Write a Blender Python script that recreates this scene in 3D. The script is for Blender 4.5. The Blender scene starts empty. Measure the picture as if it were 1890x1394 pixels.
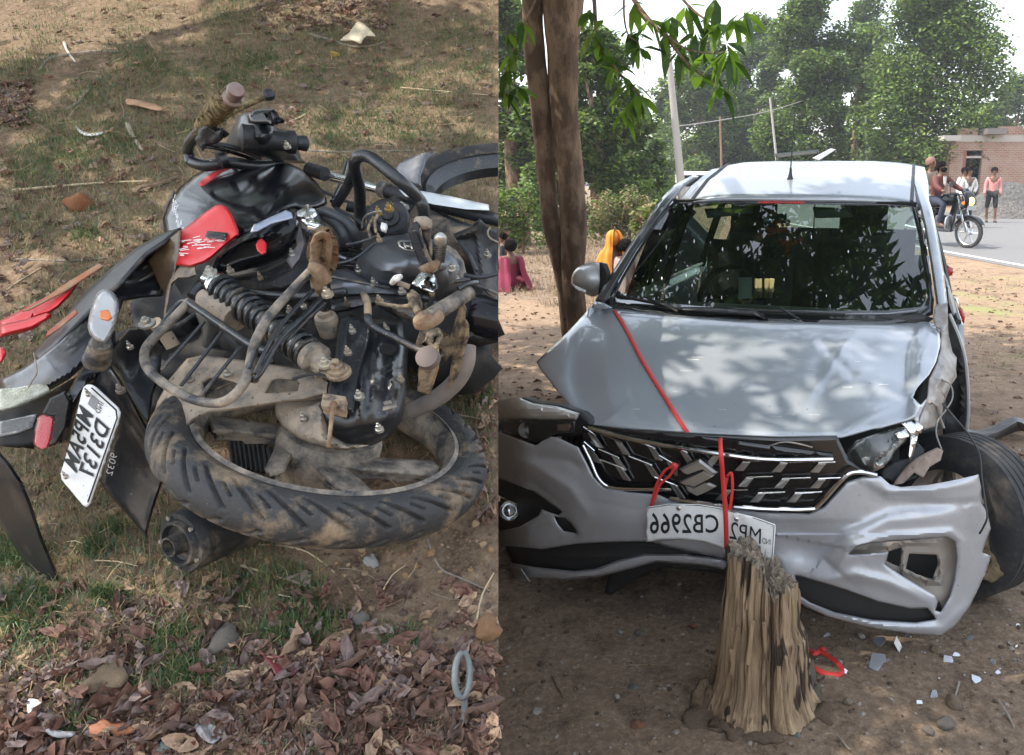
import bpy, bmesh, math, random
import numpy as np
from mathutils import Vector, Matrix, noise as mnoise
from math import sin, cos, tan, atan, pi, radians as R, sqrt
random.seed(7); rng = np.random.default_rng(7)
S = bpy.context.scene
COL = S.collection
# ------------------------------------------------------------------ camera
FPX, X0, Y0, HC = 1500.0, 1200.0, 697.0, 1.68
PITCH = R(14.3)
cd = bpy.data.cameras.new('camera'); cam = bpy.data.objects.new('camera', cd); COL.objects.link(cam)
cd.sensor_width = 36.0; cd.sensor_fit = 'HORIZONTAL'; cd.lens = FPX/1890*36
cd.shift_x = -(X0-945)/1890; cd.clip_start = 0.05; cd.clip_end = 3000
cam.location = (0, 0, HC); cam.rotation_euler = (pi/2-PITCH, 0, 0)
S.camera = cam
# ------------------------------------------------------------------ sky and sun
SUN_EL, SUN_AZ = R(57), R(92)          # azimuth measured from +Y towards -X
w = bpy.data.worlds.new("World"); S.world = w; w.use_nodes = True
nt = w.node_tree; nt.nodes.clear()
sky = nt.nodes.new('ShaderNodeTexSky'); sky.sky_type = 'NISHITA'; sky.sun_disc = False
sky.sun_elevation = SUN_EL; sky.sun_rotation = -SUN_AZ
sky.dust_density = 1.2; sky.air_density = 1.2; sky.ozone_density = 1.0
bgn = nt.nodes.new('ShaderNodeBackground'); bgn.inputs[1].default_value = 0.15
hsv = nt.nodes.new('ShaderNodeHueSaturation'); hsv.inputs['Saturation'].default_value = 0.45
wo = nt.nodes.new('ShaderNodeOutputWorld')
nt.links.new(sky.outputs[0], hsv.inputs['Color']); nt.links.new(hsv.outputs[0], bgn.inputs[0]); nt.links.new(bgn.outputs[0], wo.inputs[0])
sd = bpy.data.lights.new('sun', 'SUN'); sd.energy = 2.2; sd.angle = R(0.53); sd.color = (1, .93, .82)
sun = bpy.data.objects.new('sun', sd); COL.objects.link(sun)
SUNV = Vector((-sin(SUN_AZ)*cos(SUN_EL), cos(SUN_AZ)*cos(SUN_EL), sin(SUN_EL)))
sun.rotation_euler = SUNV.to_track_quat('Z', 'Y').to_euler(); sun.location = (-20, 10, 40)
vs = S.view_settings
vs.view_transform = 'Standard'; vs.look = 'None'; vs.gamma = 1; vs.use_curve_mapping = False
vs.exposure = 1.75
S.cycles.max_bounces = 6; S.cycles.transparent_max_bounces = 12; S.cycles.caustics_reflective = False; S.cycles.caustics_refractive = False
S.cycles.use_denoising = True
# ------------------------------------------------------------------ measuring helpers
CAM = Vector((0, 0, HC))
VR = Vector((1, 0, 0)); VF = Vector((0, cos(PITCH), -sin(PITCH))); VU = Vector((0, sin(PITCH), cos(PITCH)))
def ray(px, py):
    return VR*((px-X0)/FPX) + VF + VU*((Y0-py)/FPX)
def hit(px, py, p0, n):
    d = ray(px, py); return CAM + d*((p0-CAM).dot(n)/d.dot(n))
def gp(px, py, z=0.0):                       # point on the level ground
    return hit(px, py, Vector((0, 0, z)), Vector((0, 0, 1)))
def atd(px, py, D):                          # point at forward distance D
    return hit(px, py, Vector((0, D, 0)), Vector((0, 1, 0)))
# earth bank frame
SL = R(27.6); BD = 1.28
BN = Vector((0, -sin(SL), cos(SL))); BT = Vector((0, cos(SL), sin(SL)))
BO = CAM - BN*BD
def bp(x, t, h=0.0): return BO + VR*x + BT*t + BN*h
def bk(px, py, h=0.0): return hit(px, py, BO + BN*h, BN)
# car frame
CA = R(17.2); CO = Vector((.24, 2.57, 0))
CU = Vector((cos(CA), -sin(CA), 0)); CV = Vector((sin(CA), cos(CA), 0)); CW = Vector((0, 0, 1))
def cw(u, v, w): return CO + CU*u + CV*v + CW*w
def cp(px, py, v): return hit(px, py, CO + CV*v, CV)      # point of the plane v = const in the car
def cu(px, py, u): return hit(px, py, CO + CU*u, CU)
def cloc(P): q = P-CO; return q.dot(CU), q.dot(CV), q.z
# ------------------------------------------------------------------ materials
MATS = {}
def srgb(c):
    if isinstance(c, str):
        c = tuple(int(c[i:i+2], 16)/255 for i in (0, 2, 4))
        c = tuple((x/12.92 if x <= .04045 else ((x+.055)/1.055)**2.4) for x in c)
    return (*c[:3], 1)
def mat(name, col, rough=.6, metal=0, col2=None, scale=12, mix=(.35, .65), bump=0, bscale=60, dust=None, coat=0, spec=.5, sss=0, trans=0, detail=6, speck=None, emit=None, stretch=None):
    if name in MATS: return MATS[name]
    m = bpy.data.materials.new(name); m.use_nodes = True; MATS[name] = m
    t = m.node_tree; N = t.nodes; L = t.links; b = N['Principled BSDF']
    b.inputs['Roughness'].default_value = rough; b.inputs['Metallic'].default_value = metal
    b.inputs['Coat Weight'].default_value = coat; b.inputs['Coat Roughness'].default_value = .04
    b.inputs['Specular IOR Level'].default_value = spec
    tc = N.new('ShaderNodeTexCoord'); mp = N.new('ShaderNodeMapping'); L.new(tc.outputs['Object'], mp.inputs[0])
    if stretch: mp.inputs['Scale'].default_value = stretch
    def nz(s, d=detail, r=.6):
        n = N.new('ShaderNodeTexNoise'); n.inputs['Scale'].default_value = s; n.inputs['Detail'].default_value = d; n.inputs['Roughness'].default_value = r
        L.new(mp.outputs[0], n.inputs['Vector']); return n.outputs['Fac']
    def ramp(f, a, c):
        r = N.new('ShaderNodeMapRange'); r.inputs[1].default_value = a; r.inputs[2].default_value = c; r.clamp = True
        L.new(f, r.inputs[0]); return r.outputs[0]
    def mx(f, A, B):
        x = N.new('ShaderNodeMix'); x.data_type = 'RGBA'
        if hasattr(f, 'node'): L.new(f, x.inputs[0])
        else: x.inputs[0].default_value = f
        for i, v in ((6, A), (7, B)):
            if hasattr(v, 'node'): L.new(v, x.inputs[i])
            else: x.inputs[i].default_value = v
        return x.outputs[2]
    c1 = srgb(col); out = c1
    if col2 is not None: out = mx(ramp(nz(scale), *mix), c1, srgb(col2))
    if speck: out = mx(ramp(nz(speck[1], 3), speck[2], speck[2]+.04), out, srgb(speck[0]))
    if dust:     # (colour, scale, lo, hi)
        f = ramp(nz(dust[1], 8, .7), dust[2], dust[3]); out = mx(f, out, srgb(dust[0]))
        mr = N.new('ShaderNodeMapRange'); L.new(f, mr.inputs[0]); mr.inputs[3].default_value = rough; mr.inputs[4].default_value = .9
        L.new(mr.outputs[0], b.inputs['Roughness'])
        mm = N.new('ShaderNodeMapRange'); L.new(f, mm.inputs[0]); mm.inputs[3].default_value = metal; mm.inputs[4].default_value = 0
        L.new(mm.outputs[0], b.inputs['Metallic'])
    if hasattr(out, 'node'): L.new(out, b.inputs['Base Color'])
    else: b.inputs['Base Color'].default_value = out
    if bump:
        bn = N.new('ShaderNodeBump'); bn.inputs['Strength'].default_value = bump; bn.inputs['Distance'].default_value = .01
        L.new(nz(bscale, 8, .65), bn.inputs['Height']); L.new(bn.outputs[0], b.inputs['Normal'])
    if sss:
        tr = N.new('ShaderNodeBsdfTranslucent'); ms = N.new('ShaderNodeMixShader'); ms.inputs[0].default_value = sss
        if hasattr(out, 'node'): L.new(out, tr.inputs[0])
        else: tr.inputs[0].default_value = out
        L.new(b.outputs[0], ms.inputs[1]); L.new(tr.outputs[0], ms.inputs[2]); L.new(ms.outputs[0], N['Material Output'].inputs[0])
    if emit: b.inputs['Emission Color'].default_value = srgb(emit[0]); b.inputs['Emission Strength'].default_value = emit[1]
    return m
def glass(name, tint=(.8, .9, .85), opac=.0, rough=0.0, ior=1.5, body=(.02, .03, .03)):
    m = bpy.data.materials.new(name); m.use_nodes = True; t = m.node_tree; N = t.nodes; L = t.links
    N.remove(N['Principled BSDF'])
    tr = N.new('ShaderNodeBsdfTransparent'); tr.inputs[0].default_value = (*tint, 1)
    gl = N.new('ShaderNodeBsdfGlossy'); gl.inputs['Roughness'].default_value = rough
    fr = N.new('ShaderNodeFresnel'); fr.inputs[0].default_value = ior
    ms = N.new('ShaderNodeMixShader'); L.new(fr.outputs[0], ms.inputs[0])
    df = N.new('ShaderNodeBsdfDiffuse'); df.inputs[0].default_value = (*body, 1)
    m2 = N.new('ShaderNodeMixShader'); m2.inputs[0].default_value = opac
    L.new(tr.outputs[0], m2.inputs[1]); L.new(df.outputs[0], m2.inputs[2])
    L.new(m2.outputs[0], ms.inputs[1]); L.new(gl.outputs[0], ms.inputs[2]); L.new(ms.outputs[0], N['Material Output'].inputs[0])
    return m
# ------------------------------------------------------------------ object helpers
def tag(o, label=None, cat=None, group=None, kind=None):
    if label: o['label'] = label
    if cat: o['category'] = cat
    if group: o['group'] = group
    if kind: o['kind'] = kind
    return o
def empty(name, loc=(0, 0, 0), rz=0):
    o = bpy.data.objects.new(name, None); COL.objects.link(o); o.location = loc; o.rotation_euler = (0, 0, rz); o.empty_display_size = .1
    return o
def root_loc(o):
    p = Vector((0, 0, 0))
    while o is not None: p = p + Vector(o.location); o = o.parent
    return p
def mesh(name, V, F, m=None, parent=None, smooth=True, loc=None, sharp=None):
    me = bpy.data.meshes.new(name)
    off = root_loc(parent) if parent is not None else Vector((0, 0, 0))
    if loc is not None: off = off + Vector(loc)
    if isinstance(V, np.ndarray): V = V - np.array(off); V = V.tolist()
    else: V = [(v[0]-off[0], v[1]-off[1], v[2]-off[2]) for v in V]
    if isinstance(F, np.ndarray): F = F.tolist()
    me.from_pydata(V, [], F); me.update()
    if smooth:
        me.polygons.foreach_set('use_smooth', [True]*len(me.polygons))
        if sharp: me.set_sharp_from_angle(angle=R(sharp))
    if m is not None: me.materials.append(m)
    o = bpy.data.objects.new(name, me); COL.objects.link(o)
    if parent is not None: o.parent = parent
    if loc is not None: o.location = loc
    return o
def inst(src, name, parent=None, M=None):
    o = src.copy(); o.name = name; COL.objects.link(o); o.parent = parent
    if M is not None: o.matrix_basis = M
    return o
class MB:
    "collects shapes, builds one mesh"
    def __init__(s): s.V = []; s.F = []
    def add(s, V, F):
        n = len(s.V); s.V += [tuple(v) for v in V]; s.F += [tuple(i+n for i in f) for f in F]; return s
    def box(s, c, ax, ay, az):     # centre and half-axis vectors
        c = Vector(c); V = [c+ax*i+ay*j+az*k for k in (-1, 1) for j in (-1, 1) for i in (-1, 1)]
        return s.add(V, [(0, 2, 3, 1), (4, 5, 7, 6), (0, 1, 5, 4), (2, 6, 7, 3), (0, 4, 6, 2), (1, 3, 7, 5)])
    def tube(s, P, r, seg=8, cap=True, smoothn=0):
        P = [Vector(p) for p in P]
        if smoothn: P, r = catmull(P, smoothn, r)
        if not hasattr(r, '__len__'): r = [r]*len(P)
        n = len(P); V = []; F = []
        T = [(P[min(i+1, n-1)]-P[max(i-1, 0)]).normalized() for i in range(n)]
        a = T[0].orthogonal().normalized()
        for i in range(n):
            a = (a - T[i]*a.dot(T[i])); a = a.normalized() if a.length > 1e-6 else T[i].orthogonal().normalized(); b = T[i].cross(a)
            for k in range(seg):
                an = 2*pi*k/seg; V.append(P[i]+(a*cos(an)+b*sin(an))*r[i])
        for i in range(n-1):
            for k in range(seg):
                F.append((i*seg+k, i*seg+(k+1) % seg, (i+1)*seg+(k+1) % seg, (i+1)*seg+k))
        if cap: F.append(tuple(range(seg-1, -1, -1))); F.append(tuple((n-1)*seg+k for k in range(seg)))
        return s.add(V, F)
    def lathe(s, c, axis, prof, seg=32, a0=0, a1=2*pi, xdir=None):   # prof: (radius, height along axis)
        c = Vector(c); n = Vector(axis).normalized(); a = (Vector(xdir)-n*Vector(xdir).dot(n)).normalized() if xdir is not None else n.orthogonal().normalized(); b = n.cross(a)
        full = abs((a1-a0)-2*pi) < 1e-6; m = seg if full else seg+1; V = []; F = []
        for (r, h) in prof:
            for k in range(m):
                an = a0+(a1-a0)*k/seg; V.append(c+n*h+(a*cos(an)+b*sin(an))*r)
        for i in range(len(prof)-1):
            for k in range(seg):
                k2 = (k+1) % m; F.append((i*m+k, i*m+k2, (i+1)*m+k2, (i+1)*m+k))
        return s.add(V, F)
    def grid(s, rows):             # rows of points
        m = len(rows[0]); V = [p for r in rows for p in r]
        return s.add(V, [(i*m+j, i*m+j+1, (i+1)*m+j+1, (i+1)*m+j) for i in range(len(rows)-1) for j in range(m-1)])
    def prism(s, pts, d):          # outline (3D points) and depth vector
        n = len(pts); P = [Vector(p) for p in pts]; Q = [p+d for p in P]
        return s.add(P+Q, [tuple(range(n)), tuple(range(2*n-1, n-1, -1))]+[(i, i+n, (i+1) % n+n, (i+1) % n) for i in range(n)])
    def build(s, name, m=None, parent=None, smooth=True, loc=None, sharp=40, bevel=0, solid=0, tri=False, sub=0):
        o = mesh(name, s.V, s.F, m, parent, smooth, loc, None)
        me = o.data
        if bevel or tri or True:
            b = bmesh.new(); b.from_mesh(me)
            ng = [f for f in b.faces if len(f.verts) > 4]
            if ng: bmesh.ops.triangulate(b, faces=ng)
            if not solid: bmesh.ops.recalc_face_normals(b, faces=b.faces)
            b.to_mesh(me); b.free()
        if smooth and sharp: me.set_sharp_from_angle(angle=R(sharp))
        if solid: md = o.modifiers.new('thickness', 'SOLIDIFY'); md.thickness = abs(solid); md.offset = 0 if solid > 0 else -1
        if bevel: md = o.modifiers.new('bevel', 'BEVEL'); md.width = bevel; md.segments = 2; md.limit_method = 'ANGLE'; md.angle_limit = R(35); md.harden_normals = False
        if sub: md = o.modifiers.new('sub', 'SUBSURF'); md.levels = sub; md.render_levels = sub
        return o
def catmull(P, n, r=None, closed=False):
    P = [Vector(p) for p in P]; out = []; ro = []; m = len(P)
    rr = list(r) if hasattr(r, '__len__') else [r]*m
    for i in range(m-(0 if closed else 1)):
        if closed: a, b, c, d = P[i-1], P[i], P[(i+1) % m], P[(i+2) % m]
        else: a, b, c, d = P[max(i-1, 0)], P[i], P[i+1], P[min(i+2, m-1)]
        for k in range(n):
            t = k/n; t2 = t*t; t3 = t2*t
            out.append(.5*((2*b)+(c-a)*t+(2*a-5*b+4*c-d)*t2+(3*b-3*c+d-a)*t3))
            if r is not None: ro.append(rr[i]+(rr[(i+1) % m]-rr[i])*t)
    if not closed:
        out.append(P[-1])
        if r is not None: ro.append(rr[-1])
    return (out, ro) if r is not None else out
def patch(rows, nu, nv):
    "smooth surface through a control grid"
    A = [catmull(r, nu) for r in rows]
    cols = list(zip(*A)); B = [catmull(list(c), nv) for c in cols]
    return [list(r) for r in zip(*B)]
def resample(P, n):
    P = [Vector(p) for p in P]; L = [0]
    for a, b in zip(P, P[1:]): L.append(L[-1]+(b-a).length)
    out = []; j = 0
    for i in range(n):
        s = L[-1]*i/(n-1)
        while j < len(L)-2 and L[j+1] < s: j += 1
        k = (s-L[j])/max(L[j+1]-L[j], 1e-9); out.append(P[j].lerp(P[j+1], min(max(k, 0), 1)))
    return out
def fbm(x, y, z=0, o=4, s=1.0):
    return mnoise.fractal(Vector((x*s, y*s, z*s)), 1.0, 2.0, o)
NT = {}
def nfield(X, Y, scale, seed=0, octaves=4):
    "vectorised value noise"
    if seed not in NT: NT[seed] = np.random.default_rng(seed).random((256, 256))
    T = NT[seed]; out = np.zeros_like(X); amp = 1; tot = 0
    for o in range(octaves):
        x = X*scale*(2**o)+17.3*o; y = Y*scale*(2**o)+9.1*o
        xi = np.floor(x).astype(int); yi = np.floor(y).astype(int); fx = x-xi; fy = y-yi
        fx = fx*fx*(3-2*fx); fy = fy*fy*(3-2*fy)
        a = T[xi % 256, yi % 256]; b = T[(xi+1) % 256, yi % 256]; c = T[xi % 256, (yi+1) % 256]; d = T[(xi+1) % 256, (yi+1) % 256]
        out += amp*((a*(1-fx)+b*fx)*(1-fy)+(c*(1-fx)+d*fx)*fy); tot += amp; amp *= .5
    return out/tot
def quadgrid(n, m):
    i, j = np.meshgrid(np.arange(n-1), np.arange(m-1), indexing='ij'); a = (i*m+j).ravel()
    return np.stack([a, a+1, a+m+1, a+m], 1)
# ------------------------------------------------------------------ freeform panels: outlines laid on real curved surfaces
from mathutils.geometry import delaunay_2d_cdt, intersect_point_line
A_ = np.array
CAMa, VFa, VUa = A_(CAM), A_(VF), A_(VU); COa, CUa, CVa = A_(CO), A_(CU), A_(CV)
def rays(px, py):
    px = np.asarray(px, float); py = np.asarray(py, float)
    return ((px-X0)/FPX)[..., None]*A_([1, 0, 0.])+VFa+((Y0-py)/FPX)[..., None]*VUa
def S_plane(p0, n):
    p0 = A_(p0, float); n = A_(n, float)
    def f(px, py, relief=0):
        d = rays(px, py); t = ((p0-CAMa)@n)/(d@n); return CAMa+d*(t-relief)[..., None]
    return f
def S_v(v): return S_plane(COa+CVa*v, CVa)
def S_D(D): return S_plane((0, D, 0), (0, 1, 0))
def S_h(h): return S_plane(BOa+BNa*h, BNa)
def S_car(F, t0=1.8, t1=9.0):
    "F(u,v,w) changes sign at the surface; first crossing along the view ray"
    def f(px, py, relief=0):
        d = rays(px, py); sh = d.shape[:-1]; lo = np.full(sh, t0); found = np.zeros(sh, bool); L = np.full(sh, t1); H_ = np.full(sh, t1)
        def ev(t):
            q = CAMa+d*t[..., None]-COa; return F(q@CUa, q@CVa, q[..., 2])
        ts = np.linspace(t0, t1, 60); prev = ev(np.full(sh, ts[0]))
        for a, b in zip(ts, ts[1:]):
            cur = ev(np.full(sh, b)); k = (~found) & (np.sign(cur) != np.sign(prev)); L = np.where(k, a, L); H_ = np.where(k, b, H_); found |= k; prev = cur
        s0 = np.sign(ev(L))
        for _ in range(24):
            m = (L+H_)/2; s = np.sign(ev(m)) == s0; L = np.where(s, m, L); H_ = np.where(s, H_, m)
        return CAMa+d*(L-relief)[..., None]
    return f
def tps(ctrl, lam=1e-3):
    c = A_(ctrl, float); s = 100.; x = c[:, :2]/s; n = len(c)
    if n <= 4:
        m0 = x.mean(0); Q = x-m0; h0 = c[:, 2].mean(); G = np.linalg.solve(Q.T@Q+.02*np.eye(2), Q.T@(c[:, 2]-h0))
        return lambda px, py: h0+(np.stack([np.asarray(px, float), np.asarray(py, float)], -1)/s-m0)@G
    def U(r2): return np.where(r2 > 1e-12, .5*r2*np.log(np.maximum(r2, 1e-12)), 0)
    K = U(((x[:, None]-x[None])**2).sum(-1))+lam*np.eye(n); P = np.c_[np.ones(n), x]
    M_ = np.zeros((n+3, n+3)); M_[:n, :n] = K; M_[:n, n:] = P; M_[n:, :n] = P.T
    W = np.linalg.lstsq(M_, np.r_[c[:, 2], 0, 0, 0], rcond=None)[0]
    def f(px, py):
        q = np.stack([np.asarray(px, float), np.asarray(py, float)], -1)/s
        r2 = ((q[..., None, :]-x)**2).sum(-1); return U(r2)@W[:n]+W[n]+q@W[n+1:]
    return f
def S_tv(ctrl):      # ctrl: px, py, v (car)
    g = tps(ctrl)
    def f(px, py, relief=0):
        d = rays(px, py); v = g(px, py); t = ((COa-CAMa)@CVa+v)/(d@CVa); return CAMa+d*(t-relief)[..., None]
    return f
def S_th(ctrl):      # ctrl: px, py, h above the bank
    g = tps(ctrl)
    def f(px, py, relief=0):
        d = rays(px, py); h = g(px, py); t = ((BOa-CAMa)@BNa+h)/(d@BNa); return CAMa+d*(t-relief)[..., None]
    return f
def seg_dist(px, py, a, b):
    ax, ay = a; bx, by = b; dx, dy = bx-ax, by-ay; t = np.clip(((px-ax)*dx+(py-ay)*dy)/(dx*dx+dy*dy+1e-9), 0, 1)
    ex, ey = px-(ax+t*dx), py-(ay+t*dy); return np.hypot(ex, ey), (dx*(py-ay)-dy*(px-ax)), t
def relief_fn(feats, seed=None, namp=0, nscale=.02):
    "features in picture units on the panel: ridge, step, dent"
    def f(px, py):
        r = np.zeros_like(px, float)
        for ft in feats:
            if ft[0] == 'dent': _, x, y, rx, ry, a = ft; r += a*np.exp(-((px-x)/rx)**2-((py-y)/ry)**2)
            else:
                _, pl, w_, a = ft; D = np.full(px.shape, 1e9); Sg = np.zeros(px.shape); K = np.zeros(px.shape); n = len(pl)-1
                for i, (p, q) in enumerate(zip(pl, pl[1:])):
                    d, sg, t = seg_dist(px, py, p, q); k = d < D; D = np.where(k, d, D); Sg = np.where(k, sg, Sg); K = np.where(k, (i+t)/n, K)
                if ft[0] == 'ridge': r += a*np.exp(-(D/w_)**1.5)*np.sin(np.clip(K, .001, .999)*pi)**.5
                if ft[0] == 'step': r += a*(.5+.5*np.tanh(D*np.sign(Sg)/w_))*np.exp(-(D/(9*w_))**2)*np.sin(np.clip(K, .001, .999)*pi)**.3
        if namp: r += namp*(nfield(px+500, py+500, nscale, seed or 1, 4)-.5)*2
        return r
    return f
def inpoly(px, py, pl):
    c = np.zeros(px.shape, bool); j = len(pl)-1
    for i in range(len(pl)):
        xi, yi = pl[i][:2]; xj, yj = pl[j][:2]
        k = ((yi > py) != (yj > py)) & (px < (xj-xi)*(py-yi)/((yj-yi)+1e-12)+xi); c ^= k; j = i
    return c
def dens(pl, res, closed=True):
    out = []; n = len(pl)
    for i in range(n if closed else n-1):
        a = pl[i]; b = pl[(i+1) % n]; L = math.hypot(b[0]-a[0], b[1]-a[1]); k = max(1, int(L/res))
        for q in range(k): out.append((a[0]+(b[0]-a[0])*q/k, a[1]+(b[1]-a[1])*q/k))
    if not closed: out.append(pl[-1])
    return out
def sm(pl, n=4, closed=True):
    q = catmull([Vector((p[0], p[1], 0)) for p in pl], n, None, closed); return [(p.x, p.y) for p in q]
def panel(name, pts, surf, m, parent=None, holes=(), res=8, relief=None, solid=.004, roll=None, smooth=True, sharp=35, mb=None, wear=0):
    pl = dens(pts, res); hs = [dens(h, res) for h in holes]
    x0 = min(p[0] for p in pl); x1 = max(p[0] for p in pl); y0 = min(p[1] for p in pl); y1 = max(p[1] for p in pl)
    gx, gy = np.meshgrid(np.arange(x0, x1, res), np.arange(y0, y1, res*.87)); gx = gx+(np.arange(gx.shape[0]) % 2)[:, None]*res/2
    gx = gx.ravel(); gy = gy.ravel(); k = inpoly(gx, gy, pl)
    for h in hs: k &= ~inpoly(gx, gy, h)
    gx, gy = gx[k], gy[k]
    md = np.full(gx.shape, 1e9)
    for L_ in [pl]+hs:
        for i in range(len(L_)):
            if len(gx): md = np.minimum(md, seg_dist(gx, gy, L_[i-1], L_[i])[0])
    k = md > res*1.35; gx, gy = gx[k], gy[k]
    rx = []; ry = []
    for L_, sg in [(pl, 1)]+[(h, -1) for h in hs]:
        q = A_(L_, float); t_ = np.roll(q, -1, 0)-np.roll(q, 1, 0); t_ /= np.linalg.norm(t_, axis=1)[:, None]+1e-9; nn = np.stack([-t_[:, 1], t_[:, 0]], 1)
        area = np.sum(q[:, 0]*np.roll(q[:, 1], -1)-np.roll(q[:, 0], -1)*q[:, 1]); s_ = (1 if area > 0 else -1)*sg
        q2 = q+nn*s_*res*.75; rx += q2[:, 0].tolist(); ry += q2[:, 1].tolist()
    rx, ry = A_(rx), A_(ry); k = inpoly(rx, ry, pl)
    for h in hs: k &= ~inpoly(rx, ry, h)
    md2 = np.full(rx.shape, 1e9)
    for L_ in [pl]+hs:
        for i in range(len(L_)): md2 = np.minimum(md2, seg_dist(rx, ry, L_[i-1], L_[i])[0])
    k &= md2 > res*.6; gx = np.r_[gx, rx[k]]; gy = np.r_[gy, ry[k]]
    V2 = [Vector(p) for p in pl]; E = [(i, (i+1) % len(pl)) for i in range(len(pl))]; o = len(pl)
    for h in hs: V2 += [Vector(p) for p in h]; E += [(o+i, o+(i+1) % len(h)) for i in range(len(h))]; o += len(h)
    V2 += [Vector((a, b)) for a, b in zip(gx, gy)]
    v, e, f, *_ = delaunay_2d_cdt(V2, E, [], 0, 1e-5)
    P = A_([(q.x, q.y) for q in v]); T = A_([list(t) for t in f])
    c = P[T].mean(1); k = inpoly(c[:, 0], c[:, 1], pl)
    for h in hs: k &= ~inpoly(c[:, 0], c[:, 1], h)
    T = T[k]; a, b, d = P[T[:, 0]], P[T[:, 1]], P[T[:, 2]]
    ar = (b[:, 0]-a[:, 0])*(d[:, 1]-a[:, 1])-(b[:, 1]-a[:, 1])*(d[:, 0]-a[:, 0])
    T[ar > 0] = T[ar > 0][:, ::-1]           # picture y points down: this makes normals face the viewer
    r = relief(P[:, 0], P[:, 1]) if relief else np.zeros(len(P))
    if roll:
        D = np.full(len(P), 1e9)
        for L_ in [pl]+(hs if len(roll) > 2 else []):
            for i in range(len(L_)): D = np.minimum(D, seg_dist(P[:, 0], P[:, 1], L_[i-1], L_[i])[0])
        r = r-roll[1]*np.clip(1-D/roll[0], 0, 1)**2
    W3 = surf(P[:, 0], P[:, 1], r)
    if mb is not None: mb.add(W3.tolist(), T.tolist()); return None
    o = mesh(name, W3, T, m, parent, smooth)
    if smooth and sharp: o.data.set_sharp_from_angle(angle=R(sharp))
    if solid: q = o.modifiers.new('thickness', 'SOLIDIFY'); q.thickness = abs(solid); q.offset = -1
    return o
def wpts(pts, surf, relief=0):
    a = A_(pts, float); return [Vector(p) for p in surf(a[:, 0], a[:, 1], np.full(len(a), relief))]
def ribbon(name, pts, half, nrm, m, parent=None, thick=.0012, curl=0, n=6):
    "flat strap along 3D points"
    P = catmull(pts, n) if n > 1 else [Vector(p) for p in pts]; V = []; F = []
    for i, p in enumerate(P):
        t = (P[min(i+1, len(P)-1)]-P[max(i-1, 0)]).normalized(); nn = nrm(i/(len(P)-1), p) if callable(nrm) else Vector(nrm)
        s = t.cross(nn).normalized(); V += [p-s*half, p, p+s*half]
    for i in range(len(P)-1):
        for k in (0, 1): F.append((i*3+k, i*3+k+1, i*3+4+k, i*3+3+k))
    o = mesh(name, V, F, m, parent); q = o.modifiers.new('thickness', 'SOLIDIFY'); q.thickness = thick; q.offset = 0; return o
def text_flat(s, mirror=True, spacing=1.0, bold=.0):
    "lettering as flat geometry: verts (n,2) in a unit box 0..1 x 0..1, faces"
    c = bpy.data.curves.new('lettering', 'FONT'); c.body = s; c.space_character = spacing; c.offset = bold; c.resolution_u = 3
    o = bpy.data.objects.new('lettering', c); COL.objects.link(o); dg = bpy.context.evaluated_depsgraph_get(); me = bpy.data.meshes.new_from_object(o.evaluated_get(dg))
    V = A_([v.co[:2] for v in me.vertices]); F = [tuple(p.vertices) for p in me.polygons]
    bpy.data.objects.remove(o); bpy.data.curves.remove(c); bpy.data.meshes.remove(me)
    V -= V.min(0); V /= V.max(0)
    if mirror: V[:, 0] = 1-V[:, 0]
    return V, F
def lettering(name, s, quad, surf, m, parent, rl=.0012, mirror=True, spacing=1.05, bold=.012):
    "quad: picture corners tl, tr, br, bl of the line of text as it stands"
    V, F = text_flat(s, mirror, spacing, bold); q = A_(quad, float); x = V[:, :1]; y = V[:, 1:]
    P = (q[3]*(1-x)+q[2]*x)*(1-y)+(q[0]*(1-x)+q[1]*x)*y
    W3 = surf(P[:, 0], P[:, 1], np.full(len(P), rl)); return mesh(name, W3, F, m, parent, False)
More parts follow.
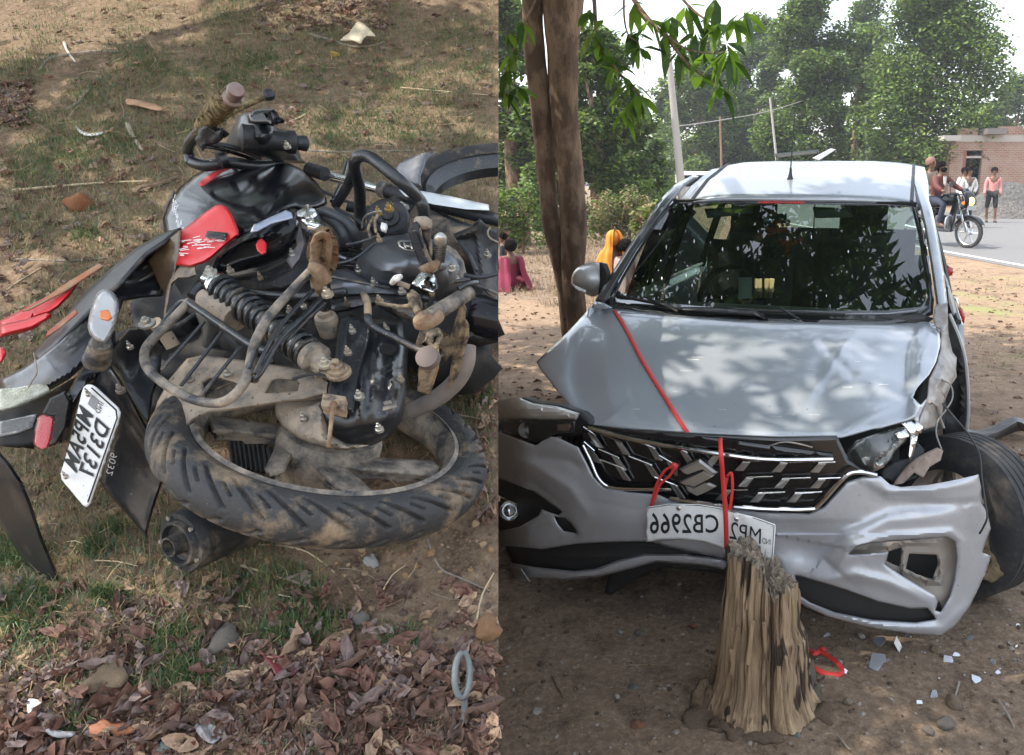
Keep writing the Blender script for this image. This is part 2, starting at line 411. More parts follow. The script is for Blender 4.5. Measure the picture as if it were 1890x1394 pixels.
# ================================================================== THE SETTING
def soil_material(name, c1, c2, c3, cs=1.0, green=None):
    m = bpy.data.materials.new(name); m.use_nodes = True; t = m.node_tree; N = t.nodes; L = t.links; b = N['Principled BSDF']
    b.inputs['Roughness'].default_value = .95; b.inputs['Specular IOR Level'].default_value = .2
    tc = N.new('ShaderNodeTexCoord')
    def nz(s, d=8, r=.65):
        n = N.new('ShaderNodeTexNoise'); n.inputs['Scale'].default_value = s*cs; n.inputs['Detail'].default_value = d; n.inputs['Roughness'].default_value = r
        L.new(tc.outputs['Object'], n.inputs['Vector']); return n.outputs['Fac']
    def rmp(f, a, c):
        r = N.new('ShaderNodeMapRange'); r.inputs[1].default_value = a; r.inputs[2].default_value = c; L.new(f, r.inputs[0]); return r.outputs[0]
    def mx(f, A, B):
        x = N.new('ShaderNodeMix'); x.data_type = 'RGBA'; L.new(f, x.inputs[0])
        for i, v in ((6, A), (7, B)):
            if hasattr(v, 'node'): L.new(v, x.inputs[i])
            else: x.inputs[i].default_value = v
        return x.outputs[2]
    o = mx(rmp(nz(1.3), .35, .65), srgb(c1), srgb(c2)); o = mx(rmp(nz(38, 6, .7), .42, .62), o, srgb(c3)); o = mx(rmp(nz(7, 8, .75), .50, .66), o, srgb(tuple(v*.55 for v in c2)))
    if green: o = mx(rmp(nz(green[1], 10, .7), green[2], green[3]), o, srgb(green[0]))
    vo = N.new('ShaderNodeTexVoronoi'); vo.inputs['Scale'].default_value = 130*cs; L.new(tc.outputs['Object'], vo.inputs['Vector'])
    o = mx(rmp(vo.outputs['Distance'], .55, .2), o, srgb(c1))
    L.new(o, b.inputs['Base Color'])
    bn = N.new('ShaderNodeBump'); bn.inputs['Strength'].default_value = .9; bn.inputs['Distance'].default_value = .012
    ad = N.new('ShaderNodeMath'); ad.operation = 'ADD'; L.new(nz(60, 8, .7), ad.inputs[0]); L.new(nz(9, 5), ad.inputs[1])
    L.new(ad.outputs[0], bn.inputs['Height']); L.new(bn.outputs[0], b.inputs['Normal'])
    return m
soil_near = soil_material('dark_brown_soil', (.225, .16, .108), (.155, .112, .08), (.32, .24, .17), 1)  # darker brown is the soil's own, from leaf mould
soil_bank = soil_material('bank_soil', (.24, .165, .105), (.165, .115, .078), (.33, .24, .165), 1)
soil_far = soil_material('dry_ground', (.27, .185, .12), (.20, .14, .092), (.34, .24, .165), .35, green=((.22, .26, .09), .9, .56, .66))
# level ground: one sheet, fine near the camera
def ground_height(X, Y):
    return (nfield(X, Y, 1.1, 3)-.5)*.05*np.clip((Y-1)/4, .3, 1) + (nfield(X, Y, 9, 4)-.5)*.028 + (nfield(X, Y, 30, 9, 2)-.5)*.012
def sheet(name, xs, ys, m, z=0, hf=None, kind='structure'):
    X, Y = np.meshgrid(xs, ys, indexing='ij'); Z = np.full_like(X, z)
    if hf is not None: Z = Z+hf(X, Y)
    return mesh(name, np.stack([X, Y, Z], -1).reshape(-1, 3), quadgrid(len(xs), len(ys))[:, ::-1], m)
def spaced(a, b, d0, g):
    out = [a]; d = d0
    while out[-1] < b: out.append(out[-1]+d); d *= g
    return out
xs = np.array(sorted(set([-x+.0 for x in spaced(0, 900, .03, 1.022)]+spaced(0, 900, .03, 1.022))))
ys = np.array([-600, -200, -60, -20, -8, -4, -2, -1, -.4, 0]+spaced(.3, 1500, .025, 1.013))
X, Y = np.meshgrid(xs, ys, indexing='ij')
ROAD_CLEAR = np.clip((13.0-Y+0*X)/3, 0, 1)
Z = ground_height(X, Y)*np.clip((40-np.hypot(X, Y))/25, .15, 1)
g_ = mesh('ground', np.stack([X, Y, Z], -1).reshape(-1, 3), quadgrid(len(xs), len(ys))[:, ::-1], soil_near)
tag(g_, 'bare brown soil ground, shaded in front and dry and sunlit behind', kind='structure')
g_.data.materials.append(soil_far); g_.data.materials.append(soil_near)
# soil type by place: leaf mould and damp soil under the tree, dry tan earth further off
cy = np.array([p.center[:] for p in g_.data.polygons]) if False else None
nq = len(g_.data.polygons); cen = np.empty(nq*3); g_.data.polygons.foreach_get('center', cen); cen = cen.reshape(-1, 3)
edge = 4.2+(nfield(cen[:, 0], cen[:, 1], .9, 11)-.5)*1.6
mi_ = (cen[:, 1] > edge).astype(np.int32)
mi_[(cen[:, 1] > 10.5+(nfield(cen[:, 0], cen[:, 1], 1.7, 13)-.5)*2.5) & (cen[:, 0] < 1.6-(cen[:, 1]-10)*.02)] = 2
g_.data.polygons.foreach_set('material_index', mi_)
g_.data.polygons.foreach_set('use_smooth', np.ones(nq, bool))

# --- the road
road_m = mat('asphalt', (.155, .15, .147), .9, col2=(.15, .148, .145), scale=3, bump=.3, bscale=90, speck=((.3, .29, .28), 400, .62))
paint_m = mat('road_paint', (.72, .70, .64), .7, col2=(.5, .47, .42), scale=8, mix=(.45, .7))
A = gp(1738, 470); B = gp(1892, 499)      # near edge line of the road
rd = (B-A).normalized(); rn = Vector((-rd.y, rd.x, 0));
if rn.y < 0: rn = -rn
ROADP, ROADD, ROADN = A, rd, rn
def strip(name, p, d, n, o0, o1, l0, l1, z, m, parent=None, step=4):
    k = int((l1-l0)/step)+1; V = []; F = []
    for i in range(k+1):
        l = l0+(l1-l0)*i/k
        for o in (o0, o1): q = p+d*l+n*o; V.append((q.x, q.y, z))
    for i in range(k): F.append((2*i, 2*i+2, 2*i+3, 2*i+1))
    return mesh(name, V, F, m, parent, False)
RW = 9.0
# raised roadbed with shoulders that slope down to the ground
V = []; F = []
for i in range(61):
    l = -220+440*i/60
    for o, z in ((-1.6, -.03), (-.45, .058), (RW+.45, .058), (RW+2.2, -.03)):
        q = A+rd*l+rn*o; V.append((q.x, q.y, z))
for i in range(60):
    for j in range(3): F.append((i*4+j, i*4+4+j, i*4+5+j, i*4+1+j))
sh = mesh('road_verge', V, F, soil_far, None, False); tag(sh, kind='structure')
r_ = strip('road', A, rd, rn, -.25, RW, -220, 220, .064, road_m); tag(r_, 'grey asphalt road passing behind the car', kind='structure')
ln = strip('road_marking', A, rd, rn, -.02, .12, -220, 220, .069, paint_m, r_); ln['kind'] = 'structure'
# --- the earth bank the fallen motorcycle lies on
tt = np.array(list(np.arange(-1.22, .2, .03))+spaced(.2, 5.4, .012, 1.006)); nu_ = 330
u_ = np.linspace(0, 1, nu_)**1.5
def edge_x(t, h=0):
    q = bp(0, t, h); zf = (q-CAM).dot(VF)
    return -.1866667*max(zf, .25)
def bank_h(X, T):
    return (nfield(X+20, T+5, 1.6, 21)-.5)*.05 + (nfield(X+20, T+5, 11, 22)-.5)*.022 + (nfield(X+20, T+5, 34, 23, 3)-.5)*.016
ex = np.array([edge_x(t) for t in tt])
X = ex[:, None]-u_[None, :]*(8.5+ex[:, None]); T = np.repeat(tt[:, None], nu_, 1)
H = bank_h(X, T)
H -= np.clip(-X-5.5, 0, 9)**2*.08
BOa, BTa, BNa = np.array(BO), np.array(BT), np.array(BN)
P = BOa+X[..., None]*np.array([1, 0, 0])+T[..., None]*BTa+H[..., None]*BNa
# keep the lip exactly on its straight line
zf0 = (P[:, 0]-np.array(CAM))@np.array(VF); P[:, 0, 0] = -.1866667*np.maximum(zf0, .25)
V = P.reshape(-1, 3).tolist(); F = quadgrid(len(tt), nu_)[:, ::-1].tolist()
n0 = len(V); nt_ = len(tt); rows = [[i*nu_ for i in range(nt_)]]
for dz, dx in ((.03, .004), (.10, .03), (.2, .09), (.34, .16), (.5, .24), (.8, .34), (1.3, .42), (3.5, .5)):
    r = []
    for i in range(nt_):
        p = P[i, 0]; zz = p[2]-dz; zz = max(zz, -.06)
        jit = (mnoise.noise(Vector((p[0]*3, p[1]*6, zz*6)))*.5+mnoise.noise(Vector((p[0]*3, p[1]*20, zz*20)))*.25)*.05*min(1, dz/.15)
        V.append((p[0]-dx-abs(jit), p[1], zz)); r.append(len(V)-1)
    rows.append(r)
for a, b in zip(rows, rows[1:]):
    for i in range(nt_-1): F.append((a[i], a[i+1], b[i+1], b[i]))
rear = [[(nt_-1)*nu_+j for j in range(nu_)]]
for dz, dy in ((.4, .2), (1.2, .5), (2.2, .8), (4, 1.2)):
    r = []
    for j in range(nu_):
        p = P[-1, j]; V.append((p[0]-(.0 if j else .1)-.36*dy-.05*dz, p[1]+dy, max(p[2]-dz, -.06))); r.append(len(V)-1)
    rear.append(r)
for a, b in zip(rear, rear[1:]):
    for j in range(nu_-1): F.append((a[j], a[j+1], b[j+1], b[j]))
bank = mesh('hillside', V, F, soil_bank); tag(bank, 'sloping earth bank with sparse grass under the fallen motorcycle', kind='structure')
def bank_at(x, t):
    X = np.array([[x]]); T = np.array([[t]]); return float(bank_h(X, T)[0, 0])
def bxt(P):
    q = P-BO; return q.x, q.dot(BT)
def bsurf(px, py, h=0):      # point on the real bank surface under a pixel
    x, t = bxt(bk(px, py)); return bp(x, t, bank_at(x, t)+h)
# --- grass on the bank: blades, far too many to count
def blades(n, pos, L, W, lean, mats, name, label, seed=1, parent=None, BNv=None, kind='stuff'):
    "pos: (n,3), each blade two segments, triangles tapering"
    g = np.random.default_rng(seed); n = len(pos)
    L = L*g.uniform(.5, 1.3, n); az = g.uniform(0, 2*pi, n); ln_ = lean*g.uniform(.2, 1.3, n)
    d = np.stack([np.cos(az), np.sin(az), np.zeros(n)], 1); s = np.stack([-np.sin(az), np.cos(az), np.zeros(n)], 1)
    s = s+g.normal(0, .3, (n, 3)); s /= np.linalg.norm(s, axis=1)[:, None]
    up = np.array([0, 0, 1.]) if BNv is None else BNv
    p1 = pos+L[:, None]*(.5*np.cos(ln_*.6)[:, None]*up+.5*np.sin(ln_*.6)[:, None]*d)
    p2 = p1+L[:, None]*(.5*np.cos(ln_*1.6)[:, None]*up+.5*np.sin(ln_*1.6)[:, None]*d)
    w_ = (W*g.uniform(.6, 1.3, n))[:, None]
    Vv = np.stack([pos-s*w_, pos+s*w_, p1-s*w_*.8, p1+s*w_*.8, p2], 1).reshape(-1, 3)
    b = (np.arange(n)*5)[:, None]
    me = bpy.data.meshes.new(name)
    quads = b+np.array([0, 1, 3, 2]); tris = b+np.array([2, 3, 4])
    me.from_pydata(Vv.tolist(), [], quads.tolist()+tris.tolist()); me.update()
    for m in mats: me.materials.append(m)
    mi = g.integers(0, len(mats), n); me.polygons.foreach_set('material_index', np.concatenate([mi, mi]).astype(np.int32))
    o = bpy.data.objects.new(name, me); COL.objects.link(o); tag(o, label, kind=kind); return o
gr1 = mat('grass_green', (.12, .18, .07), .6, sss=.25); gr2 = mat('grass_blue_green', (.14, .20, .12), .6, sss=.25)
gr3 = mat('grass_straw', (.36, .28, .15), .8, sss=.15); gr4 = mat('grass_olive', (.17, .18, .06), .7, sss=.25); gr5 = mat('grass_brown', (.22, .14, .08), .85)
def scatter_bank(n, thr, seed, bare=True, tmin=.0, tmax=5.3, pxmax=None):
    g = np.random.default_rng(seed); out = np.zeros((0, 3))
    t = tmin+(tmax-tmin)*g.random(n*4)**1.0; zf = BD*np.sin(0)+0
    q = BOa+t[:, None]*BTa; zf = (q-np.array(CAM))@np.array(VF); exx = -.1866667*zf-.01
    x = exx-g.random(n*4)*zf*.66
    f = nfield(x+20, t+5, 2.2, 31, 4)
    # bare soil round the wheel and where the ground was scraped
    f = f - .10*np.exp(-((t-.75)/.5)**2)
    k = f > thr+g.normal(0, .02, n*4); x, t = x[k][:n], t[k][:n]
    h = bank_h(x, t); return BOa+x[:, None]*np.array([1, 0, 0])+t[:, None]*BTa+(h-.002)[:, None]*BNa
pos = scatter_bank(44000, .455, 5); blades(0, pos, .034, .0010, 1.0, [gr1, gr2, gr4, gr2], 'grass', 'short green grass growing in patches on the bank', 2)
pos = scatter_bank(34000, .42, 6); blades(0, pos, .045, .0009, 1.5, [gr3, gr5, gr3], 'dry_grass', 'dead straw coloured grass scattered over the bank', 3)
# ================================================================== THE DAMAGED CAR
silver = mat('silver_paint', (.39, .42, .455), .28, .38, coat=.75, dust=((.30, .25, .19), 3.0, .60, 1.0), speck=((.08, .07, .06), 90, .70))
silver_b = mat('silver_bumper_paint', (.44, .455, .485), .36, .38, coat=.7, dust=((.24, .19, .14), 4.5, .52, .95), speck=((.06, .05, .04), 120, .69))
bent = mat('bare_bent_metal', (.40, .38, .37), .45, .6, col2=(.2, .17, .15), scale=14, dust=((.28, .23, .18), 9, .45, .8))
chrome = mat('chrome', (.78, .78, .78), .12, 1.0, dust=((.3, .24, .18), 30, .55, .9))
chromed = mat('dull_chrome', (.68, .66, .63), .30, .9, dust=((.32, .26, .2), 40, .6, .95))
blkpl = mat('black_plastic', (.018, .019, .02), .5, dust=((.12, .10, .08), 7, .58, 1.0), bump=.15, bscale=300)
blkgl = mat('gloss_black', (.008, .008, .009), .18, coat=.5)
rubber = mat('tyre_rubber', (.028, .028, .03), .75, dust=((.17, .14, .11), 8, .5, .9), bump=.3, bscale=90)
lens_c = glass('clear_lens', (.85, .88, .88), .08, .03, 1.5, (.3, .3, .3)); ws_glass = glass('windshield_glass', (.45, .54, .49), .02, .0, 2.1, (.10, .12, .11)); side_glass = glass('side_window_glass', (.7, .8, .74), .02, .0, 1.45)
redlens = mat('red_lens', (.45, .01, .012), .15, coat=1); amber = mat('amber_reflector', (.42, .13, .08), .25, coat=.6, bump=.8, bscale=300)
greyint = mat('grey_interior_fabric', (.05, .052, .05), .85); paleint = mat('pale_interior_trim', (.26, .29, .26), .6); darkint = mat('dark_interior', (.02, .022, .022), .8)
white_pl = mat('plate_white', (.72, .73, .72), .45, dust=((.3, .27, .23), 20, .56, .9), speck=((.1, .09, .08), 220, .66)); blk_ink = mat('black_ink', (.012, .012, .013), .6)
redrib = mat('red_strap', (.55, .035, .03), .55, bump=.3, bscale=400); scratch = mat('scuff_white', (.75, .74, .72), .7)
def PLAN(u):
    a = np.abs(np.where(u < 0, u+.06, u)); c = np.minimum(a, .90); return .02+.30*c**3.2+.88*np.clip(c-.72, 0, 1)**1.5+1.3*np.clip(a-.90, 0, 1)
F_front = lambda off=0, lean=.10: (lambda u, v, w: v-PLAN(u)-off-lean*(np.clip(w-.45, -1, 1))**2)
S_f = lambda off=0: S_car(F_front(off), 1.8, 5)
def hoodw(u, v): return .775+.30*(v-.08)/.92+.035*np.sin(pi*np.clip((v-.08)/.92, 0, 1))-.05*np.abs(u/.88)**4
F_hood = lambda d=0: (lambda u, v, w: w-hoodw(u, v)-d)
S_hood = lambda d=0: S_car(F_hood(d), 2.0, 5.5)
F_ws = lambda d=0: (lambda u, v, w: (w-1.075)-(v-1.0-.10*u*u)*.607+d)
S_ws = lambda d=0: S_car(F_ws(d), 2.5, 7)
car = empty('damaged_car', CO); tag(car, 'silver car with smashed front corner and cracked bumper behind the wooden stump', 'car')
# --- hood
hood_pl = [(990, 668), (1003, 655), (1022, 638), (1045, 616), (1066, 594), (1084, 574), (1100, 558), (1125, 566), (1180, 575), (1240, 581), (1300, 586), (1360, 590), (1425, 593), (1480, 594), (1540, 596), (1590, 597), (1640, 597), (1672, 594), (1698, 586),
 (1712, 588), (1724, 598), (1734, 614), (1735, 640), (1728, 668), (1715, 692), (1700, 708), (1688, 720), (1683, 732), (1692, 744), (1697, 752), (1690, 768), (1672, 777), (1640, 785), (1610, 792), (1580, 801), (1553, 808),
 (1500, 809), (1440, 808), (1380, 806), (1300, 802), (1220, 797), (1150, 792), (1092, 787), (1070, 768), (1048, 745), (1028, 722), (1012, 700), (998, 684)]
hr = relief_fn([('ridge', [(1590, 604), (1558, 640), (1525, 690), (1490, 735), (1470, 778)], 9, .016), ('ridge', [(1510, 622), (1540, 660), (1580, 700)], 9, -.010),
 ('dent', 1610, 660, 45, 30, -.03), ('dent', 1645, 705, 40, 26, .016), ('dent', 1520, 700, 26, 40, -.014), ('ridge', [(1700, 600), (1684, 640), (1680, 690), (1676, 730)], 6, .030),
 ('step', [(1700, 590), (1690, 640), (1684, 720), (1680, 790)], 6, -.05), ('ridge', [(1720, 610), (1705, 650), (1697, 690)], 5, .02), ('ridge', [(1585, 690), (1630, 650), (1672, 640)], 7, .009), ('ridge', [(1560, 790), (1620, 760), (1670, 740)], 8, .016),
 ('dent', 1630, 620, 60, 14, .014), ('ridge', [(1480, 610), (1540, 616), (1640, 612)], 6, -.006),
 ('step', [(1096, 790), (1060, 740), (1048, 700), (1052, 660), (1068, 600)], 7, -.035), ('ridge', [(1120, 600), (1116, 690), (1140, 785)], 16, .005), ('ridge', [(1300, 600), (1320, 700), (1330, 800)], 40, -.004)], 5, .0016, .02)
panel('hood', hood_pl, S_hood(), silver, car, res=6, relief=hr, solid=.012, roll=(14, .012))
# fine scuffs and bird-lime marks on the hood edge
mb = MB(); g = random.Random(3); sh_ = S_hood(.0015)
for i in range(18):
    x = g.uniform(1120, 1640); y = g.uniform(655, 780); L_ = g.uniform(8, 26)
    p = wpts([(x, y), (x+L_, y+g.uniform(-1, 2)), (x+L_*.9, y+.8), (x, y+.6)], S_hood(), .002+.0*x); mb.add(p, [(0, 1, 2, 3)])
o = mb.build('scuff_marks', scratch, car, False); o['kind'] = 'stuff'
# --- bumper skin
top = [(884, 788), (920, 797), (955, 811), (988, 823), (1003, 813), (1016, 806), (1030, 808), (1068, 826), (1082, 852), (1096, 880), (1114, 899), (1160, 908), (1215, 913), (1235, 922), (1300, 933), (1400, 945), (1492, 948), (1520, 936), (1562, 890), (1592, 880), (1625, 879), (1642, 894), (1662, 899), (1715, 895), (1768, 885), (1806, 876)]
right = [(1811, 900), (1812, 930), (1822, 946), (1829, 976), (1819, 1002), (1813, 1020), (1829, 1026), (1822, 1050), (1808, 1082), (1790, 1120), (1764, 1155), (1738, 1173)]
bot = [(1680, 1170), (1600, 1158), (1530, 1140), (1485, 1120), (1460, 1100), (1446, 1080), (1440, 1040), (1390, 1030), (1330, 1022), (1250, 1008), (1195, 1000), (1130, 1001), (1065, 1004), (1000, 1014), (950, 1009), (884, 1004)]
hole_r = [(1565, 1024), (1580, 1010), (1612, 1002), (1684, 997), (1748, 992), (1763, 1000), (1767, 1030), (1762, 1070), (1753, 1102), (1736, 1130), (1726, 1127), (1731, 1112), (1726, 1099), (1670, 1066), (1633, 1042), (1640, 1019), (1605, 1022)]
hole_ins = [(1468, 1062), (1500, 1071), (1556, 1088), (1620, 1111), (1680, 1124), (1712, 1123), (1722, 1136), (1728, 1143), (1690, 1149), (1610, 1144), (1540, 1130), (1495, 1112), (1470, 1095)]
hole_l = [(884, 872), (925, 885), (985, 907), (1037, 945), (1030, 952), (1000, 940), (994, 952), (960, 972), (920, 981), (884, 984)]
hole_v = [(1022, 953), (1042, 957), (1054, 966), (1066, 985), (1040, 980), (1030, 968)]
br = relief_fn([('step', [(1520, 1030), (1560, 985), (1640, 950), (1770, 935)], 9, .035), ('ridge', [(1630, 908), (1720, 905), (1806, 890)], 9, .012), ('step', [(1806, 920), (1740, 925), (1640, 915), (1600, 895)], 5, .014),
 ('dent', 1480, 1010, 55, 35, -.03), ('ridge', [(1500, 1075), (1580, 1060), (1640, 1075), (1725, 1115)], 12, .02), ('ridge', [(1540, 1060), (1570, 1010), (1640, 990), (1755, 982), (1776, 1000), (1776, 1060), (1765, 1110)], 7, .014),
 ('ridge', [(920, 835), (985, 860), (1050, 900), (1090, 955)], 14, .02), ('dent', 1150, 960, 60, 30, .02), ('ridge', [(985, 845), (1050, 850), (1080, 870)], 9, -.012),
 ('step', [(1190, 940), (1420, 985), (1420, 960)], 20, -.012), ('ridge', [(1460, 1100), (1530, 1133), (1640, 1158), (1740, 1160), (1790, 1110)], 9, .014), ('step', [(920, 860), (985, 885), (1040, 930), (1070, 1000)], 7, -.022), ('dent', 1770, 1130, 30, 30, .01)], 8, .0016, .02)
bumper = panel('bumper', top+right+bot, S_f(), silver_b, car, holes=[hole_r, hole_ins, hole_l, hole_v], res=4.5, relief=br, solid=.004, roll=(6, .007, 1))
# lower black insert, fog lamp housings
panel('lower_grille', [(1458, 1050), (1560, 1080), (1640, 1105), (1735, 1112), (1745, 1150), (1690, 1160), (1600, 1155), (1520, 1138), (1455, 1110)], S_f(.03), blkpl, bumper, res=12)
greypl = mat('grey_inner_plastic', (.30, .28, .26), .7, dust=((.34, .27, .2), 12, .4, .8))
panel('fog_lamp_housing', [(1548, 1000), (1770, 984), (1780, 1060), (1755, 1140), (1700, 1135), (1630, 1085), (1560, 1040)], S_f(.06), greypl, bumper, res=7, holes=[[(1640, 1018), (1664, 1011), (1660, 1047), (1636, 1037)], [(1678, 1022), (1729, 1024), (1731, 1040), (1722, 1068), (1690, 1062), (1672, 1050)]],
 relief=relief_fn([('ridge', [(1570, 1016), (1660, 1004), (1750, 998)], 3, .03), ('ridge', [(1668, 1010), (1666, 1052), (1720, 1074), (1736, 1074), (1738, 1014)], 3, .045), ('step', [(1700, 1092), (1740, 1090), (1760, 1050)], 8, .02)], 3, .004, .07))
panel('arch_shade_sheet', [(1560, 985), (1790, 975), (1800, 1100), (1740, 1140), (1600, 1100)], S_f(.16), darkint, car, res=20)  # dark sheet added behind the lamp openings to read as shade
# the left fog lamp
lf = panel('fog_lamp_bezel', [(880, 862), (930, 880), (990, 905), (1042, 945), (1034, 958), (1000, 945), (996, 960), (960, 980), (880, 992)], S_f(.035), blkpl, bumper, res=7, relief=relief_fn([('ridge', [(884, 885), (940, 902), (992, 930)], 5, .018)]))
c = Vector(S_f(-.012)(A_([941.]), A_([943.]), 0)[0]); ax = (CAM-c).normalized(); fl = MB(); fl.lathe(c, ax, [(.040, -.03), (.042, 0), (.038, .004), (.036, -.004), (.025, -.018), (.010, -.026), (0.0001, -.027)], 28); f_l = fl.build('fog_lamp', chrome, bumper)
MB().lathe(c, ax, [(.037, .002), (.030, .009), (.016, .014), (.0001, .015)], 24).build('lens', lens_c, f_l)
panel('air_vent', [(1018, 948), (1045, 955), (1058, 964), (1070, 990), (1038, 985)], S_f(.03), blkpl, bumper, res=8)
# left lower valance and lip
panel('lower_valance', [(884, 1002), (950, 1008), (1000, 1012), (1065, 1002), (1130, 999), (1200, 1002), (1330, 1022), (1345, 1036), (1340, 1060), (1250, 1050), (1180, 1040), (1120, 1052), (1060, 1058), (960, 1048), (884, 1036)], S_f(.03), blkpl, car, res=8, relief=relief_fn([('ridge', [(930, 1022), (1080, 1030), (1300, 1030)], 8, .02)], 2, .003, .03))
panel('bumper_lip', [(884, 1024), (925, 1036), (990, 1047), (1060, 1054), (1098, 1050), (1140, 1034), (1190, 1022), (1260, 1022), (1330, 1030), (1345, 1040), (1335, 1052), (1290, 1044), (1210, 1038), (1150, 1054), (1100, 1066), (1045, 1070), (980, 1067), (930, 1060), (884, 1048)], S_f(.0), silver_b, bumper, res=6, roll=(8, .02))
panel('bent_number_plate_bracket', [(1195, 998), (1260, 990), (1330, 1000), (1345, 1018), (1335, 1030), (1290, 1022), (1230, 1010)], S_f(-.02), silver_b, bumper, res=7, roll=(8, .02))
mb = MB(); q = wpts([(922, 1040), (962, 1050), (978, 1074), (930, 1066)], S_f(-.03)); mb.add(q, [(0, 1, 2, 3)])
mb.build('broken_trim_flap', silver_b, bumper, False, solid=.004)
# --- grille
grl = panel('grille', [(1078, 784), (1150, 792), (1300, 802), (1440, 808), (1545, 806), (1566, 850), (1606, 872), (1566, 886), (1524, 932), (1492, 944), (1400, 942), (1300, 930), (1230, 918), (1160, 906), (1116, 896), (1098, 876), (1072, 822)], S_f(.045), blkgl, car, res=10, solid=.02)
def strip_px(name, pts, w_, off, m, parent, seg=8, rl=.006):
    P = wpts(sm(pts, 5, False), S_f(off)); return MB().tube(P, w_, seg).build(name, m, parent)
strip_px('chrome_bar', [(1086, 790), (1170, 812), (1290, 832), (1410, 848), (1538, 848)], .0085, .02, chrome, grl)
strip_px('chrome_trim', [(1076, 822), (1090, 850), (1104, 882), (1124, 899), (1160, 903), (1238, 904)], .006, .005, chrome, grl)
strip_px('chrome_trim', [(1236, 920), (1300, 930), (1400, 939), (1492, 940), (1514, 930), (1560, 880), (1588, 872), (1618, 878)], .008, -.002, chrome, grl)
panel('upper_trim', [(1086, 788), (1300, 806), (1536, 838), (1540, 846), (1410, 842), (1290, 826), (1170, 806)], S_f(.035), blkgl, grl, res=10)
strip_px('latch_bar', [(1390, 818), (1440, 819), (1460, 826), (1530, 834)], .004, .05, bent, grl)
strip_px('latch_bar', [(1330, 812), (1400, 826), (1450, 816), (1500, 826)], .003, .04, bent, grl)
C0 = lambda x, y: (1080+x/3.375, 740+y/3.375)
def stud(cx, cy, side, k=1.0):
    x, y = cx, cy
    if side > 0: q = [(x-50, y+28), (x, y-28), (x+52, y-30), (x+6, y+30)]; b = [(x+6, y+30), (x+52, y-30), (x+180*k, y-34), (x+140*k, y+20)]; l = [(x+2, y-30), (x+180*k, y-36)]
    else: q = [(x-55, y-45), (x-5, y-28), (x+45, y+48), (x-2, y+42)]; b = [(x-55, y-45), (x-2, y+42), (x-110*k, y+8), (x-170*k, y-80)]; l = [(x-2, y-28), (x-165*k, y-84)]
    g_ = MB()
    P = [Vector(p) for p in wpts([C0(*p) for p in q], S_f(.03))]; Q = [Vector(p) for p in wpts([C0(*p) for p in b], S_f(.034))]
    P[1] -= CV*.010; P[2] -= CV*.006
    body = MB().prism(Q, CV*.015).build('grille_stud', blkgl, grl, False)
    MB().prism(P, CV*.01).build('chrome_facet', chromed, body, False, bevel=.001)
    MB().tube(wpts([C0(*p) for p in l], S_f(.026)), .0028, 6).build('chrome_edge', chrome, body)
for s_ in [(70, 245, -1, .5), (235, 290, -1, .8), (440, 325, -1, .9), (640, 352, -1, .9), (60, 340, -1, .4), (215, 385, -1, .8), (420, 430, -1, .9), (560, 425, -1, .6), (240, 450, -1, .9), (580, 560, -1, .9), (795, 370, 1, .7), (980, 408, 1, .95), (1212, 416, 1, .95), (1450, 418, 1, .6), (1000, 508, 1, .95), (1225, 516, 1, 1), (1450, 516, 1, .8), (860, 590, 1, .85), (1075, 604, 1, .95), (1305, 604, 1, .95)]: stud(*s_)
# emblem
Cl = lambda x, y: (1230+x/13.94, 830+y/13.94)
em = MB(); base = [Cl(*p) for p in [(850, 190), (1350, 590), (1330, 950), (800, 1210), (300, 860), (290, 480)]]
em_o = MB().prism(wpts(base, S_f(.012)), CV*.02).build('emblem', blkgl, grl, False)
def ebar(pts):
    outer = wpts([Cl(*p) for p in pts], S_f(.012)); cx = sum(outer, Vector())/len(outer); n_ = -CV
    inner = [p.lerp(cx, .16)+n_*.011 for p in outer]; m_ = MB(); k = len(outer); m_.add(outer+inner, [tuple(range(k, 2*k))]+[(i, (i+1) % k, k+(i+1) % k, k+i) for i in range(k)])
    m_.build('emblem_bar', chromed, em_o, False)
ebar([(320, 500), (860, 240), (1320, 585), (1230, 670), (1000, 480), (960, 470), (520, 630), (440, 600)])
ebar([(970, 505), (1110, 570), (1240, 660), (1140, 735), (720, 950), (560, 900), (430, 900), (310, 835)])
ebar([(470, 890), (700, 975), (960, 850), (1100, 845), (1300, 940), (1100, 1060), (790, 1190), (540, 1060)])
# --- number plate, bent in the middle
S_pl = S_tv([(1193, 933, -.02), (1193, 1000, -.03), (1260, 960, -.035), (1340, 940, -.02), (1340, 1000, -.03), (1380, 960, -.045), (1430, 968, -.03), (1425, 1030, -.04)])
plate = panel('number_plate', [(1194, 936), (1234, 930), (1290, 931), (1334, 938), (1350, 944), (1394, 955), (1431, 968), (1432, 974), (1427, 1034), (1340, 1018), (1338, 1014), (1300, 1000), (1258, 995), (1218, 996), (1193, 1001)], S_pl, white_pl, car, res=6, solid=.002)
lettering('plate_lettering', 'CB2966', [(1200, 946), (1326, 950), (1327, 984), (1199, 986)], S_pl, blk_ink, plate)
lettering('plate_lettering', 'MP2', [(1349, 962), (1405, 976), (1404, 1004), (1346, 994)], S_pl, blk_ink, plate, bold=0)
lettering('plate_lettering', 'IND', [(1407, 993), (1423, 996), (1422, 1006), (1407, 1003)], S_pl, blk_ink, plate, bold=0)
MB().tube(wpts([(1196, 938), (1234, 932), (1290, 933), (1334, 940), (1394, 957), (1429, 970), (1425, 1030)], S_pl, .002), .0012, 4).build('plate_rim', blk_ink, plate)
for x, y in ((1253, 938), (1359, 958)): MB().lathe(Vector(S_pl(A_([x*1.]), A_([y*1.]), 0)[0]), -CV, [(.008, 0), (.008, .004), (.005, .006), (.0001, .006)], 14).build('rivet', chromed, plate)
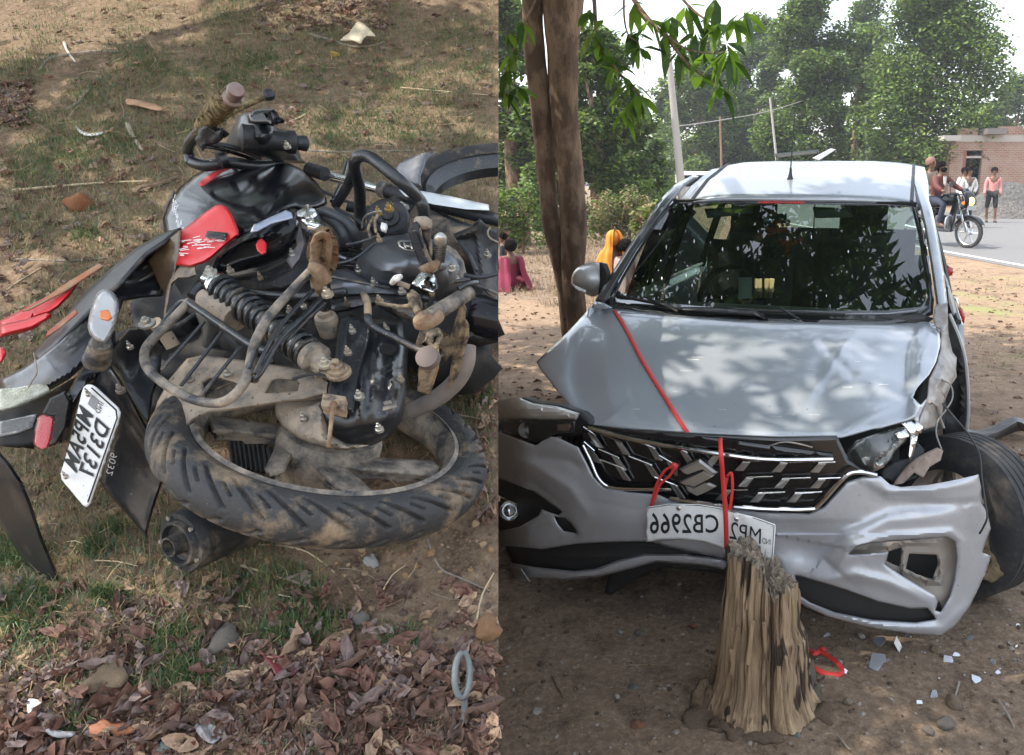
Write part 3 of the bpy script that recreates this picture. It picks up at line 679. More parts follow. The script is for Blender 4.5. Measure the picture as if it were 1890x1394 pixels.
# --- left headlamp
hl = panel('headlight', [(884, 742), (925, 738), (960, 735), (982, 744), (1028, 750), (1072, 764), (1092, 782), (1084, 796), (1062, 806), (1030, 806), (988, 822), (930, 800), (884, 788)], S_f(.06), blkpl, car, res=8, solid=.05, relief=relief_fn([('ridge', [(890, 780), (960, 800), (1060, 800)], 6, .01)]))
panel('upper_housing', [(884, 744), (925, 738), (958, 734), (984, 744), (1028, 750), (1070, 763), (1064, 776), (1010, 778), (940, 776), (884, 778)], S_f(.02), mat('hazy_lens_top', (.62, .61, .57), .3, .2, coat=.5, dust=((.35, .3, .24), 12, .5, .9)), hl, res=6, relief=relief_fn([('dent', 960, 755, 80, 12, .03)]), roll=(10, .03))
panel('lens', [(884, 776), (940, 775), (1010, 777), (1062, 777), (1060, 798), (1028, 802), (988, 818), (930, 798), (884, 787)], S_f(.012), lens_c, hl, res=10, solid=.002)
for x, y, r_ in ((922, 788, .026), (972, 794, .032)):
    c = Vector(S_f(.022)(A_([x*1.]), A_([y*1.]), 0)[0]); MB().lathe(c, (CAM-c).normalized(), [(r_, .0), (r_*.95, .012), (r_*.7, .004), (r_*.3, -.008), (.0001, -.01)], 20).build('reflector_bowl', chromed, hl)
panel('amber_reflector', [(1006, 782), (1054, 780), (1050, 797), (1010, 801)], S_f(.03), amber, hl, res=6)
# --- right headlamp, smashed and hanging
sh_lens = glass('cracked_lens', (.88, .92, .91), .12, .06, 1.7, (.42, .44, .42))
S_hr = S_tv([(1565, 825, .16), (1575, 875, .16), (1640, 800, .26), (1640, 850, .12), (1700, 785, .36), (1690, 830, .30), (1600, 850, .08)])
hr2 = panel('headlight', [(1560, 836), (1580, 814), (1610, 803), (1652, 790), (1684, 786), (1682, 802), (1668, 818), (1652, 832), (1644, 850), (1622, 868), (1600, 880), (1574, 872)], S_hr, sh_lens, car, res=6, relief=relief_fn([('ridge', [(1575, 820), (1598, 862), (1640, 830), (1680, 795)], 3, .02)], 5, .006, .06), solid=.003, sharp=20); tag(hr2, 'smashed clear headlight hanging loose')
panel('reflector_bowl', [(1568, 838), (1590, 818), (1640, 806), (1666, 800), (1640, 838), (1612, 866), (1580, 868)], S_tv([(1565, 825, .24), (1575, 875, .24), (1640, 800, .32), (1640, 850, .22), (1690, 830, .34), (1600, 850, .2)]), chromed, hr2, res=6, relief=relief_fn([('ridge', [(1575, 850), (1640, 812)], 3, .02), ('ridge', [(1590, 862), (1650, 822)], 3, .02)], 4, .012, .09), sharp=15)
panel('amber_reflector', [(1598, 850), (1636, 838), (1632, 862), (1602, 876)], S_tv([(1565, 825, .18), (1640, 800, .2), (1640, 850, .14), (1600, 880, .14)]), amber, hr2, res=5)
for pl in ([(1664, 782), (1682, 778), (1700, 790), (1694, 806), (1680, 802)], [(1682, 802), (1694, 806), (1688, 830), (1680, 852), (1678, 840)], [(1652, 800), (1672, 792), (1678, 806), (1660, 812)], [(1690, 776), (1704, 788), (1700, 800), (1692, 794)]):
    panel('lens_shard', pl, S_tv([(1664, 782, .32), (1700, 790, .30), (1680, 850, .24), (1650, 800, .22)]), chrome, hr2, res=9, relief=relief_fn([], 9, .01, .07), sharp=10)
panel('mudguard_liner', [(1690, 812), (1706, 830), (1704, 862), (1690, 884), (1660, 892), (1630, 884), (1624, 868), (1650, 850), (1680, 846)], S_tv([(1690, 812, .45), (1704, 862, .4), (1630, 884, .3), (1660, 892, .3)]), blkpl, car, res=8, relief=relief_fn([], 4, .01, .05))
panel('bracket', [(1672, 862), (1690, 846), (1716, 832), (1730, 826), (1741, 832), (1736, 850), (1716, 862), (1704, 882), (1688, 872), (1668, 892), (1648, 896), (1656, 882)], S_tv([(1672, 862, .34), (1740, 832, .46), (1650, 896, .24)]), mat('bare_dirty_steel', (.36, .29, .24), .7, .2, col2=(.24, .17, .13), scale=20), car, res=6, relief=relief_fn([('ridge', [(1660, 885), (1700, 850), (1738, 830)], 3, .01)], 4, .006, .06), solid=.004)
# --- crumpled fender pieces on the right
S_cr = S_tv([(1690, 600, .95), (1740, 600, 1.05), (1690, 700, .5), (1740, 700, .7), (1700, 780, .4), (1745, 780, .6), (1770, 640, 1.1)])
def crum(pl, f, seed, m=bent, nm='crumpled_fender_piece', off=0):
    panel(nm, pl, S_cr, m, car, res=5, relief=relief_fn(f, seed, .012, .05), solid=.003, sharp=22)
crum([(1722, 600), (1738, 606), (1752, 622), (1758, 650), (1766, 660), (1764, 690), (1752, 720), (1742, 745), (1738, 770), (1726, 788), (1706, 794), (1696, 780), (1704, 756), (1712, 735), (1715, 700), (1730, 668), (1736, 640)], [('ridge', [(1736, 620), (1744, 670), (1728, 730), (1710, 780)], 6, .03), ('ridge', [(1720, 715), (1765, 690)], 4, .02)], 3)
crum([(1742, 668), (1764, 674), (1766, 696), (1752, 716), (1744, 735), (1734, 716), (1730, 690)], [('ridge', [(1745, 675), (1748, 725)], 5, .02)], 6)
crum([(1686, 735), (1700, 748), (1712, 735), (1710, 760), (1694, 782), (1684, 770)], [], 7, silver)
crum([(1734, 600), (1750, 598), (1752, 640), (1746, 668), (1736, 664)], [('ridge', [(1738, 600), (1742, 665)], 4, .02)], 8, bent)
panel('torn_inner_panel', [(1700, 690), (1740, 640), (1748, 700), (1744, 790), (1700, 800), (1668, 800), (1684, 760)], S_tv([(1700, 690, .95), (1748, 700, 1.0), (1700, 800, .8), (1668, 800, .8)]), darkint, car, res=14)
MB().tube(wpts([(1716, 742), (1730, 750), (1736, 775), (1742, 790)], S_cr, .02), .006, 6).build('metal_strut', bent, car)
MB().tube(wpts([(1738, 700), (1755, 712), (1758, 735), (1745, 758), (1732, 775), (1728, 800), (1738, 830)], S_cr, .05), .003, 5, smoothn=4).build('loose_wire', mat('grey_wire', (.25, .24, .22), .6), car)
MB().tube(wpts([(1740, 745), (1765, 775), (1790, 805), (1808, 840), (1812, 880), (1818, 925), (1822, 955), (1814, 975), (1808, 985)], S_tv([(1740, 745, .6), (1808, 840, .3), (1812, 980, .2)]), 0), .0035, 6, smoothn=4).build('loose_wire', mat('black_wire', (.03, .03, .03), .5), car)
# door edge and inner wheel arch
panel('front_door_edge', [(1742, 575), (1752, 582), (1762, 605), (1776, 640), (1785, 680), (1788, 730), (1786, 780), (1780, 812), (1740, 812), (1742, 720), (1748, 650)], S_v(1.12), blkpl, car, res=8, relief=relief_fn([('ridge', [(1768, 640), (1776, 700), (1774, 790)], 4, .03), ('dent', 1760, 760, 10, 14, -.03)], 4, .004, .06), solid=.02)
MB().tube(wpts([(1752, 580), (1770, 622), (1781, 662), (1786, 710), (1787, 760), (1782, 806)], S_v(1.10)), .008, 6, smoothn=3).build('door_seal', mat('silver_trim', (.4, .41, .42), .4, .5), car)
# --- windshield with black border, cowl and wipers
wsb = [(1112, 556), (1140, 520), (1170, 468), (1204, 416), (1240, 371), (1300, 370), (1400, 370), (1500, 371), (1600, 373), (1690, 377), (1704, 420), (1716, 490), (1724, 555), (1722, 580), (1700, 588), (1640, 597), (1540, 598), (1425, 596), (1300, 590), (1180, 580), (1120, 566)]
win = [(1134, 548), (1150, 515), (1178, 467), (1210, 417), (1245, 376), (1400, 374), (1600, 377), (1682, 381), (1694, 430), (1704, 490), (1712, 548), (1700, 566), (1640, 573), (1540, 574), (1425, 572), (1300, 566), (1190, 556), (1142, 553)]
frit = mat('black_glass_border', (.012, .013, .014), .12, coat=1.0)
wsf = panel('windshield', wsb, S_ws(), frit, car, holes=[win], res=12, solid=.004)
panel('windshield_glass', win, S_ws(.0), ws_glass, wsf, res=16, solid=0)
panel('cowl_panel', [(1112, 562), (1300, 578), (1425, 584), (1560, 588), (1700, 580), (1724, 588), (1700, 606), (1560, 610), (1425, 604), (1250, 596), (1112, 574)], S_v(1.02), blkpl, car, res=14)
def wiper(a, b, c, d):
    wp = MB().tube(wpts([a, b], S_ws(-.03)), [.006, .005], 6).build('wiper', blkpl, car)
    MB().tube(wpts([c, ((c[0]+d[0])/2, (c[1]+d[1])/2-1), d], S_ws(-.02)), .008, 6).build('wiper_blade', blkpl, wp)
wiper((1250, 575), (1190, 548), (1140, 546), (1270, 574)); wiper((1410, 582), (1260, 572), (1255, 572), (1400, 580)); wiper((1475, 590), (1440, 568), (1330, 572), (1560, 582))
mb = MB(); mb.tube(wpts([(1250, 571), (1330, 573), (1390, 578), (1415, 590)], S_ws(-.025)), [.010, .014, .014, .01], 8).build('wiper_arm', blkgl, car)
# --- pillars, roof, sides (car coordinates)
S_pil = lambda v0, v1, y0, y1: S_tv([(1100, y0, v0), (1800, y0, v0), (1100, y1, v1), (1800, y1, v1)])
S_a = S_tv([(1105, 556, 1.02), (1180, 450, 1.35), (1243, 365, 1.74), (1290, 322, 2.2), (1745, 585, 1.02), (1725, 470, 1.35), (1695, 372, 1.74), (1680, 318, 2.3)])
panel('pillar', [(1098, 556), (1126, 508), (1160, 455), (1196, 402), (1222, 365), (1244, 342), (1280, 322), (1290, 326), (1262, 346), (1243, 369), (1210, 412), (1174, 464), (1142, 518), (1116, 560)], S_a, mat('dark_pillar', (.07, .08, .09), .3, .3, coat=.8), car, res=7, roll=(6, .03))
panel('pillar', [(1745, 590), (1749, 560), (1742, 500), (1732, 440), (1720, 385), (1704, 342), (1688, 322), (1676, 318), (1686, 345), (1696, 376), (1706, 420), (1718, 490), (1728, 560), (1728, 588)], S_a, silver, car, res=6, roll=(7, .035))
panel('pillar_base', [(1728, 562), (1749, 560), (1750, 598), (1742, 612), (1726, 600), (1722, 585)], S_a, bent, car, res=6, relief=relief_fn([], 3, .006, .07))
panel('quarter_trim', [(1098, 556), (1116, 560), (1130, 568), (1112, 570), (1092, 567)], S_a, silver, car, res=6)
# roof
def roof_w(u, v):
    a = np.interp(v, [1.68, 1.78, 2.1, 2.6, 3.2, 3.9, 4.15], [1.515, 1.548, 1.64, 1.725, 1.72, 1.64, 1.56]); return a-.055*np.abs(u/.66)**5
rows = []
for v in np.linspace(1.735, 4.15, 40):
    hw = np.interp(v, [1.7, 2.2, 4.15], [.665, .655, .58]); rows.append([cw(u, v+.10*u*u, float(roof_w(u, v))) for u in np.linspace(-hw-.01, hw-.03, 34)])
rf = MB().grid(rows).build('roof', silver, car, solid=.02, sharp=50)
for s_ in (-1, 1):
    MB().tube([cw(s_*.56-.01, v+.03, float(roof_w(s_*.56, v))+.008) for v in np.linspace(1.76, 4.0, 14)], .012, 6).build('roof_channel', blkpl, rf)
MB().tube(wpts([(1243, 370), (1400, 369), (1550, 370), (1692, 376)], S_ws(-.004)), .008, 6, smoothn=3).build('windshield_seal', blkpl, car)
an = cw(-.02, 2.02, 1.625)
an = Vector(S_v(2.05)(A_([1458.]), A_([338.]), 0)[0])
a_ = MB().lathe(an, (0, -.1, 1), [(.028, -.01), (.026, .005), (.014, .03), (.009, .05), (.006, .08)], 16).build('antenna', blkpl, rf)
MB().tube([an+Vector((0, -.004, .07)), an+Vector((.004, -.02, .25)), an+Vector((.006, -.03, .36))], [.004, .0028, .002], 6).build('antenna_rod', blkpl, a_)
# body sides: doors, glass, rear quarter
def sidegrid(sgn, v0, v1, w0, w1, nv=14, nw=8, infl=0):
    rows = []
    for w_ in np.linspace(w0, w1, nw):
        r = []
        for v in np.linspace(v0, v1, nv):
            u = .845-.05*((w_-.65)/.5)**2-.12*max(0, v-3.7)**1.5+infl; r.append(cw(sgn*u-.03, v, w_))
        rows.append(r)
    return rows
def winpt(sgn, v, w_):
    u = .81-.36*(w_-1.02)**1.15 if w_ > 1.02 else .81; return cw(sgn*u-.03, v, w_)
for sgn in (-1, 1):
    v0 = .95 if sgn < 0 else 1.14
    if sgn < 0: MB().grid(sidegrid(sgn, v0, 1.15, .28, 1.06, 4)).build('fender', silver, car, solid=.01)
    d1 = MB().grid(sidegrid(sgn, 1.16, 2.2, .28, 1.03)).build('door', silver, car, solid=.03)
    d2 = MB().grid(sidegrid(sgn, 2.21, 3.15, .28, 1.03)).build('door', silver, car, solid=.03)
    MB().grid(sidegrid(sgn, 3.16, 4.2, .32, 1.05)).build('rear_quarter', silver, car, solid=.03)
    for (a, b) in ((1.45, 2.17), (2.25, 3.1), (3.2, 3.85)):
        rows = [[winpt(sgn, a+(b-a)*i/6+(.32*(w_-1.03) if a < 1.5 else 0)*(1-i/6), w_) for i in range(7)] for w_ in np.linspace(1.03, 1.50, 6)]
        MB().grid(rows).build('side_window', side_glass, car, sharp=0)
    for v in (2.21, 3.15, 3.95): MB().tube([winpt(sgn, v, w_) for w_ in (1.02, 1.2, 1.4, 1.58)], .025, 6).build('door_pillar', blkpl, car)
    MB().tube([winpt(sgn, v, 1.04)+CU*sgn*.005 for v in (1.2, 2.2, 3.2, 3.9)], .014, 6).build('window_sill', chromed if sgn < 0 else blkpl, car)
    MB().tube([cw(sgn*.60-.03, v, float(roof_w(.6, v))-.02) for v in np.linspace(1.8, 4.0, 10)], .028, 6).build('roof_rail', silver, car)
MB().grid([[cw(u, 4.2-.25*u*u+(-.16*(w_-.95) if w_ > .95 else 0), w_) for u in np.linspace(-.78, .72, 12)] for w_ in (.3, .6, .9, 1.05)]).build('tailgate', silver, car, solid=.02)
MB().grid([[cw(u*(1-.25*(w_-1.05)), 4.18-.2*u*u-.35*(w_-1.05), w_) for u in np.linspace(-.72, .66, 8)] for w_ in (1.05, 1.3, 1.55)]).build('rear_window', side_glass, car)
for x, y, hh in ((1774, 588, 24), (1752, 500, 12)):
    tl = [(x-6, y-hh), (x+2, y-hh+6), (x+7, y-4), (x+6, y+8), (x-4, y+12), (x-8, y)]
    panel('tail_light', tl, S_v(3.6), redlens, car, res=6, solid=.04)
panel('door_handle', [(1760, 548), (1768, 550), (1773, 562), (1770, 574), (1762, 572)], S_v(2.2), chrome, car, res=5, roll=(3, .02), solid=.01)
panel('door_skin_edge', [(1742, 500), (1750, 520), (1762, 560), (1772, 610), (1780, 650), (1772, 640), (1756, 590), (1747, 560)], S_v(1.35), silver, car, res=6, roll=(4, .03))
# underbody, floor pan, far wheels
MB().box(cw(-.02, 2.6, .30), CU*.74, CV*1.55, CW*.05).build('floor_pan', darkint, car, False)
MB().box(cw(-.05, .62, .45), CU*.62, CV*.26, CW*.22).build('dark_engine_fill', darkint, car, False)
MB().box(cw(-.02, 1.03, .62), CU*.74, CV*.02, CW*.36).build('firewall', darkint, car, False)
panel('splash_shield', [(1130, 1040), (1190, 1030), (1240, 1040), (1170, 1072), (1128, 1098), (1115, 1095)], S_v(.25), blkpl, car, res=10, relief=relief_fn([], 3, .01, .04))
def wheel(c, axis, r=.315, w_=.19, parent=None, rimm=None, grooves=True, name='wheel'):
    "car wheel: tyre with grooves, rim, spokes"
    c = Vector(c); n = Vector(axis).normalized(); root = MB().lathe(c, n, [(r*.60, -w_*.45), (r*.64, -w_*.4), (r*.60, -w_*.2), (r*.58, .0), (r*.62, w_*.42), (r*.60, w_*.45)], 40).build(name, rimm or bent, parent)
    prof = [(r*.60, -w_*.46), (r*.72, -w_*.5), (r*.86, -w_*.5), (r*.955, -w_*.46)]
    k = 5; xs_ = []
    for i in range(k):
        a = -.42+.84*i/k; b = -.42+.84*(i+1)/k
        prof += [(r, w_*(a+.015)), (r, w_*(b-.03)), (r-.009, w_*(b-.022)), (r-.009, w_*(b+.005))]
    prof += [(r, w_*.43), (r*.955, w_*.46), (r*.86, w_*.5), (r*.72, w_*.5), (r*.60, w_*.46)]
    MB().lathe(c, n, prof, 64).build('tyre', rubber, root)
    a = n.orthogonal().normalized(); b = n.cross(a); sp = MB()
    for i in range(5):
        d = a*cos(i*2*pi/5)+b*sin(i*2*pi/5); t = n.cross(d); sp.prism([c+d*.03+t*.022+n*w_*.2, c+d*r*.6+t*.018+n*w_*.3, c+d*r*.6-t*.018+n*w_*.3, c+d*.03-t*.022+n*w_*.2], -n*.02)
    sp.lathe(c, n, [(.0001, w_*.24), (.05, w_*.22), (.06, w_*.1), (.0001, w_*.1)], 16); sp.build('spokes', rimm or bent, root); return root
wc = S_v(.78)(A_([1772.]), A_([950.]), 0)[0]
wheel(wc, (CU*-.62-CV*.78+CW*.06), .33, .20, car); 
wheel(cw(-.75, .75, .31), -CU, .31, .18, car); wheel(cw(-.75, 3.4, .31), -CU, .31, .18, car); wheel(cw(.72, 3.4, .31), CU, .31, .18, car)
panel('mud_clump', [(1790, 960), (1830, 940), (1870, 960), (1886, 1010), (1870, 1050), (1830, 1076), (1800, 1060), (1796, 1000)], S_tv([(1790, 960, .62), (1886, 1010, .6), (1830, 1076, .5)]), mat('caked_mud', (.10, .075, .045), .95, col2=(.2, .15, .08), scale=30, bump=1, bscale=60), car, res=6, relief=relief_fn([], 3, .02, .06), solid=.02)
# --- mirror
S_m = S_tv([(1055, 515, 1.30), (1085, 512, 1.22), (1118, 515, 1.26), (1085, 490, 1.32), (1090, 545, 1.30)])
mir = panel('wing_mirror', sm([(1054, 520), (1057, 505), (1068, 493), (1085, 486), (1104, 484), (1116, 488), (1120, 505), (1116, 530), (1104, 545), (1090, 547), (1070, 537), (1057, 528)], 3), S_m, mat('mirror_shell_silver', (.62, .63, .64), .35, .1, coat=.6), car, res=5, roll=(14, .05), solid=.02)  # paler copy of the body silver, lightened to offset its dark shading
panel('mirror_back', [(1106, 485), (1117, 488), (1123, 505), (1122, 528), (1112, 540), (1104, 545), (1108, 515)], S_v(1.24), blkpl, mir, res=6, solid=.03)
panel('indicator', [(1054, 520), (1062, 527), (1082, 536), (1080, 540), (1062, 533)], S_tv([(1055, 515, 1.27), (1085, 532, 1.20), (1118, 515, 1.26)]), white_pl, mir, res=6)
MB().tube([cw(-.84, 1.25, 1.10), cw(-.76, 1.2, 1.06)], .025, 8).build('mirror_stem', blkpl, mir)
# --- interior
sw = MB(); c = cw(-.33, 1.75, 1.02); n = (CV*-.85+CW*.5).normalized(); a = CU; b = n.cross(a); sw.tube([c+(a*cos(t)+b*sin(t))*.18 for t in np.linspace(0, 2*pi, 33)], .015, 8, False); sw.tube([c-a*.18, c+a*.18], .014, 6); sw.lathe(c, n, [(.0001, .03), (.05, .025), (.06, -.02)], 12); sw.build('steering_wheel', darkint, car)
def dash_pt(u, k): return cw(u, *[(1.02, 1.03), (1.2, 1.05), (1.38, 1.04), (1.46, .96), (1.48, .7)][k])
MB().grid([[dash_pt(u, k) for u in np.linspace(-.72, .66, 12)] for k in range(5)]).build('dashboard', paleint, car, solid=.01)
for u in (-.33, .30):
    st = MB(); st.grid([[cw(u+x, 2.12+.16*k+.04*abs(x)/.2, .72+.55*k) for x in (-.25, -.2, -.1, 0, .1, .2, .25)] for k in (0, .3, .7, 1)]); s_ = st.build('seat', greyint, car, solid=.10)
    MB().grid([[cw(u+x, 2.32+.03*k, 1.32+.2*k) for x in (-.13, -.1, 0, .1, .13)] for k in (0, .5, 1)]).build('headrest', greyint, s_, solid=.08)
MB().grid([[cw(u, 3.0+.1*k, .7+.6*k) for u in (-.6, -.2, .2, .6)] for k in (0, .5, 1)]).build('rear_seat', greyint, car, solid=.12)
MB().grid([[cw(u, v, float(roof_w(u, v))-.04) for u in np.linspace(-.56, .5, 8)] for v in np.linspace(1.8, 4.0, 8)]).build('headliner', paleint, car, solid=.008)
panel('rear_view_mirror', [(1406, 396), (1452, 394), (1452, 406), (1408, 408)], S_ws(.10), mat('mirror_glass', (.4, .6, .55), .1, 1), car, res=8, solid=.02)
panel('sun_visor', [(1300, 385), (1390, 382), (1388, 392), (1305, 400)], S_ws(.05), paleint, car, res=10, solid=.01); panel('sun_visor', [(1500, 382), (1560, 384), (1575, 398), (1505, 400)], S_ws(.05), paleint, car, res=10, solid=.01)
gar = mat('orange_garland', (.7, .12, .02), .8, bump=1, bscale=80)
mb = MB(); g = random.Random(4)
for i in range(40):
    x, y = (1430+g.gauss(0, 13), 422+g.gauss(0, 9)) if i < 26 else (1452+g.gauss(0, 14), 450+g.gauss(0, 5))
    c = Vector(S_ws(.09)(A_([x]), A_([y]), 0)[0]); mb.lathe(c, (g.uniform(-1, 1), -1, g.uniform(-1, 1)), [(.0001, -.01), (.012, 0), (.0001, .01)], 6)
mb.build('hanging_garland', gar, car)
panel('paper_pass', [(1363, 512), (1388, 512), (1388, 551), (1363, 552)], S_ws(.02), mat('pale_card', (.6, .66, .6), .7), car, res=10, solid=.001)
mb = MB()
for x in (1395, 1404, 1413, 1422): mb.tube(wpts([(x, 550), (x+g.uniform(-3, 3), 515)], S_v(1.15)), [.008, .012], 6)
mb.build('dashboard_idol', mat('idol_yellow', (.6, .5, .2), .4), car)
# red windscreen sticker: illegible small lettering-like marks
mb = MB(); x = 1400
while x < 1482:
    w_ = g.uniform(1.5, 3.6); y = 373.5+(x-1400)*.012
    q = wpts([(x, y-g.uniform(1.5, 2.8)), (x+w_, y-g.uniform(1, 2.8)), (x+w_*.9, y+g.uniform(.8, 2.4)), (x, y+g.uniform(.8, 2.4))], S_ws(), .003); mb.add(q, [(0, 1, 2, 3)]); x += w_+g.uniform(.5, 1.4)
mb.build('red_sticker', mat('red_sticker_ink', (.7, .05, .05), .5), wsf, False)
# bird lime drops on windshield
mb = MB()
for i in range(40):
    x = g.uniform(1150, 1700) if g.random() < .5 else g.gauss(1230, 50); y = g.uniform(390, 570)
    if not inpoly(A_([x]), A_([y]), win)[0]: continue
    l_ = g.uniform(1.5, 7); w_ = g.uniform(.5, 1.3); q = wpts([(x, y-l_*.4), (x+w_, y), (x+w_*.4, y+l_), (x-w_, y+l_*.3)], S_ws(), .003); mb.add(q, [(0, 1, 2, 3)])
o = mb.build('water_spots', mat('bird_lime', (.7, .74, .72), .7), wsf, False); o['kind'] = 'stuff'
# --- the red strap
strap = empty('red_strap', S_hood()(A_([1268.]), A_([799.]), 0)[0]); tag(strap, 'red woven strap running over the silver hood and tied through the grille', 'strap')
P = wpts([(1134, 573), (1146, 592), (1162, 620), (1180, 655), (1200, 690), (1222, 725), (1245, 762), (1268, 798)], S_hood(.004)); ribbon('hood_strap', P, .0085, (0, -.2, 1), redrib, strap)
P = wpts([(1329, 812), (1331, 840), (1334, 880), (1338, 930), (1340, 970), (1341, 1014)], S_f(-.06)); P[0] = wpts([(1329, 809)], S_f(.0))[0]; ribbon('hanging_strap', P, .008, -CV, redrib, strap)
for pts in ([(1246, 860), (1228, 868), (1214, 890), (1206, 915), (1200, 945)], [(1246, 862), (1236, 878), (1218, 895), (1210, 915), (1200, 944)], [(1342, 880), (1350, 874), (1352, 900), (1348, 935), (1342, 960)], [(1342, 882), (1338, 910), (1342, 940), (1342, 962)]):
    ribbon('strap_loop', wpts(pts, S_f(-.03)), .005, -CV+CU*.5, redrib, strap)
MB().lathe(wpts([(1244, 861)], S_f(-.02))[0], (.3, -1, 0), [(.0001, -.012), (.013, -.006), (.014, .004), (.0001, .014)], 10).build('strap_knot', redrib, strap)
# ================================================================== THE FALLEN MOTORCYCLE
DUST = (.33, .245, .16)
b_gloss = mat('bike_gloss_black', (.006, .007, .010), .16, coat=.08, spec=.28, speck=((.25, .2, .15), 260, .70))
b_panel = mat('scuffed_black_plastic', (.013, .015, .019), .30, spec=.6, coat=.3, dust=(DUST, 9, .60, 1.0), speck=((.2, .17, .13), 150, .70), bump=.08, bscale=60)
b_matt = mat('matt_black_plastic', (.018, .020, .024), .48, dust=(DUST, 11, .57, .95), speck=((.25, .2, .15), 200, .66), bump=.2, bscale=120)
b_metal = mat('black_enamel_steel', (.022, .025, .03), .30, .3, coat=.4, dust=(DUST, 16, .56, .85), speck=((.3, .25, .18), 330, .66), bump=.15, bscale=200)
b_alu = mat('grey_cast_aluminium', (.14, .15, .17), .38, .75, dust=(DUST, 9, .52, .95), speck=((.02, .02, .02), 200, .70))
b_dusty = mat('dust_coated_plastic', (.32, .26, .195), .85, col2=(.14, .125, .11), scale=26, mix=(.45, .68), speck=((.03, .028, .025), 150, .64), bump=.2, bscale=150)
b_greydust = mat('grey_dusty_metal', (.055, .056, .06), .5, .3, dust=((.34, .285, .22), 22, .38, .62), speck=((.02, .02, .02), 150, .62), bump=.2, bscale=120)
b_rust = mat('rusty_muddy_steel', (.17, .075, .032), .85, .1, col2=(.30, .23, .15), scale=30, speck=((.03, .02, .015), 160, .66), bump=.6, bscale=120)
b_tan = mat('mud_coated_steel', (.34, .26, .17), .85, col2=(.09, .07, .055), scale=40, mix=(.45, .60), bump=.5, bscale=140)
b_mud = mat('lumpy_mud', (.13, .10, .045), .95, col2=(.34, .26, .13), scale=90, mix=(.45, .55), bump=1, bscale=220)
b_red = mat('red_body_plastic', (.62, .022, .028), .38, coat=.15, dust=((.05, .03, .03), 11, .62, 1.0), bump=.05)
b_chrome = mat('fork_chrome', (.72, .74, .76), .14, 1.0, dust=((.12, .10, .08), 10, .58, .95))
b_steel = mat('bright_bolt_steel', (.55, .54, .50), .3, .9, dust=(DUST, 60, .5, .8))
b_tyre = mat('muddy_tyre_rubber', (.034, .034, .035), .6, dust=((.30, .22, .14), 11, .49, .66), bump=.4, bscale=150, speck=((.24, .18, .12), 300, .70))
b_tyre2 = mat('front_tyre_rubber', (.028, .028, .03), .8, dust=((.26, .20, .14), 9, .50, .66), bump=.35, bscale=90, speck=((.01, .01, .01), 120, .64))
b_lens = glass('signal_lens', (.97, .98, .99), .48, .03, 1.4, (.95, .96, .98)); b_refl = mat('bright_reflector', (.88, .9, .92), .4, .0, coat=.5); b_white = mat('decal_white', (.66, .70, .72), .3, coat=.4, dust=((.1, .08, .07), 30, .6, .9))  # milky white lens body stands in for the signal's bright reflection
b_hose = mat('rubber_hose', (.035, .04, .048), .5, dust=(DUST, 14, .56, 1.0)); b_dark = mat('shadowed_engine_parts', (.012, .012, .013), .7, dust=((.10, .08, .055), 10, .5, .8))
bike = empty('fallen_motorcycle', bk(620, 860, 0)); tag(bike, 'wrecked black and red motorcycle lying on its side on the grassy bank', 'motorcycle')
hp = lambda x, y, h: bk(x, y, h)
RS = .70
def T(name, pts, r, m, parent=None, seg=10, sn=4, **k):
    r = [q*RS for q in r] if hasattr(r, '__len__') else r*RS
    return MB().tube([hp(*p) for p in pts], r, seg, smoothn=sn).build(name, m, parent if parent is not None else bike, **k)
def PB(name, pl, h, m, parent=None, feats=(), seed=None, namp=0, res=6, roll=None, solid=.004, holes=(), nsc=.03, sharp=35, smooth_pl=0):
    s = S_h(h) if not hasattr(h, '__len__') else S_th(h)
    return panel(name, sm(pl, smooth_pl) if smooth_pl else pl, s, m, parent if parent is not None else bike, holes=holes, res=res, relief=relief_fn(list(feats), seed, namp, nsc), roll=roll, solid=solid, sharp=sharp)
def bolt(x, y, h, r=.009, m=None, parent=None, ax=None):
    c = hp(x, y, h); r = r*.62; return MB().lathe(c, ax or BN, [(r*1.7, -.004), (r*1.7, .001), (r, .0015), (r, .007), (r*.9, .0085), (r*.5, .009), (r*.5, .013), (.0001, .0135)], 8).build('bolt', m or b_steel, parent or bike, sharp=30)
# --- dark filler plates added behind the gaps, standing in for shade
PB('dark_engine_fill', [(300, 440), (420, 380), (560, 380), (600, 390), (650, 430), (760, 420), (840, 470), (900, 470), (900, 600), (860, 650), (800, 660), (700, 600), (640, 640), (560, 660), (460, 650), (340, 570), (250, 620), (240, 560), (290, 520)], .17, b_dark, seed=4, namp=.03, res=14, solid=.10, nsc=.05)
PB('shade_fill_plate', [(150, 640), (250, 600), (340, 590), (470, 640), (560, 660), (500, 690), (380, 660), (310, 700), (285, 760), (275, 800), (230, 720), (160, 700)], .12, b_dark, seed=5, namp=.012, res=12, solid=.06, nsc=.05)
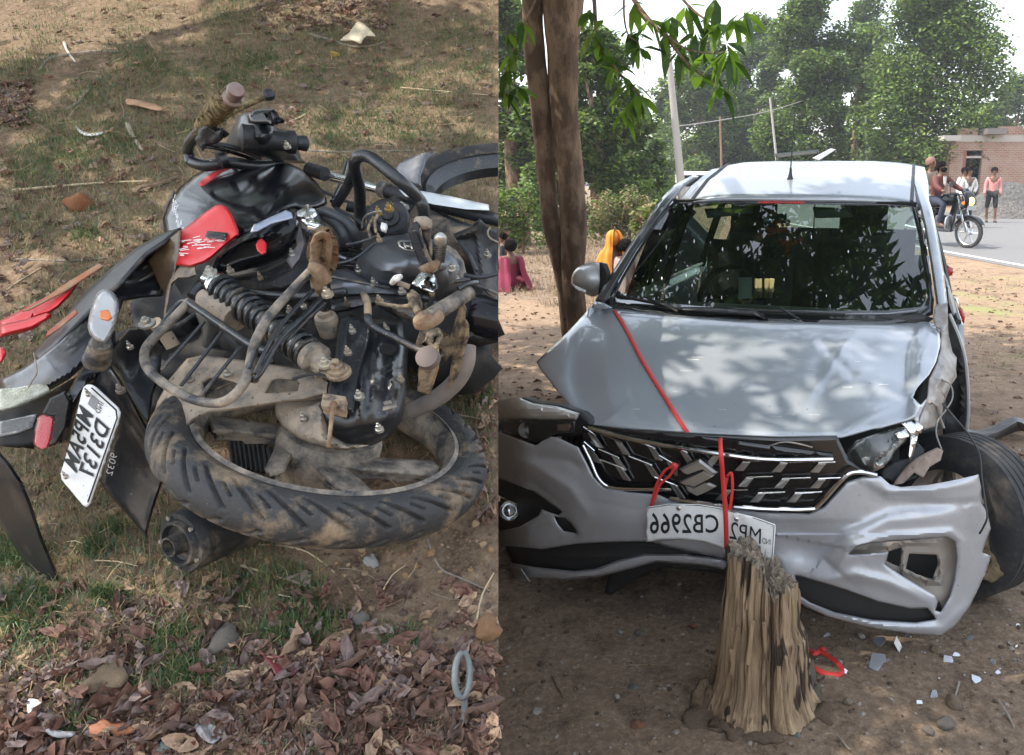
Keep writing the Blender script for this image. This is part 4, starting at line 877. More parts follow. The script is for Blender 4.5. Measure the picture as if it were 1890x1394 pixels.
# --- rear wheel, tilted
wcen = hp(608, 822, .185)
dwc = ray(600, 822).normalized(); upv = (VU-dwc*VU.dot(dwc)).normalized(); rtv = dwc.cross(upv).normalized()*1
rtv = (VR-dwc*VR.dot(dwc)).normalized(); mn = (upv*.985+rtv*.17).normalized(); WN = (-dwc*.475+mn*.88).normalized()
def tread_tyre(name, c, n, r, hw, m, parent, NA=1100, NS=72, grooves=29, sgn=1, sag=1.0, depth=.008, bead=.70, clip=None):
    n = Vector(n); a = n.orthogonal().normalized(); b = n.cross(a); na, nb, nn, cc = map(A_, (a, b, n, c))
    th = np.linspace(0, 2*pi, NA, endpoint=False)[:, None]; s = np.linspace(-1, 1, NS)[None, :]   # across from bead to bead
    ph = s*pi*.80; off = hw*np.sin(ph)*1.0; rad = r-hw*.98*(1-np.cos(ph))*.9
    ro = np.maximum(rad, r*bead); k = np.abs(s) < .62
    fr = (th*grooves/(2*pi)+.55*np.abs(s/.62)**1.4*1.0*np.sign(s+1e-6)*0+1.4*np.abs(s/.62)**1.2) % 1
    g1 = np.exp(-((fr-.5)/.075)**4)*(np.abs(s) > .08)*(np.abs(s) < .60)
    fr2 = (th*grooves/(2*pi)+.5+1.4*np.abs(s/.62)**1.2) % 1; g2 = np.exp(-((fr2-.5)/.05)**4)*(np.abs(s) > .28)*(np.abs(s) < .44)
    ring = .25*np.exp(-((np.abs(s)-.70)/.015)**2)+.2*np.exp(-((np.abs(s)-.86)/.02)**2)
    rad = ro; dr = -(g1+g2*.8)*depth-ring*.004*0
    P = cc+(na*np.cos(th)[..., None]+nb*np.sin(th)[..., None])*(rad+dr*np.cos(ph*.9))[..., None]+nn*(off*(1-.0*rad)+dr*np.sin(ph)*.8+ring*.006*np.sign(s))[..., None]
    i, j = np.meshgrid(np.arange(NA), np.arange(NS-1), indexing='ij'); q = np.stack([i*NS+j, i*NS+j+1, ((i+1) % NA)*NS+j+1, ((i+1) % NA)*NS+j], -1).reshape(-1, 4)
    return mesh(name, P.reshape(-1, 3), q, m, parent)
rw = empty('rear_wheel', (0, 0, 0)); rw.parent = bike
tread_tyre('tyre', wcen, WN, .291, .043, b_tyre, rw, depth=.010)
S_w = lambda d=0: S_plane(A_(wcen)+A_(WN)*d, WN)
MB().lathe(wcen, WN, [(.222, .040), (.230, .036), (.222, .030), (.214, .020), (.205, .004), (.205, -.02), (.214, -.034), (.222, -.04)], 96).build('rim', b_greydust, rw)
def spoke(pl, d=.012, th_=.03, m=b_greydust): panel('spoke', pl, S_w(d), m, rw, res=7, solid=th_, roll=(7, .008))
spoke([(380, 768), (430, 772), (520, 786), (600, 800), (590, 822), (545, 812), (440, 800), (392, 798)])
spoke([(520, 800), (556, 812), (524, 872), (498, 880), (488, 866)])
spoke([(545, 830), (590, 830), (660, 880), (694, 912), (668, 918), (620, 902), (590, 872)])
spoke([(600, 828), (650, 842), (800, 850), (812, 862), (806, 880), (660, 868), (600, 850)])
spoke([(600, 800), (640, 812), (740, 740), (770, 722), (748, 716), (640, 770)])
MB().lathe(wcen, WN, [(.0001, .05), (.03, .05), (.045, .04), (.085, .03), (.092, .015), (.092, -.05), (.0001, -.05)], 40).build('hub', b_greydust, rw)
# red mark on the rim
th0 = None
panel('red_rim_sticker', [(828, 862), (836, 868), (812, 890), (770, 908), (752, 908), (790, 892)], S_w(.032), b_red, rw, res=5, solid=.001)
mb = MB(); ax_ = (hp(520, 800, .17)-hp(440, 800, .10)).normalized()
for i in range(9): mb.tube([hp(425+i*9, 795+i*4, .05+.003*i), hp(432+i*9, 860+i*2, .05)], .006, 6)
mb.build('far_shock_absorber', b_dark, bike)
# --- silencer
def frame_lathe(name, p0, p1, prof, m, parent=None, seg=36, xd=None): d = (p1-p0); return MB().lathe(p0, d.normalized(), prof, seg, xdir=xd).build(name, m, parent or bike)
e0 = hp(328, 1004, .125); e1 = hp(505, 935, .03); L_ = (e1-e0).length
sil = frame_lathe('silencer', e0, e1, [(.012, .015), (.0145, -.018), (.0175, -.018), (.019, .008), (.032, .006), (.035, -.004), (.040, -.004), (.043, .006), (.052, .006), (.055, .016), (.055, .03), (.053, .034), (.052, L_*.9), (.048, L_), (.03, L_*1.1), (.0001, L_*1.1)], mat('sooty_silencer_steel', (.035, .037, .04), .45, .3, dust=((.28, .23, .17), 16, .50, .72), bump=.2, bscale=120), xd=(0, 0, 1))
for i in range(5):
    a = i*2*pi/5; d = (e1-e0).normalized(); u1 = d.orthogonal().normalized(); u2 = d.cross(u1); c = e0+(u1*cos(a)+u2*sin(a))*.047+d*.004; MB().lathe(c, -d, [(.004, 0), (.004, .004), (.0001, .004)], 8).build('rivet', b_steel, sil)
# --- rear hugger mudguard (dust coated)
PB('mudguard', [(275, 818), (278, 785), (290, 742), (312, 700), (345, 662), (375, 655), (400, 658), (500, 672), (590, 684), (612, 690), (606, 728), (560, 740), (520, 744), (440, 757), (385, 762), (355, 778), (332, 802), (316, 835), (302, 872), (288, 858)],
   [(275, 820, .29), (300, 870, .30), (330, 790, .31), (300, 730, .30), (345, 665, .33), (440, 700, .35), (600, 710, .37), (440, 755, .34)], b_dusty, feats=[('step', [(325, 800), (360, 765), (440, 748), (600, 728)], 6, .012), ('ridge', [(345, 680), (420, 690), (600, 700)], 5, .006)], seed=3, namp=.0015, roll=(6, .01), solid=.006,
   holes=[[(371, 705), (384, 697), (404, 697), (436, 706), (440, 716), (424, 736), (404, 744), (384, 744), (374, 734)], [(490, 720), (500, 702), (514, 699), (548, 701), (553, 706), (550, 722), (486, 726)]])
panel('mudguard_edge', [(300, 868), (316, 835), (334, 800), (356, 778), (372, 790), (350, 806), (334, 836), (318, 868), (306, 880)], S_th([(300, 868, .29), (356, 778, .32), (318, 868, .27), (372, 790, .29)]), b_dusty, bike, res=6, solid=.004)
# --- chain case, swing arm
cc_ = [(640, 585), (700, 586), (746, 590), (752, 640), (752, 715), (742, 775), (720, 806), (690, 822), (650, 830), (600, 824), (555, 808), (522, 786), (508, 762), (507, 738), (560, 741), (600, 735), (612, 690), (630, 620)]
chain = PB('chain_case', cc_, [(640, 585, .36), (746, 590, .33), (752, 715, .31), (650, 800, .30), (520, 770, .30), (600, 735, .35), (680, 700, .36)], b_panel, feats=[('ridge', [(700, 600), (694, 680), (684, 770)], 7, .012), ('ridge', [(726, 640), (724, 700), (712, 780)], 5, .010), ('step', [(742, 760), (700, 788), (640, 800), (560, 780), (515, 750)], 7, .022), ('dent', 716, 646, 17, 8, -.012), ('ridge', [(668, 700), (662, 780)], 4, .008), ('ridge', [(690, 690), (750, 684)], 3, -.006)], seed=6, namp=.0016, roll=(16, .035), solid=.01, smooth_pl=1)
PB('inspection_plug', [(700, 640), (708, 634), (722, 635), (733, 641), (732, 649), (722, 655), (708, 653), (700, 647)], .375, mat('black_hole_rubber', (.004, .004, .004), .9), chain, res=4, solid=.004)
panel('cast_lettering', [(707, 742), (722, 738), (724, 744), (709, 748)], S_h(.36), b_greydust, chain, res=4, solid=.001); panel('cast_lettering', [(706, 751), (732, 745), (733, 751), (706, 758)], S_h(.36), b_greydust, chain, res=4, solid=.001)
PB('lower_chain_case', [(507, 738), (560, 741), (598, 735), (604, 760), (606, 800), (640, 820), (680, 822), (640, 832), (600, 828), (556, 812), (522, 790), (508, 765)], [(507, 738, .32), (598, 735, .36), (600, 820, .325), (680, 822, .325), (510, 770, .31)], b_dusty, chain, seed=8, namp=.003, roll=(14, .03), solid=.006, smooth_pl=1)
arm = PB('swing_arm', [(626, 588), (646, 580), (684, 592), (678, 640), (662, 700), (652, 762), (630, 756), (604, 748), (606, 718), (618, 660)], [(626, 588, .39), (684, 592, .38), (606, 740, .395), (652, 762, .375)], b_metal, feats=[('step', [(646, 580), (640, 650), (622, 750)], 3, .006)], seed=2, namp=.001, roll=(4, .006), solid=.03, res=5)
c = hp(626, 690, .40); MB().lathe(c, BN, [(.020, 0), (.020, .005), (.016, .006), (.016, .012), (.011, .013), (.011, .020), (.006, .021), (.006, .028), (.0001, .029)], 20).build('axle_nut', b_tan, arm)
adj = MB(); c = hp(618, 748, .385); adj.box(c, (hp(640, 752, .385)-hp(597, 745, .385))/2, (hp(616, 762, .385)-hp(620, 738, .385))/2, BN*.010); adj = adj.build('chain_adjuster', b_tan, arm, False, bevel=.002)
MB().tube([hp(616, 745, .40), hp(613, 765, .40), hp(609, 800, .395), hp(606, 826, .38)], [.006, .0035, .003, .003], 6).build('adjuster_bolt', b_rust, adj)
bolt(663, 731, .385, .008, b_steel, arm); bolt(586, 690, .385, .007, b_greydust)
# --- shock absorber with its spring
s0 = hp(405, 530, .42); s1 = hp(590, 668, .40); D_ = s1-s0; dn = D_.normalized(); q1 = dn.orthogonal().normalized(); q2 = dn.cross(q1)
shk = MB().tube([s0-dn*.03, s1], .013, 10).build('shock_absorber', b_steel, bike)
hel = MB(); N_ = 15; pts = []
for i in range(N_*16+1):
    t = i/(N_*16); a = t*N_*2*pi; rr = .024; pts.append(s0+D_*(.02+.92*t)+(q1*cos(a)+q2*sin(a))*rr)
hel.tube(pts, .0046, 7); hel.build('spring', b_metal, shk)
MB().lathe(s0-dn*.005, dn, [(.0001, -.03), (.016, -.03), (.020, -.01), (.026, 0), (.026, .010), (.016, .012)], 20).build('spring_collar', b_chrome, shk)
MB().lathe(s0+D_*.94, dn, [(.016, -.005), (.027, -.004), (.027, .010), (.017, .014), (.017, .04), (.0001, .04)], 20).build('spring_collar', b_greydust, shk)
PB('shock_lower_mount', [(560, 662), (600, 672), (612, 682), (608, 696), (592, 696), (570, 684), (554, 674)], .40, b_tan, seed=4, namp=.003, roll=(5, .006), solid=.02, res=4); bolt(600, 672, .42, .010, mat('pale_nut', (.5, .46, .36), .5, .5))
g0 = hp(388, 556, .40); g1 = hp(436, 590, .40); gd = (g1-g0); gl = gd.length
frame_lathe('gas_canister', g0, g1, [(.0001, -.02), (.016, -.02), (.024, -.005), (.024, gl*.95), (.0225, gl), (.019, gl), (.019, gl-.004), (.0001, gl-.004)], b_dusty, seg=28)
# --- carrier / saree guard cage
T('side_guard_rail', [(350, 556, .44), (318, 590, .43), (288, 620, .42), (271, 640, .41), (266, 660, .41), (274, 682, .42), (300, 706, .42), (345, 733, .43), (385, 744, .43), (415, 741, .44), (440, 722, .45), (456, 695, .46), (464, 660, .47), (472, 630, .49), (496, 585, .50), (540, 535, .50), (584, 488, .50), (592, 470, .50)], .0105, b_greydust, sn=4)
T('side_guard_bar', [(346, 556, .44), (400, 594, .45), (460, 634, .46), (496, 650, .46)], .009, b_metal)
T('side_guard_bar', [(350, 556, .44), (330, 560, .43), (300, 600, .42), (275, 640, .41)], .006, b_metal)
for a, b in (((377, 594), (298, 684)), ((409, 614), (334, 712)), ((448, 636), (368, 734))): T('guard_rod', [(*a, .44), (*b, .42)], .0042, b_metal)
for pts, r in (([(590, 492, .50), (520, 560, .50), (480, 620, .49), (460, 680, .47)], .0045), ([(600, 515, .47), (545, 570, .48), (500, 630, .48), (470, 690, .47)], .0045), ([(604, 540, .46), (560, 585, .47), (515, 630, .47), (480, 690, .46), (464, 702, .45)], .006), ([(600, 560, .46), (566, 590, .46), (528, 630, .46)], .005)): T('guard_rod', pts, r, b_metal)
T('guard_bracket', [(462, 660, .46), (478, 668, .46), (500, 660, .46)], .010, b_greydust); T('guard_stay', [(585, 492, .46), (592, 520, .44), (600, 560, .42)], .008, b_tan)
# --- pillion foot peg standing upright
PB('foot_peg', [(572, 450), (580, 432), (594, 425), (608, 430), (614, 446), (613, 480), (606, 505), (602, 540), (588, 548), (574, 530), (570, 500)], [(580, 432, .58), (608, 430, .58), (588, 548, .46), (606, 505, .5)], b_rust, feats=[('dent', 596, 470, 9, 26, -.02)], seed=3, namp=.006, nsc=.06, roll=(4, .008), solid=.02, res=3)
T('foot_peg_pivot', [(576, 492, .52), (592, 500, .52), (606, 520, .50)], [.012, .014, .010], b_rust, sn=2)
T('foot_peg_rod', [(600, 520, .47), (601, 548, .44), (600, 580, .40)], [.012, .014, .014], b_metal, sn=2)
MB().lathe(hp(602, 590, .395), BN, [(.019, -.03), (.020, .0), (.018, .008), (.012, .010), (.012, .018), (.0001, .018)], 20).build('peg_mount', b_dusty, bike); bolt(604, 542, .47, .010, mat('pale_nut', (.5, .46, .36), .5, .5))
# --- tail cowl, seat base and red side trims
PB('tail_cowl', [(333, 422), (328, 470), (318, 520), (300, 547), (262, 550), (228, 556), (212, 600), (214, 640), (160, 672), (128, 700), (90, 722), (45, 732), (0, 738), (0, 700), (40, 680), (68, 660), (105, 632), (165, 572), (220, 520), (262, 470), (300, 445)],
   [(333, 422, .44), (318, 520, .34), (228, 556, .36), (160, 600, .37), (128, 700, .33), (60, 690, .33), (0, 740, .28), (262, 470, .40)], b_panel, feats=[('step', [(0, 735), (70, 690), (130, 640), (215, 560), (290, 520), (330, 480)], 14, .02), ('ridge', [(225, 520), (262, 500), (300, 470)], 8, .008), ('dent', 250, 520, 40, 25, -.02)], seed=5, namp=.0025, roll=(10, .02), solid=.006)
PB('tail_cowl_top', [(333, 420), (300, 430), (255, 455), (205, 495), (160, 535), (128, 575), (92, 620), (66, 648), (62, 656), (72, 664), (108, 634), (165, 575), (222, 522), (268, 470), (304, 446)],
   [(333, 420, .44), (205, 495, .38), (66, 650, .33), (165, 575, .39), (268, 470, .43)], mat('scraped_dark_plastic', (.022, .023, .026), .35, dust=((.26, .21, .15), 18, .54, .80)), feats=[], seed=9, namp=.002, roll=(5, .006), solid=.005)
PB('red_side_trim', [(0, 592), (40, 572), (90, 545), (130, 517), (143, 514), (145, 524), (130, 545), (108, 568), (92, 578), (60, 588), (92, 580), (70, 604), (50, 612), (0, 622)], [(0, 600, .30), (145, 520, .36), (60, 600, .32)], b_red, seed=2, namp=.002, roll=(6, .012), solid=.005)
PB('red_side_trim', [(0, 600), (45, 590), (86, 578), (94, 580), (88, 590), (60, 606), (20, 616), (0, 622)], [(0, 600, .34), (94, 580, .37), (20, 616, .34)], b_red, seed=2, namp=.001, roll=(4, .008), solid=.006)
PB('red_side_trim', [(0, 642), (6, 640), (10, 650), (4, 662), (0, 668)], .30, b_red, res=4)
PB('scraped_red_strip', [(140, 570), (142, 578), (110, 605), (84, 622), (88, 612), (112, 592)], [(140, 570, .41), (84, 622, .385)], mat('scraped_red', (.35, .08, .04), .6, dust=(DUST, 30, .45, .6)), res=4, solid=.002)
PB('orange_edge', [(190, 490), (182, 486), (110, 530), (70, 560), (40, 574), (52, 572), (120, 536)], [(190, 490, .385), (40, 574, .33)], mat('dusty_orange_edge', (.4, .13, .05), .8, dust=(DUST, 20, .4, .6)), res=5, solid=.003)
T('tail_crack', [(62, 652, .36), (66, 672, .37), (68, 690, .37), (60, 702, .36), (52, 716, .35)], .0016, b_dusty, sn=2, seg=5)
tl = PB('tail_light', [(0, 718), (30, 716), (70, 708), (84, 706), (92, 720), (60, 735), (30, 748), (0, 757)], [(0, 730, .32), (90, 715, .33)], mat('ribbed_tail_lens', (.20, .21, .15), .15, col2=(.36, .38, .32), scale=60, coat=.8, bump=1, bscale=260), res=4, solid=.006)
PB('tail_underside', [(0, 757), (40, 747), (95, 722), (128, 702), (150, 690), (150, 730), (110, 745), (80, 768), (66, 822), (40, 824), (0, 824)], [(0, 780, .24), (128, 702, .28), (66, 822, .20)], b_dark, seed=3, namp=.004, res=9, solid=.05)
PB('rear_reflector_band', [(0, 778), (30, 772), (68, 764), (60, 788), (30, 800), (0, 806)], .265, mat('ribbed_dark_lens', (.10, .10, .11), .2, coat=.6, bump=1, bscale=200), res=5)
# seat underside: brown shining inner curl and tan strap
PB('seat_base_lining', [(333, 424), (330, 470), (318, 520), (308, 548), (290, 520), (272, 480), (300, 450)], [(333, 424, .45), (308, 548, .35), (272, 480, .40)], mat('brown_film', (.07, .045, .025), .3, coat=.6, dust=((.25, .16, .07), 14, .48, .8)), seed=3, namp=.003, res=5, solid=.003)
PB('rubber_flap', [(326, 492), (345, 482), (362, 492), (364, 508), (350, 514), (330, 515), (318, 525), (312, 560), (306, 590), (302, 585), (306, 545), (312, 515)], [(345, 482, .40), (362, 500, .42), (306, 590, .36)], b_dusty, seed=4, namp=.003, res=4, roll=(4, .01))
PB('red_side_panel', [(326, 430), (345, 418), (372, 396), (398, 379), (408, 377), (418, 382), (428, 396), (440, 424), (441, 434), (412, 458), (392, 476), (376, 486), (350, 494), (324, 490)], [(326, 430, .42), (408, 377, .48), (441, 434, .48), (350, 494, .42)], b_red, feats=[('ridge', [(326, 470), (380, 440), (430, 420)], 8, .006)], seed=3, namp=.001, roll=(9, .014), solid=.006)
mb = MB(); g = random.Random(12)
for i in range(34):
    x = g.uniform(328, 405); y = 462-(x-328)*.32+g.gauss(0, 8); l = g.uniform(5, 22); a_ = g.uniform(-.25, .08); 
    q = wpts([(x, y), (x+l, y+l*a_), (x+l, y+l*a_+1.1), (x, y+1.3)], S_th([(326, 430, .42), (408, 377, .48), (441, 434, .48), (350, 494, .42)]), .012); mb.add(q, [(0, 1, 2, 3)])
o = mb.build('panel_scratches', scratch, bike, False); o['kind'] = 'stuff'
PB('black_decal', [(383, 426), (420, 430), (414, 442), (378, 438)], [(383, 426, .468), (420, 430, .476), (378, 438, .462)], b_matt, res=5, solid=.001)
# --- fuel tank
tank = PB('fuel_tank', [(303, 428), (300, 402), (312, 372), (332, 345), (360, 322), (396, 304), (440, 295), (490, 293), (530, 300), (562, 314), (586, 338), (602, 362), (604, 376), (588, 384), (566, 390), (548, 384), (520, 392), (498, 414), (470, 426), (442, 440), (400, 446), (350, 446), (320, 440)],
   [(303, 428, .36), (312, 372, .36), (396, 304, .355), (490, 293, .35), (602, 370, .36), (566, 390, .40), (350, 446, .40), (442, 440, .435), (450, 370, .44), (520, 345, .43), (385, 375, .425)], b_gloss, feats=[], roll=(12, .014), solid=.01, smooth_pl=1, res=6)
PB('red_tank_stripe', [(366, 338), (392, 318), (420, 304), (452, 296), (486, 292), (484, 296), (440, 304), (408, 318), (380, 340), (370, 344)], [(366, 338, .395), (420, 304, .38), (486, 292, .38)], mat('red_stripe', (.55, .04, .05), .4, dust=((.3, .15, .1), 50, .45, .7)), tank, res=5, solid=.002)
PB('tank_side_fairing', [(296, 420), (300, 400), (304, 380), (320, 352), (318, 384), (322, 410), (330, 432), (340, 440), (312, 440)], [(296, 420, .33), (320, 352, .35), (335, 436, .40)], b_matt, tank, res=5, roll=(5, .01))
mb = MB()
for i in range(40):
    y = g.uniform(358, 428); x = 322+((y-358)/70)**2*14+g.gauss(0, 2.2); l = g.uniform(3, 9)
    q = wpts([(x, y), (x+1.4, y), (x+g.uniform(-2, 3), y+l), (x-1.2, y+l)], S_h(.412), 0); mb.add(q, [(0, 1, 2, 3)])
o = mb.build('tank_scratches', scratch, tank, False); o['kind'] = 'stuff'
PB('glossy_side_cover', [(385, 502), (396, 474), (420, 452), (450, 434), (490, 412), (538, 384), (548, 392), (552, 420), (545, 448), (525, 475), (480, 492), (440, 502), (400, 512)], [(385, 502, .41), (450, 434, .48), (538, 384, .50), (552, 420, .47), (480, 492, .42)], b_gloss, feats=[('ridge', [(392, 500), (410, 470), (460, 440), (520, 430)], 6, .012), ('step', [(395, 508), (450, 490), (520, 470), (550, 430)], 6, -.012)], seed=4, namp=.001, roll=(8, .02), solid=.008,
   holes=[[(403, 488), (418, 468), (448, 450), (474, 442), (488, 446), (490, 458), (478, 470), (446, 478), (416, 490)]])
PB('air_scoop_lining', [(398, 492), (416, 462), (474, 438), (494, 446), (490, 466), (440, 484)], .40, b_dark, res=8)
PB('red_scoop_insert', [(478, 442), (484, 440), (491, 448), (490, 464), (482, 468), (474, 460), (472, 452)], .475, b_red, res=4, solid=.004)
PB('pale_blue_patch', [(462, 428), (468, 415), (528, 388), (538, 392), (540, 402), (500, 412), (474, 426)], [(462, 428, .498), (538, 392, .512), (500, 412, .505)], mat('pale_blue_gloss', (.28, .32, .42), .12, coat=1), res=5, solid=.002)  # pale blue glossy patch laid on the side cover
PB('lower_side_cover', [(392, 514), (440, 508), (490, 498), (530, 478), (552, 452), (558, 424), (580, 440), (596, 470), (604, 500), (580, 520), (520, 536), (470, 540), (430, 530)], [(392, 514, .37), (558, 424, .42), (604, 500, .38), (470, 540, .34)], b_matt, feats=[('ridge', [(430, 518), (500, 512), (560, 480)], 6, .01)], seed=5, namp=.002, roll=(8, .02), solid=.006)
PB('brown_inner_cover', [(536, 420), (548, 400), (560, 420), (566, 450), (556, 480), (540, 500), (528, 480), (544, 452)], .44, mat('brown_grey_plastic', (.13, .12, .13), .5, dust=(DUST, 14, .5, .9)), seed=2, namp=.004, roll=(5, .02))
bolt(388, 503, .44, .012); bolt(271, 597, .42, .013); T('tail_tube', [(285, 596, .38), (300, 610, .36), (320, 640, .33)], .018, b_dusty, sn=2)
T('seat_rail', [(355, 548, .38), (380, 520, .39), (420, 528, .40), (480, 545, .40), (560, 548, .40), (640, 540, .40)], .014, b_metal)
PB('frame_beam', [(500, 560), (560, 552), (620, 556), (660, 548), (700, 544), (760, 548), (790, 560), (785, 590), (775, 604), (740, 590), (690, 562), (640, 575), (560, 590), (510, 590)], [(500, 570, .36), (620, 556, .40), (700, 545, .42), (785, 590, .38)], b_metal, feats=[('step', [(510, 574), (640, 562), (700, 552), (780, 590)], 3, .012)], seed=4, namp=.001, roll=(4, .01), solid=.02)
PB('engine_cradle_plate', [(572, 520), (600, 500), (640, 496), (690, 515), (760, 535), (790, 550), (740, 548), (690, 545), (640, 548), (600, 556), (575, 548)], [(572, 520, .37), (640, 500, .38), (790, 550, .40)], b_alu, feats=[('ridge', [(590, 530), (650, 520), (740, 540)], 5, .01)], seed=6, namp=.002, roll=(5, .012), solid=.01)
T('gear_linkage', [(678, 572, .44), (680, 590, .44), (690, 604, .43), (730, 624, .42), (770, 644, .41), (784, 650, .41)], [.009, .010, .010, .0095, .008, .008], b_metal)
T('linkage_bracket', [(672, 545, .44), (678, 560, .45), (679, 585, .44)], .009, b_tan, sn=2)
# --- engine
eng = PB('engine_cover', [(652, 506), (655, 486), (668, 466), (690, 446), (714, 434), (748, 430), (786, 436), (818, 452), (846, 474), (860, 500), (868, 530), (850, 546), (800, 548), (750, 540), (705, 528), (672, 518)], [(652, 506, .38), (748, 432, .40), (868, 530, .36), (750, 540, .38), (750, 480, .47), (710, 480, .46), (810, 490, .44)], b_alu,
   feats=[('step', [(700, 450), (720, 472), (760, 486), (820, 492), (860, 500)], 4, -.008), ('step', [(664, 480), (700, 505), (780, 520), (850, 522)], 4, -.008), ('ridge', [(668, 470), (700, 498), (780, 512)], 3, .006), ('ridge', [(706, 452), (726, 466), (780, 478)], 3, .006)], seed=4, namp=.0012, roll=(12, .03), solid=.02, smooth_pl=1, res=5)
PB('cover_badge', [(733, 446), (740, 443), (758, 444), (772, 450), (776, 458), (766, 462), (748, 460), (736, 454)], [(733, 446, .472), (776, 458, .474)], b_steel, eng, res=4, solid=.003)
PB('badge_field', [(738, 447), (756, 446), (770, 453), (764, 459), (746, 457)], [(733, 446, .477), (776, 458, .479)], b_matt, eng, res=4, solid=.003)
for pl in ([(744, 448), (747, 447.5), (750, 457), (747, 457)], [(756, 448), (759, 449), (762, 459), (759, 459)], [(747, 452), (759, 453), (759.5, 455), (747.5, 454)]): PB('badge_emblem', pl, [(733, 446, .482), (776, 458, .484)], b_steel, eng, res=4, solid=.002)
PB('finned_cylinder', [(590, 460), (640, 452), (672, 460), (676, 478), (650, 500), (620, 498), (590, 480)], .33, b_dark, seed=7, namp=.02, nsc=.12, res=4, solid=.04)
for i in range(6): T('cooling_fin', [(592+i*3, 462+i*6, .36), (640, 456+i*7, .37), (676-i*2, 464+i*6, .36)], .004, b_metal, sn=3, seg=6)
hs = T('breather_hose', [(604, 402, .40), (596, 396, .41), (598, 390, .42), (615, 396, .43), (640, 410, .43), (652, 425, .42), (658, 440, .40), (660, 452, .38)], .0145, b_hose, seg=14); T('breather_hose', [(600, 400, .40), (618, 412, .42), (632, 428, .42), (636, 446, .40), (634, 456, .38)], .0145, b_hose, seg=14)
T('intake_pipe', [(560, 394, .42), (580, 400, .44), (590, 420, .43)], .012, b_alu)
br_ = MB(); p_ = hp(562, 400, .44); br_.tube([p_, hp(568, 414, .45), hp(582, 420, .46), hp(592, 423, .46)], [.008, .014, .016, .009], 10); br_.lathe(hp(566, 397, .46), BN, [(.0001, .008), (.018, .006), (.020, 0), (.0001, -.004)], 14); br_.build('fuel_tap', b_chrome, bike)
T('tap_lever', [(566, 396, .46), (568, 386, .49), (566, 378, .50)], .005, b_steel, sn=2)
c = hp(716, 402, .42); dc = (CAM-c).normalized(); ha = (dc*.75+BN*.3+VU*.2).normalized()
horn = MB().lathe(c, ha, [(.0001, .016), (.010, .014), (.012, .008), (.022, .008), (.024, .002), (.034, .003), (.039, .008), (.042, .003), (.042, -.016), (.03, -.028), (.0001, -.028)], 36).build('horn', b_matt, bike)
bolt(718, 385, .455, .009, mat('brass_bolt', (.5, .33, .12), .4, .8), horn); bolt(698, 392, .455, .007, mat('brass_bolt', (.5, .33, .12), .4, .8), horn); PB('white_connector', [(704, 410), (714, 413), (711, 424), (702, 420)], .47, scratch, horn, res=4, solid=.008)
T('cable', [(668, 420, .42), (672, 402, .44), (690, 392, .46), (704, 390, .46)], .003, b_steel, seg=6); T('cable', [(694, 430, .45), (692, 410, .46), (698, 396, .46)], .004, b_tan, seg=6); T('cable', [(640, 452, .42), (670, 446, .43), (700, 434, .44)], .004, b_hose, seg=6)
T('cable', [(858, 508, .40), (880, 512, .40), (900, 510, .40), (925, 503, .40)], .006, b_hose, seg=8); T('cable', [(862, 520, .40), (890, 530, .39), (925, 545, .38)], .005, b_greydust, seg=8); T('red_wire', [(860, 516, .41), (876, 524, .41)], .003, b_red, seg=6)
# crash bar
T('crash_bar', [(664, 425, .36), (664, 390, .40), (664, 350, .46), (656, 315, .52), (655, 298, .55), (664, 288, .57), (684, 291, .57), (712, 312, .56), (745, 340, .54), (772, 366, .50), (781, 384, .48), (784, 410, .42)], .0165, b_metal, seg=14); T('crash_bar', [(658, 300, .53), (648, 330, .48), (632, 360, .40), (620, 378, .36)], .015, b_metal, seg=12)
# --- front fork, fender and wheel (runs out of the picture at the edge of the bank)
T('fork_tube', [(575, 316, .32), (710, 352, .30)], .0165, b_chrome, sn=0, seg=18); T('fork_clamp', [(570, 312, .33), (600, 322, .33)], .024, b_matt, sn=0, seg=16)
fl_ = T('fork_leg', [(706, 350, .30), (740, 362, .295), (925, 408, .27)], [.024, .026, .022], b_matt, sn=0, seg=18)
PB('fork_decal', [(736, 350), (775, 352), (830, 362), (902, 378), (903, 388), (860, 386), (800, 377), (748, 362)], [(736, 350, .322), (902, 380, .302), (800, 360, .318)], b_white, fl_, res=6, solid=.001)
T('fork_joint', [(705, 349, .30), (716, 353, .30)], .030, b_greydust, sn=0, seg=16); bolt(742, 383, .31, .016, b_steel); T('caliper_mount', [(730, 372, .29), (745, 385, .29), (765, 384, .28)], .022, b_matt, sn=2)
T('fork_tube', [(640, 380, .22), (760, 410, .16), (925, 440, .14)], .020, b_matt, sn=0, seg=14)
PB('front_mudguard', [(726, 312), (742, 298), (766, 286), (796, 279), (801, 281), (786, 300), (776, 325), (777, 345), (762, 342), (742, 330)], [(726, 312, .30), (800, 280, .36), (776, 345, .33)], mat('grey_mudguard', (.10, .11, .14), .3, coat=.4, dust=((.2, .17, .13), 8, .5, .9)), feats=[('ridge', [(735, 322), (765, 300), (798, 282)], 5, .01)], seed=2, namp=.001, roll=(5, .01))
fwc = hp(945, 372, .22); dfc = ray(945, 372).normalized(); uf = (VU-dfc*VU.dot(dfc)).normalized(); FN = (-dfc*.46+uf*.885).normalized()
fw = empty('front_wheel', (0, 0, 0)); fw.parent = bike
tread_tyre('tyre', fwc, FN, .288, .045, b_tyre2, fw, NA=260, NS=36, grooves=36, depth=.003)
MB().lathe(fwc, FN, [(.212, .036), (.220, .032), (.210, .02), (.198, .0), (.205, -.03)], 90).build('rim', b_metal, fw)
T('mirror_stem', [(640, 300, .28), (632, 330, .28), (622, 352, .28), (612, 372, .28)], .007, b_metal, seg=8)
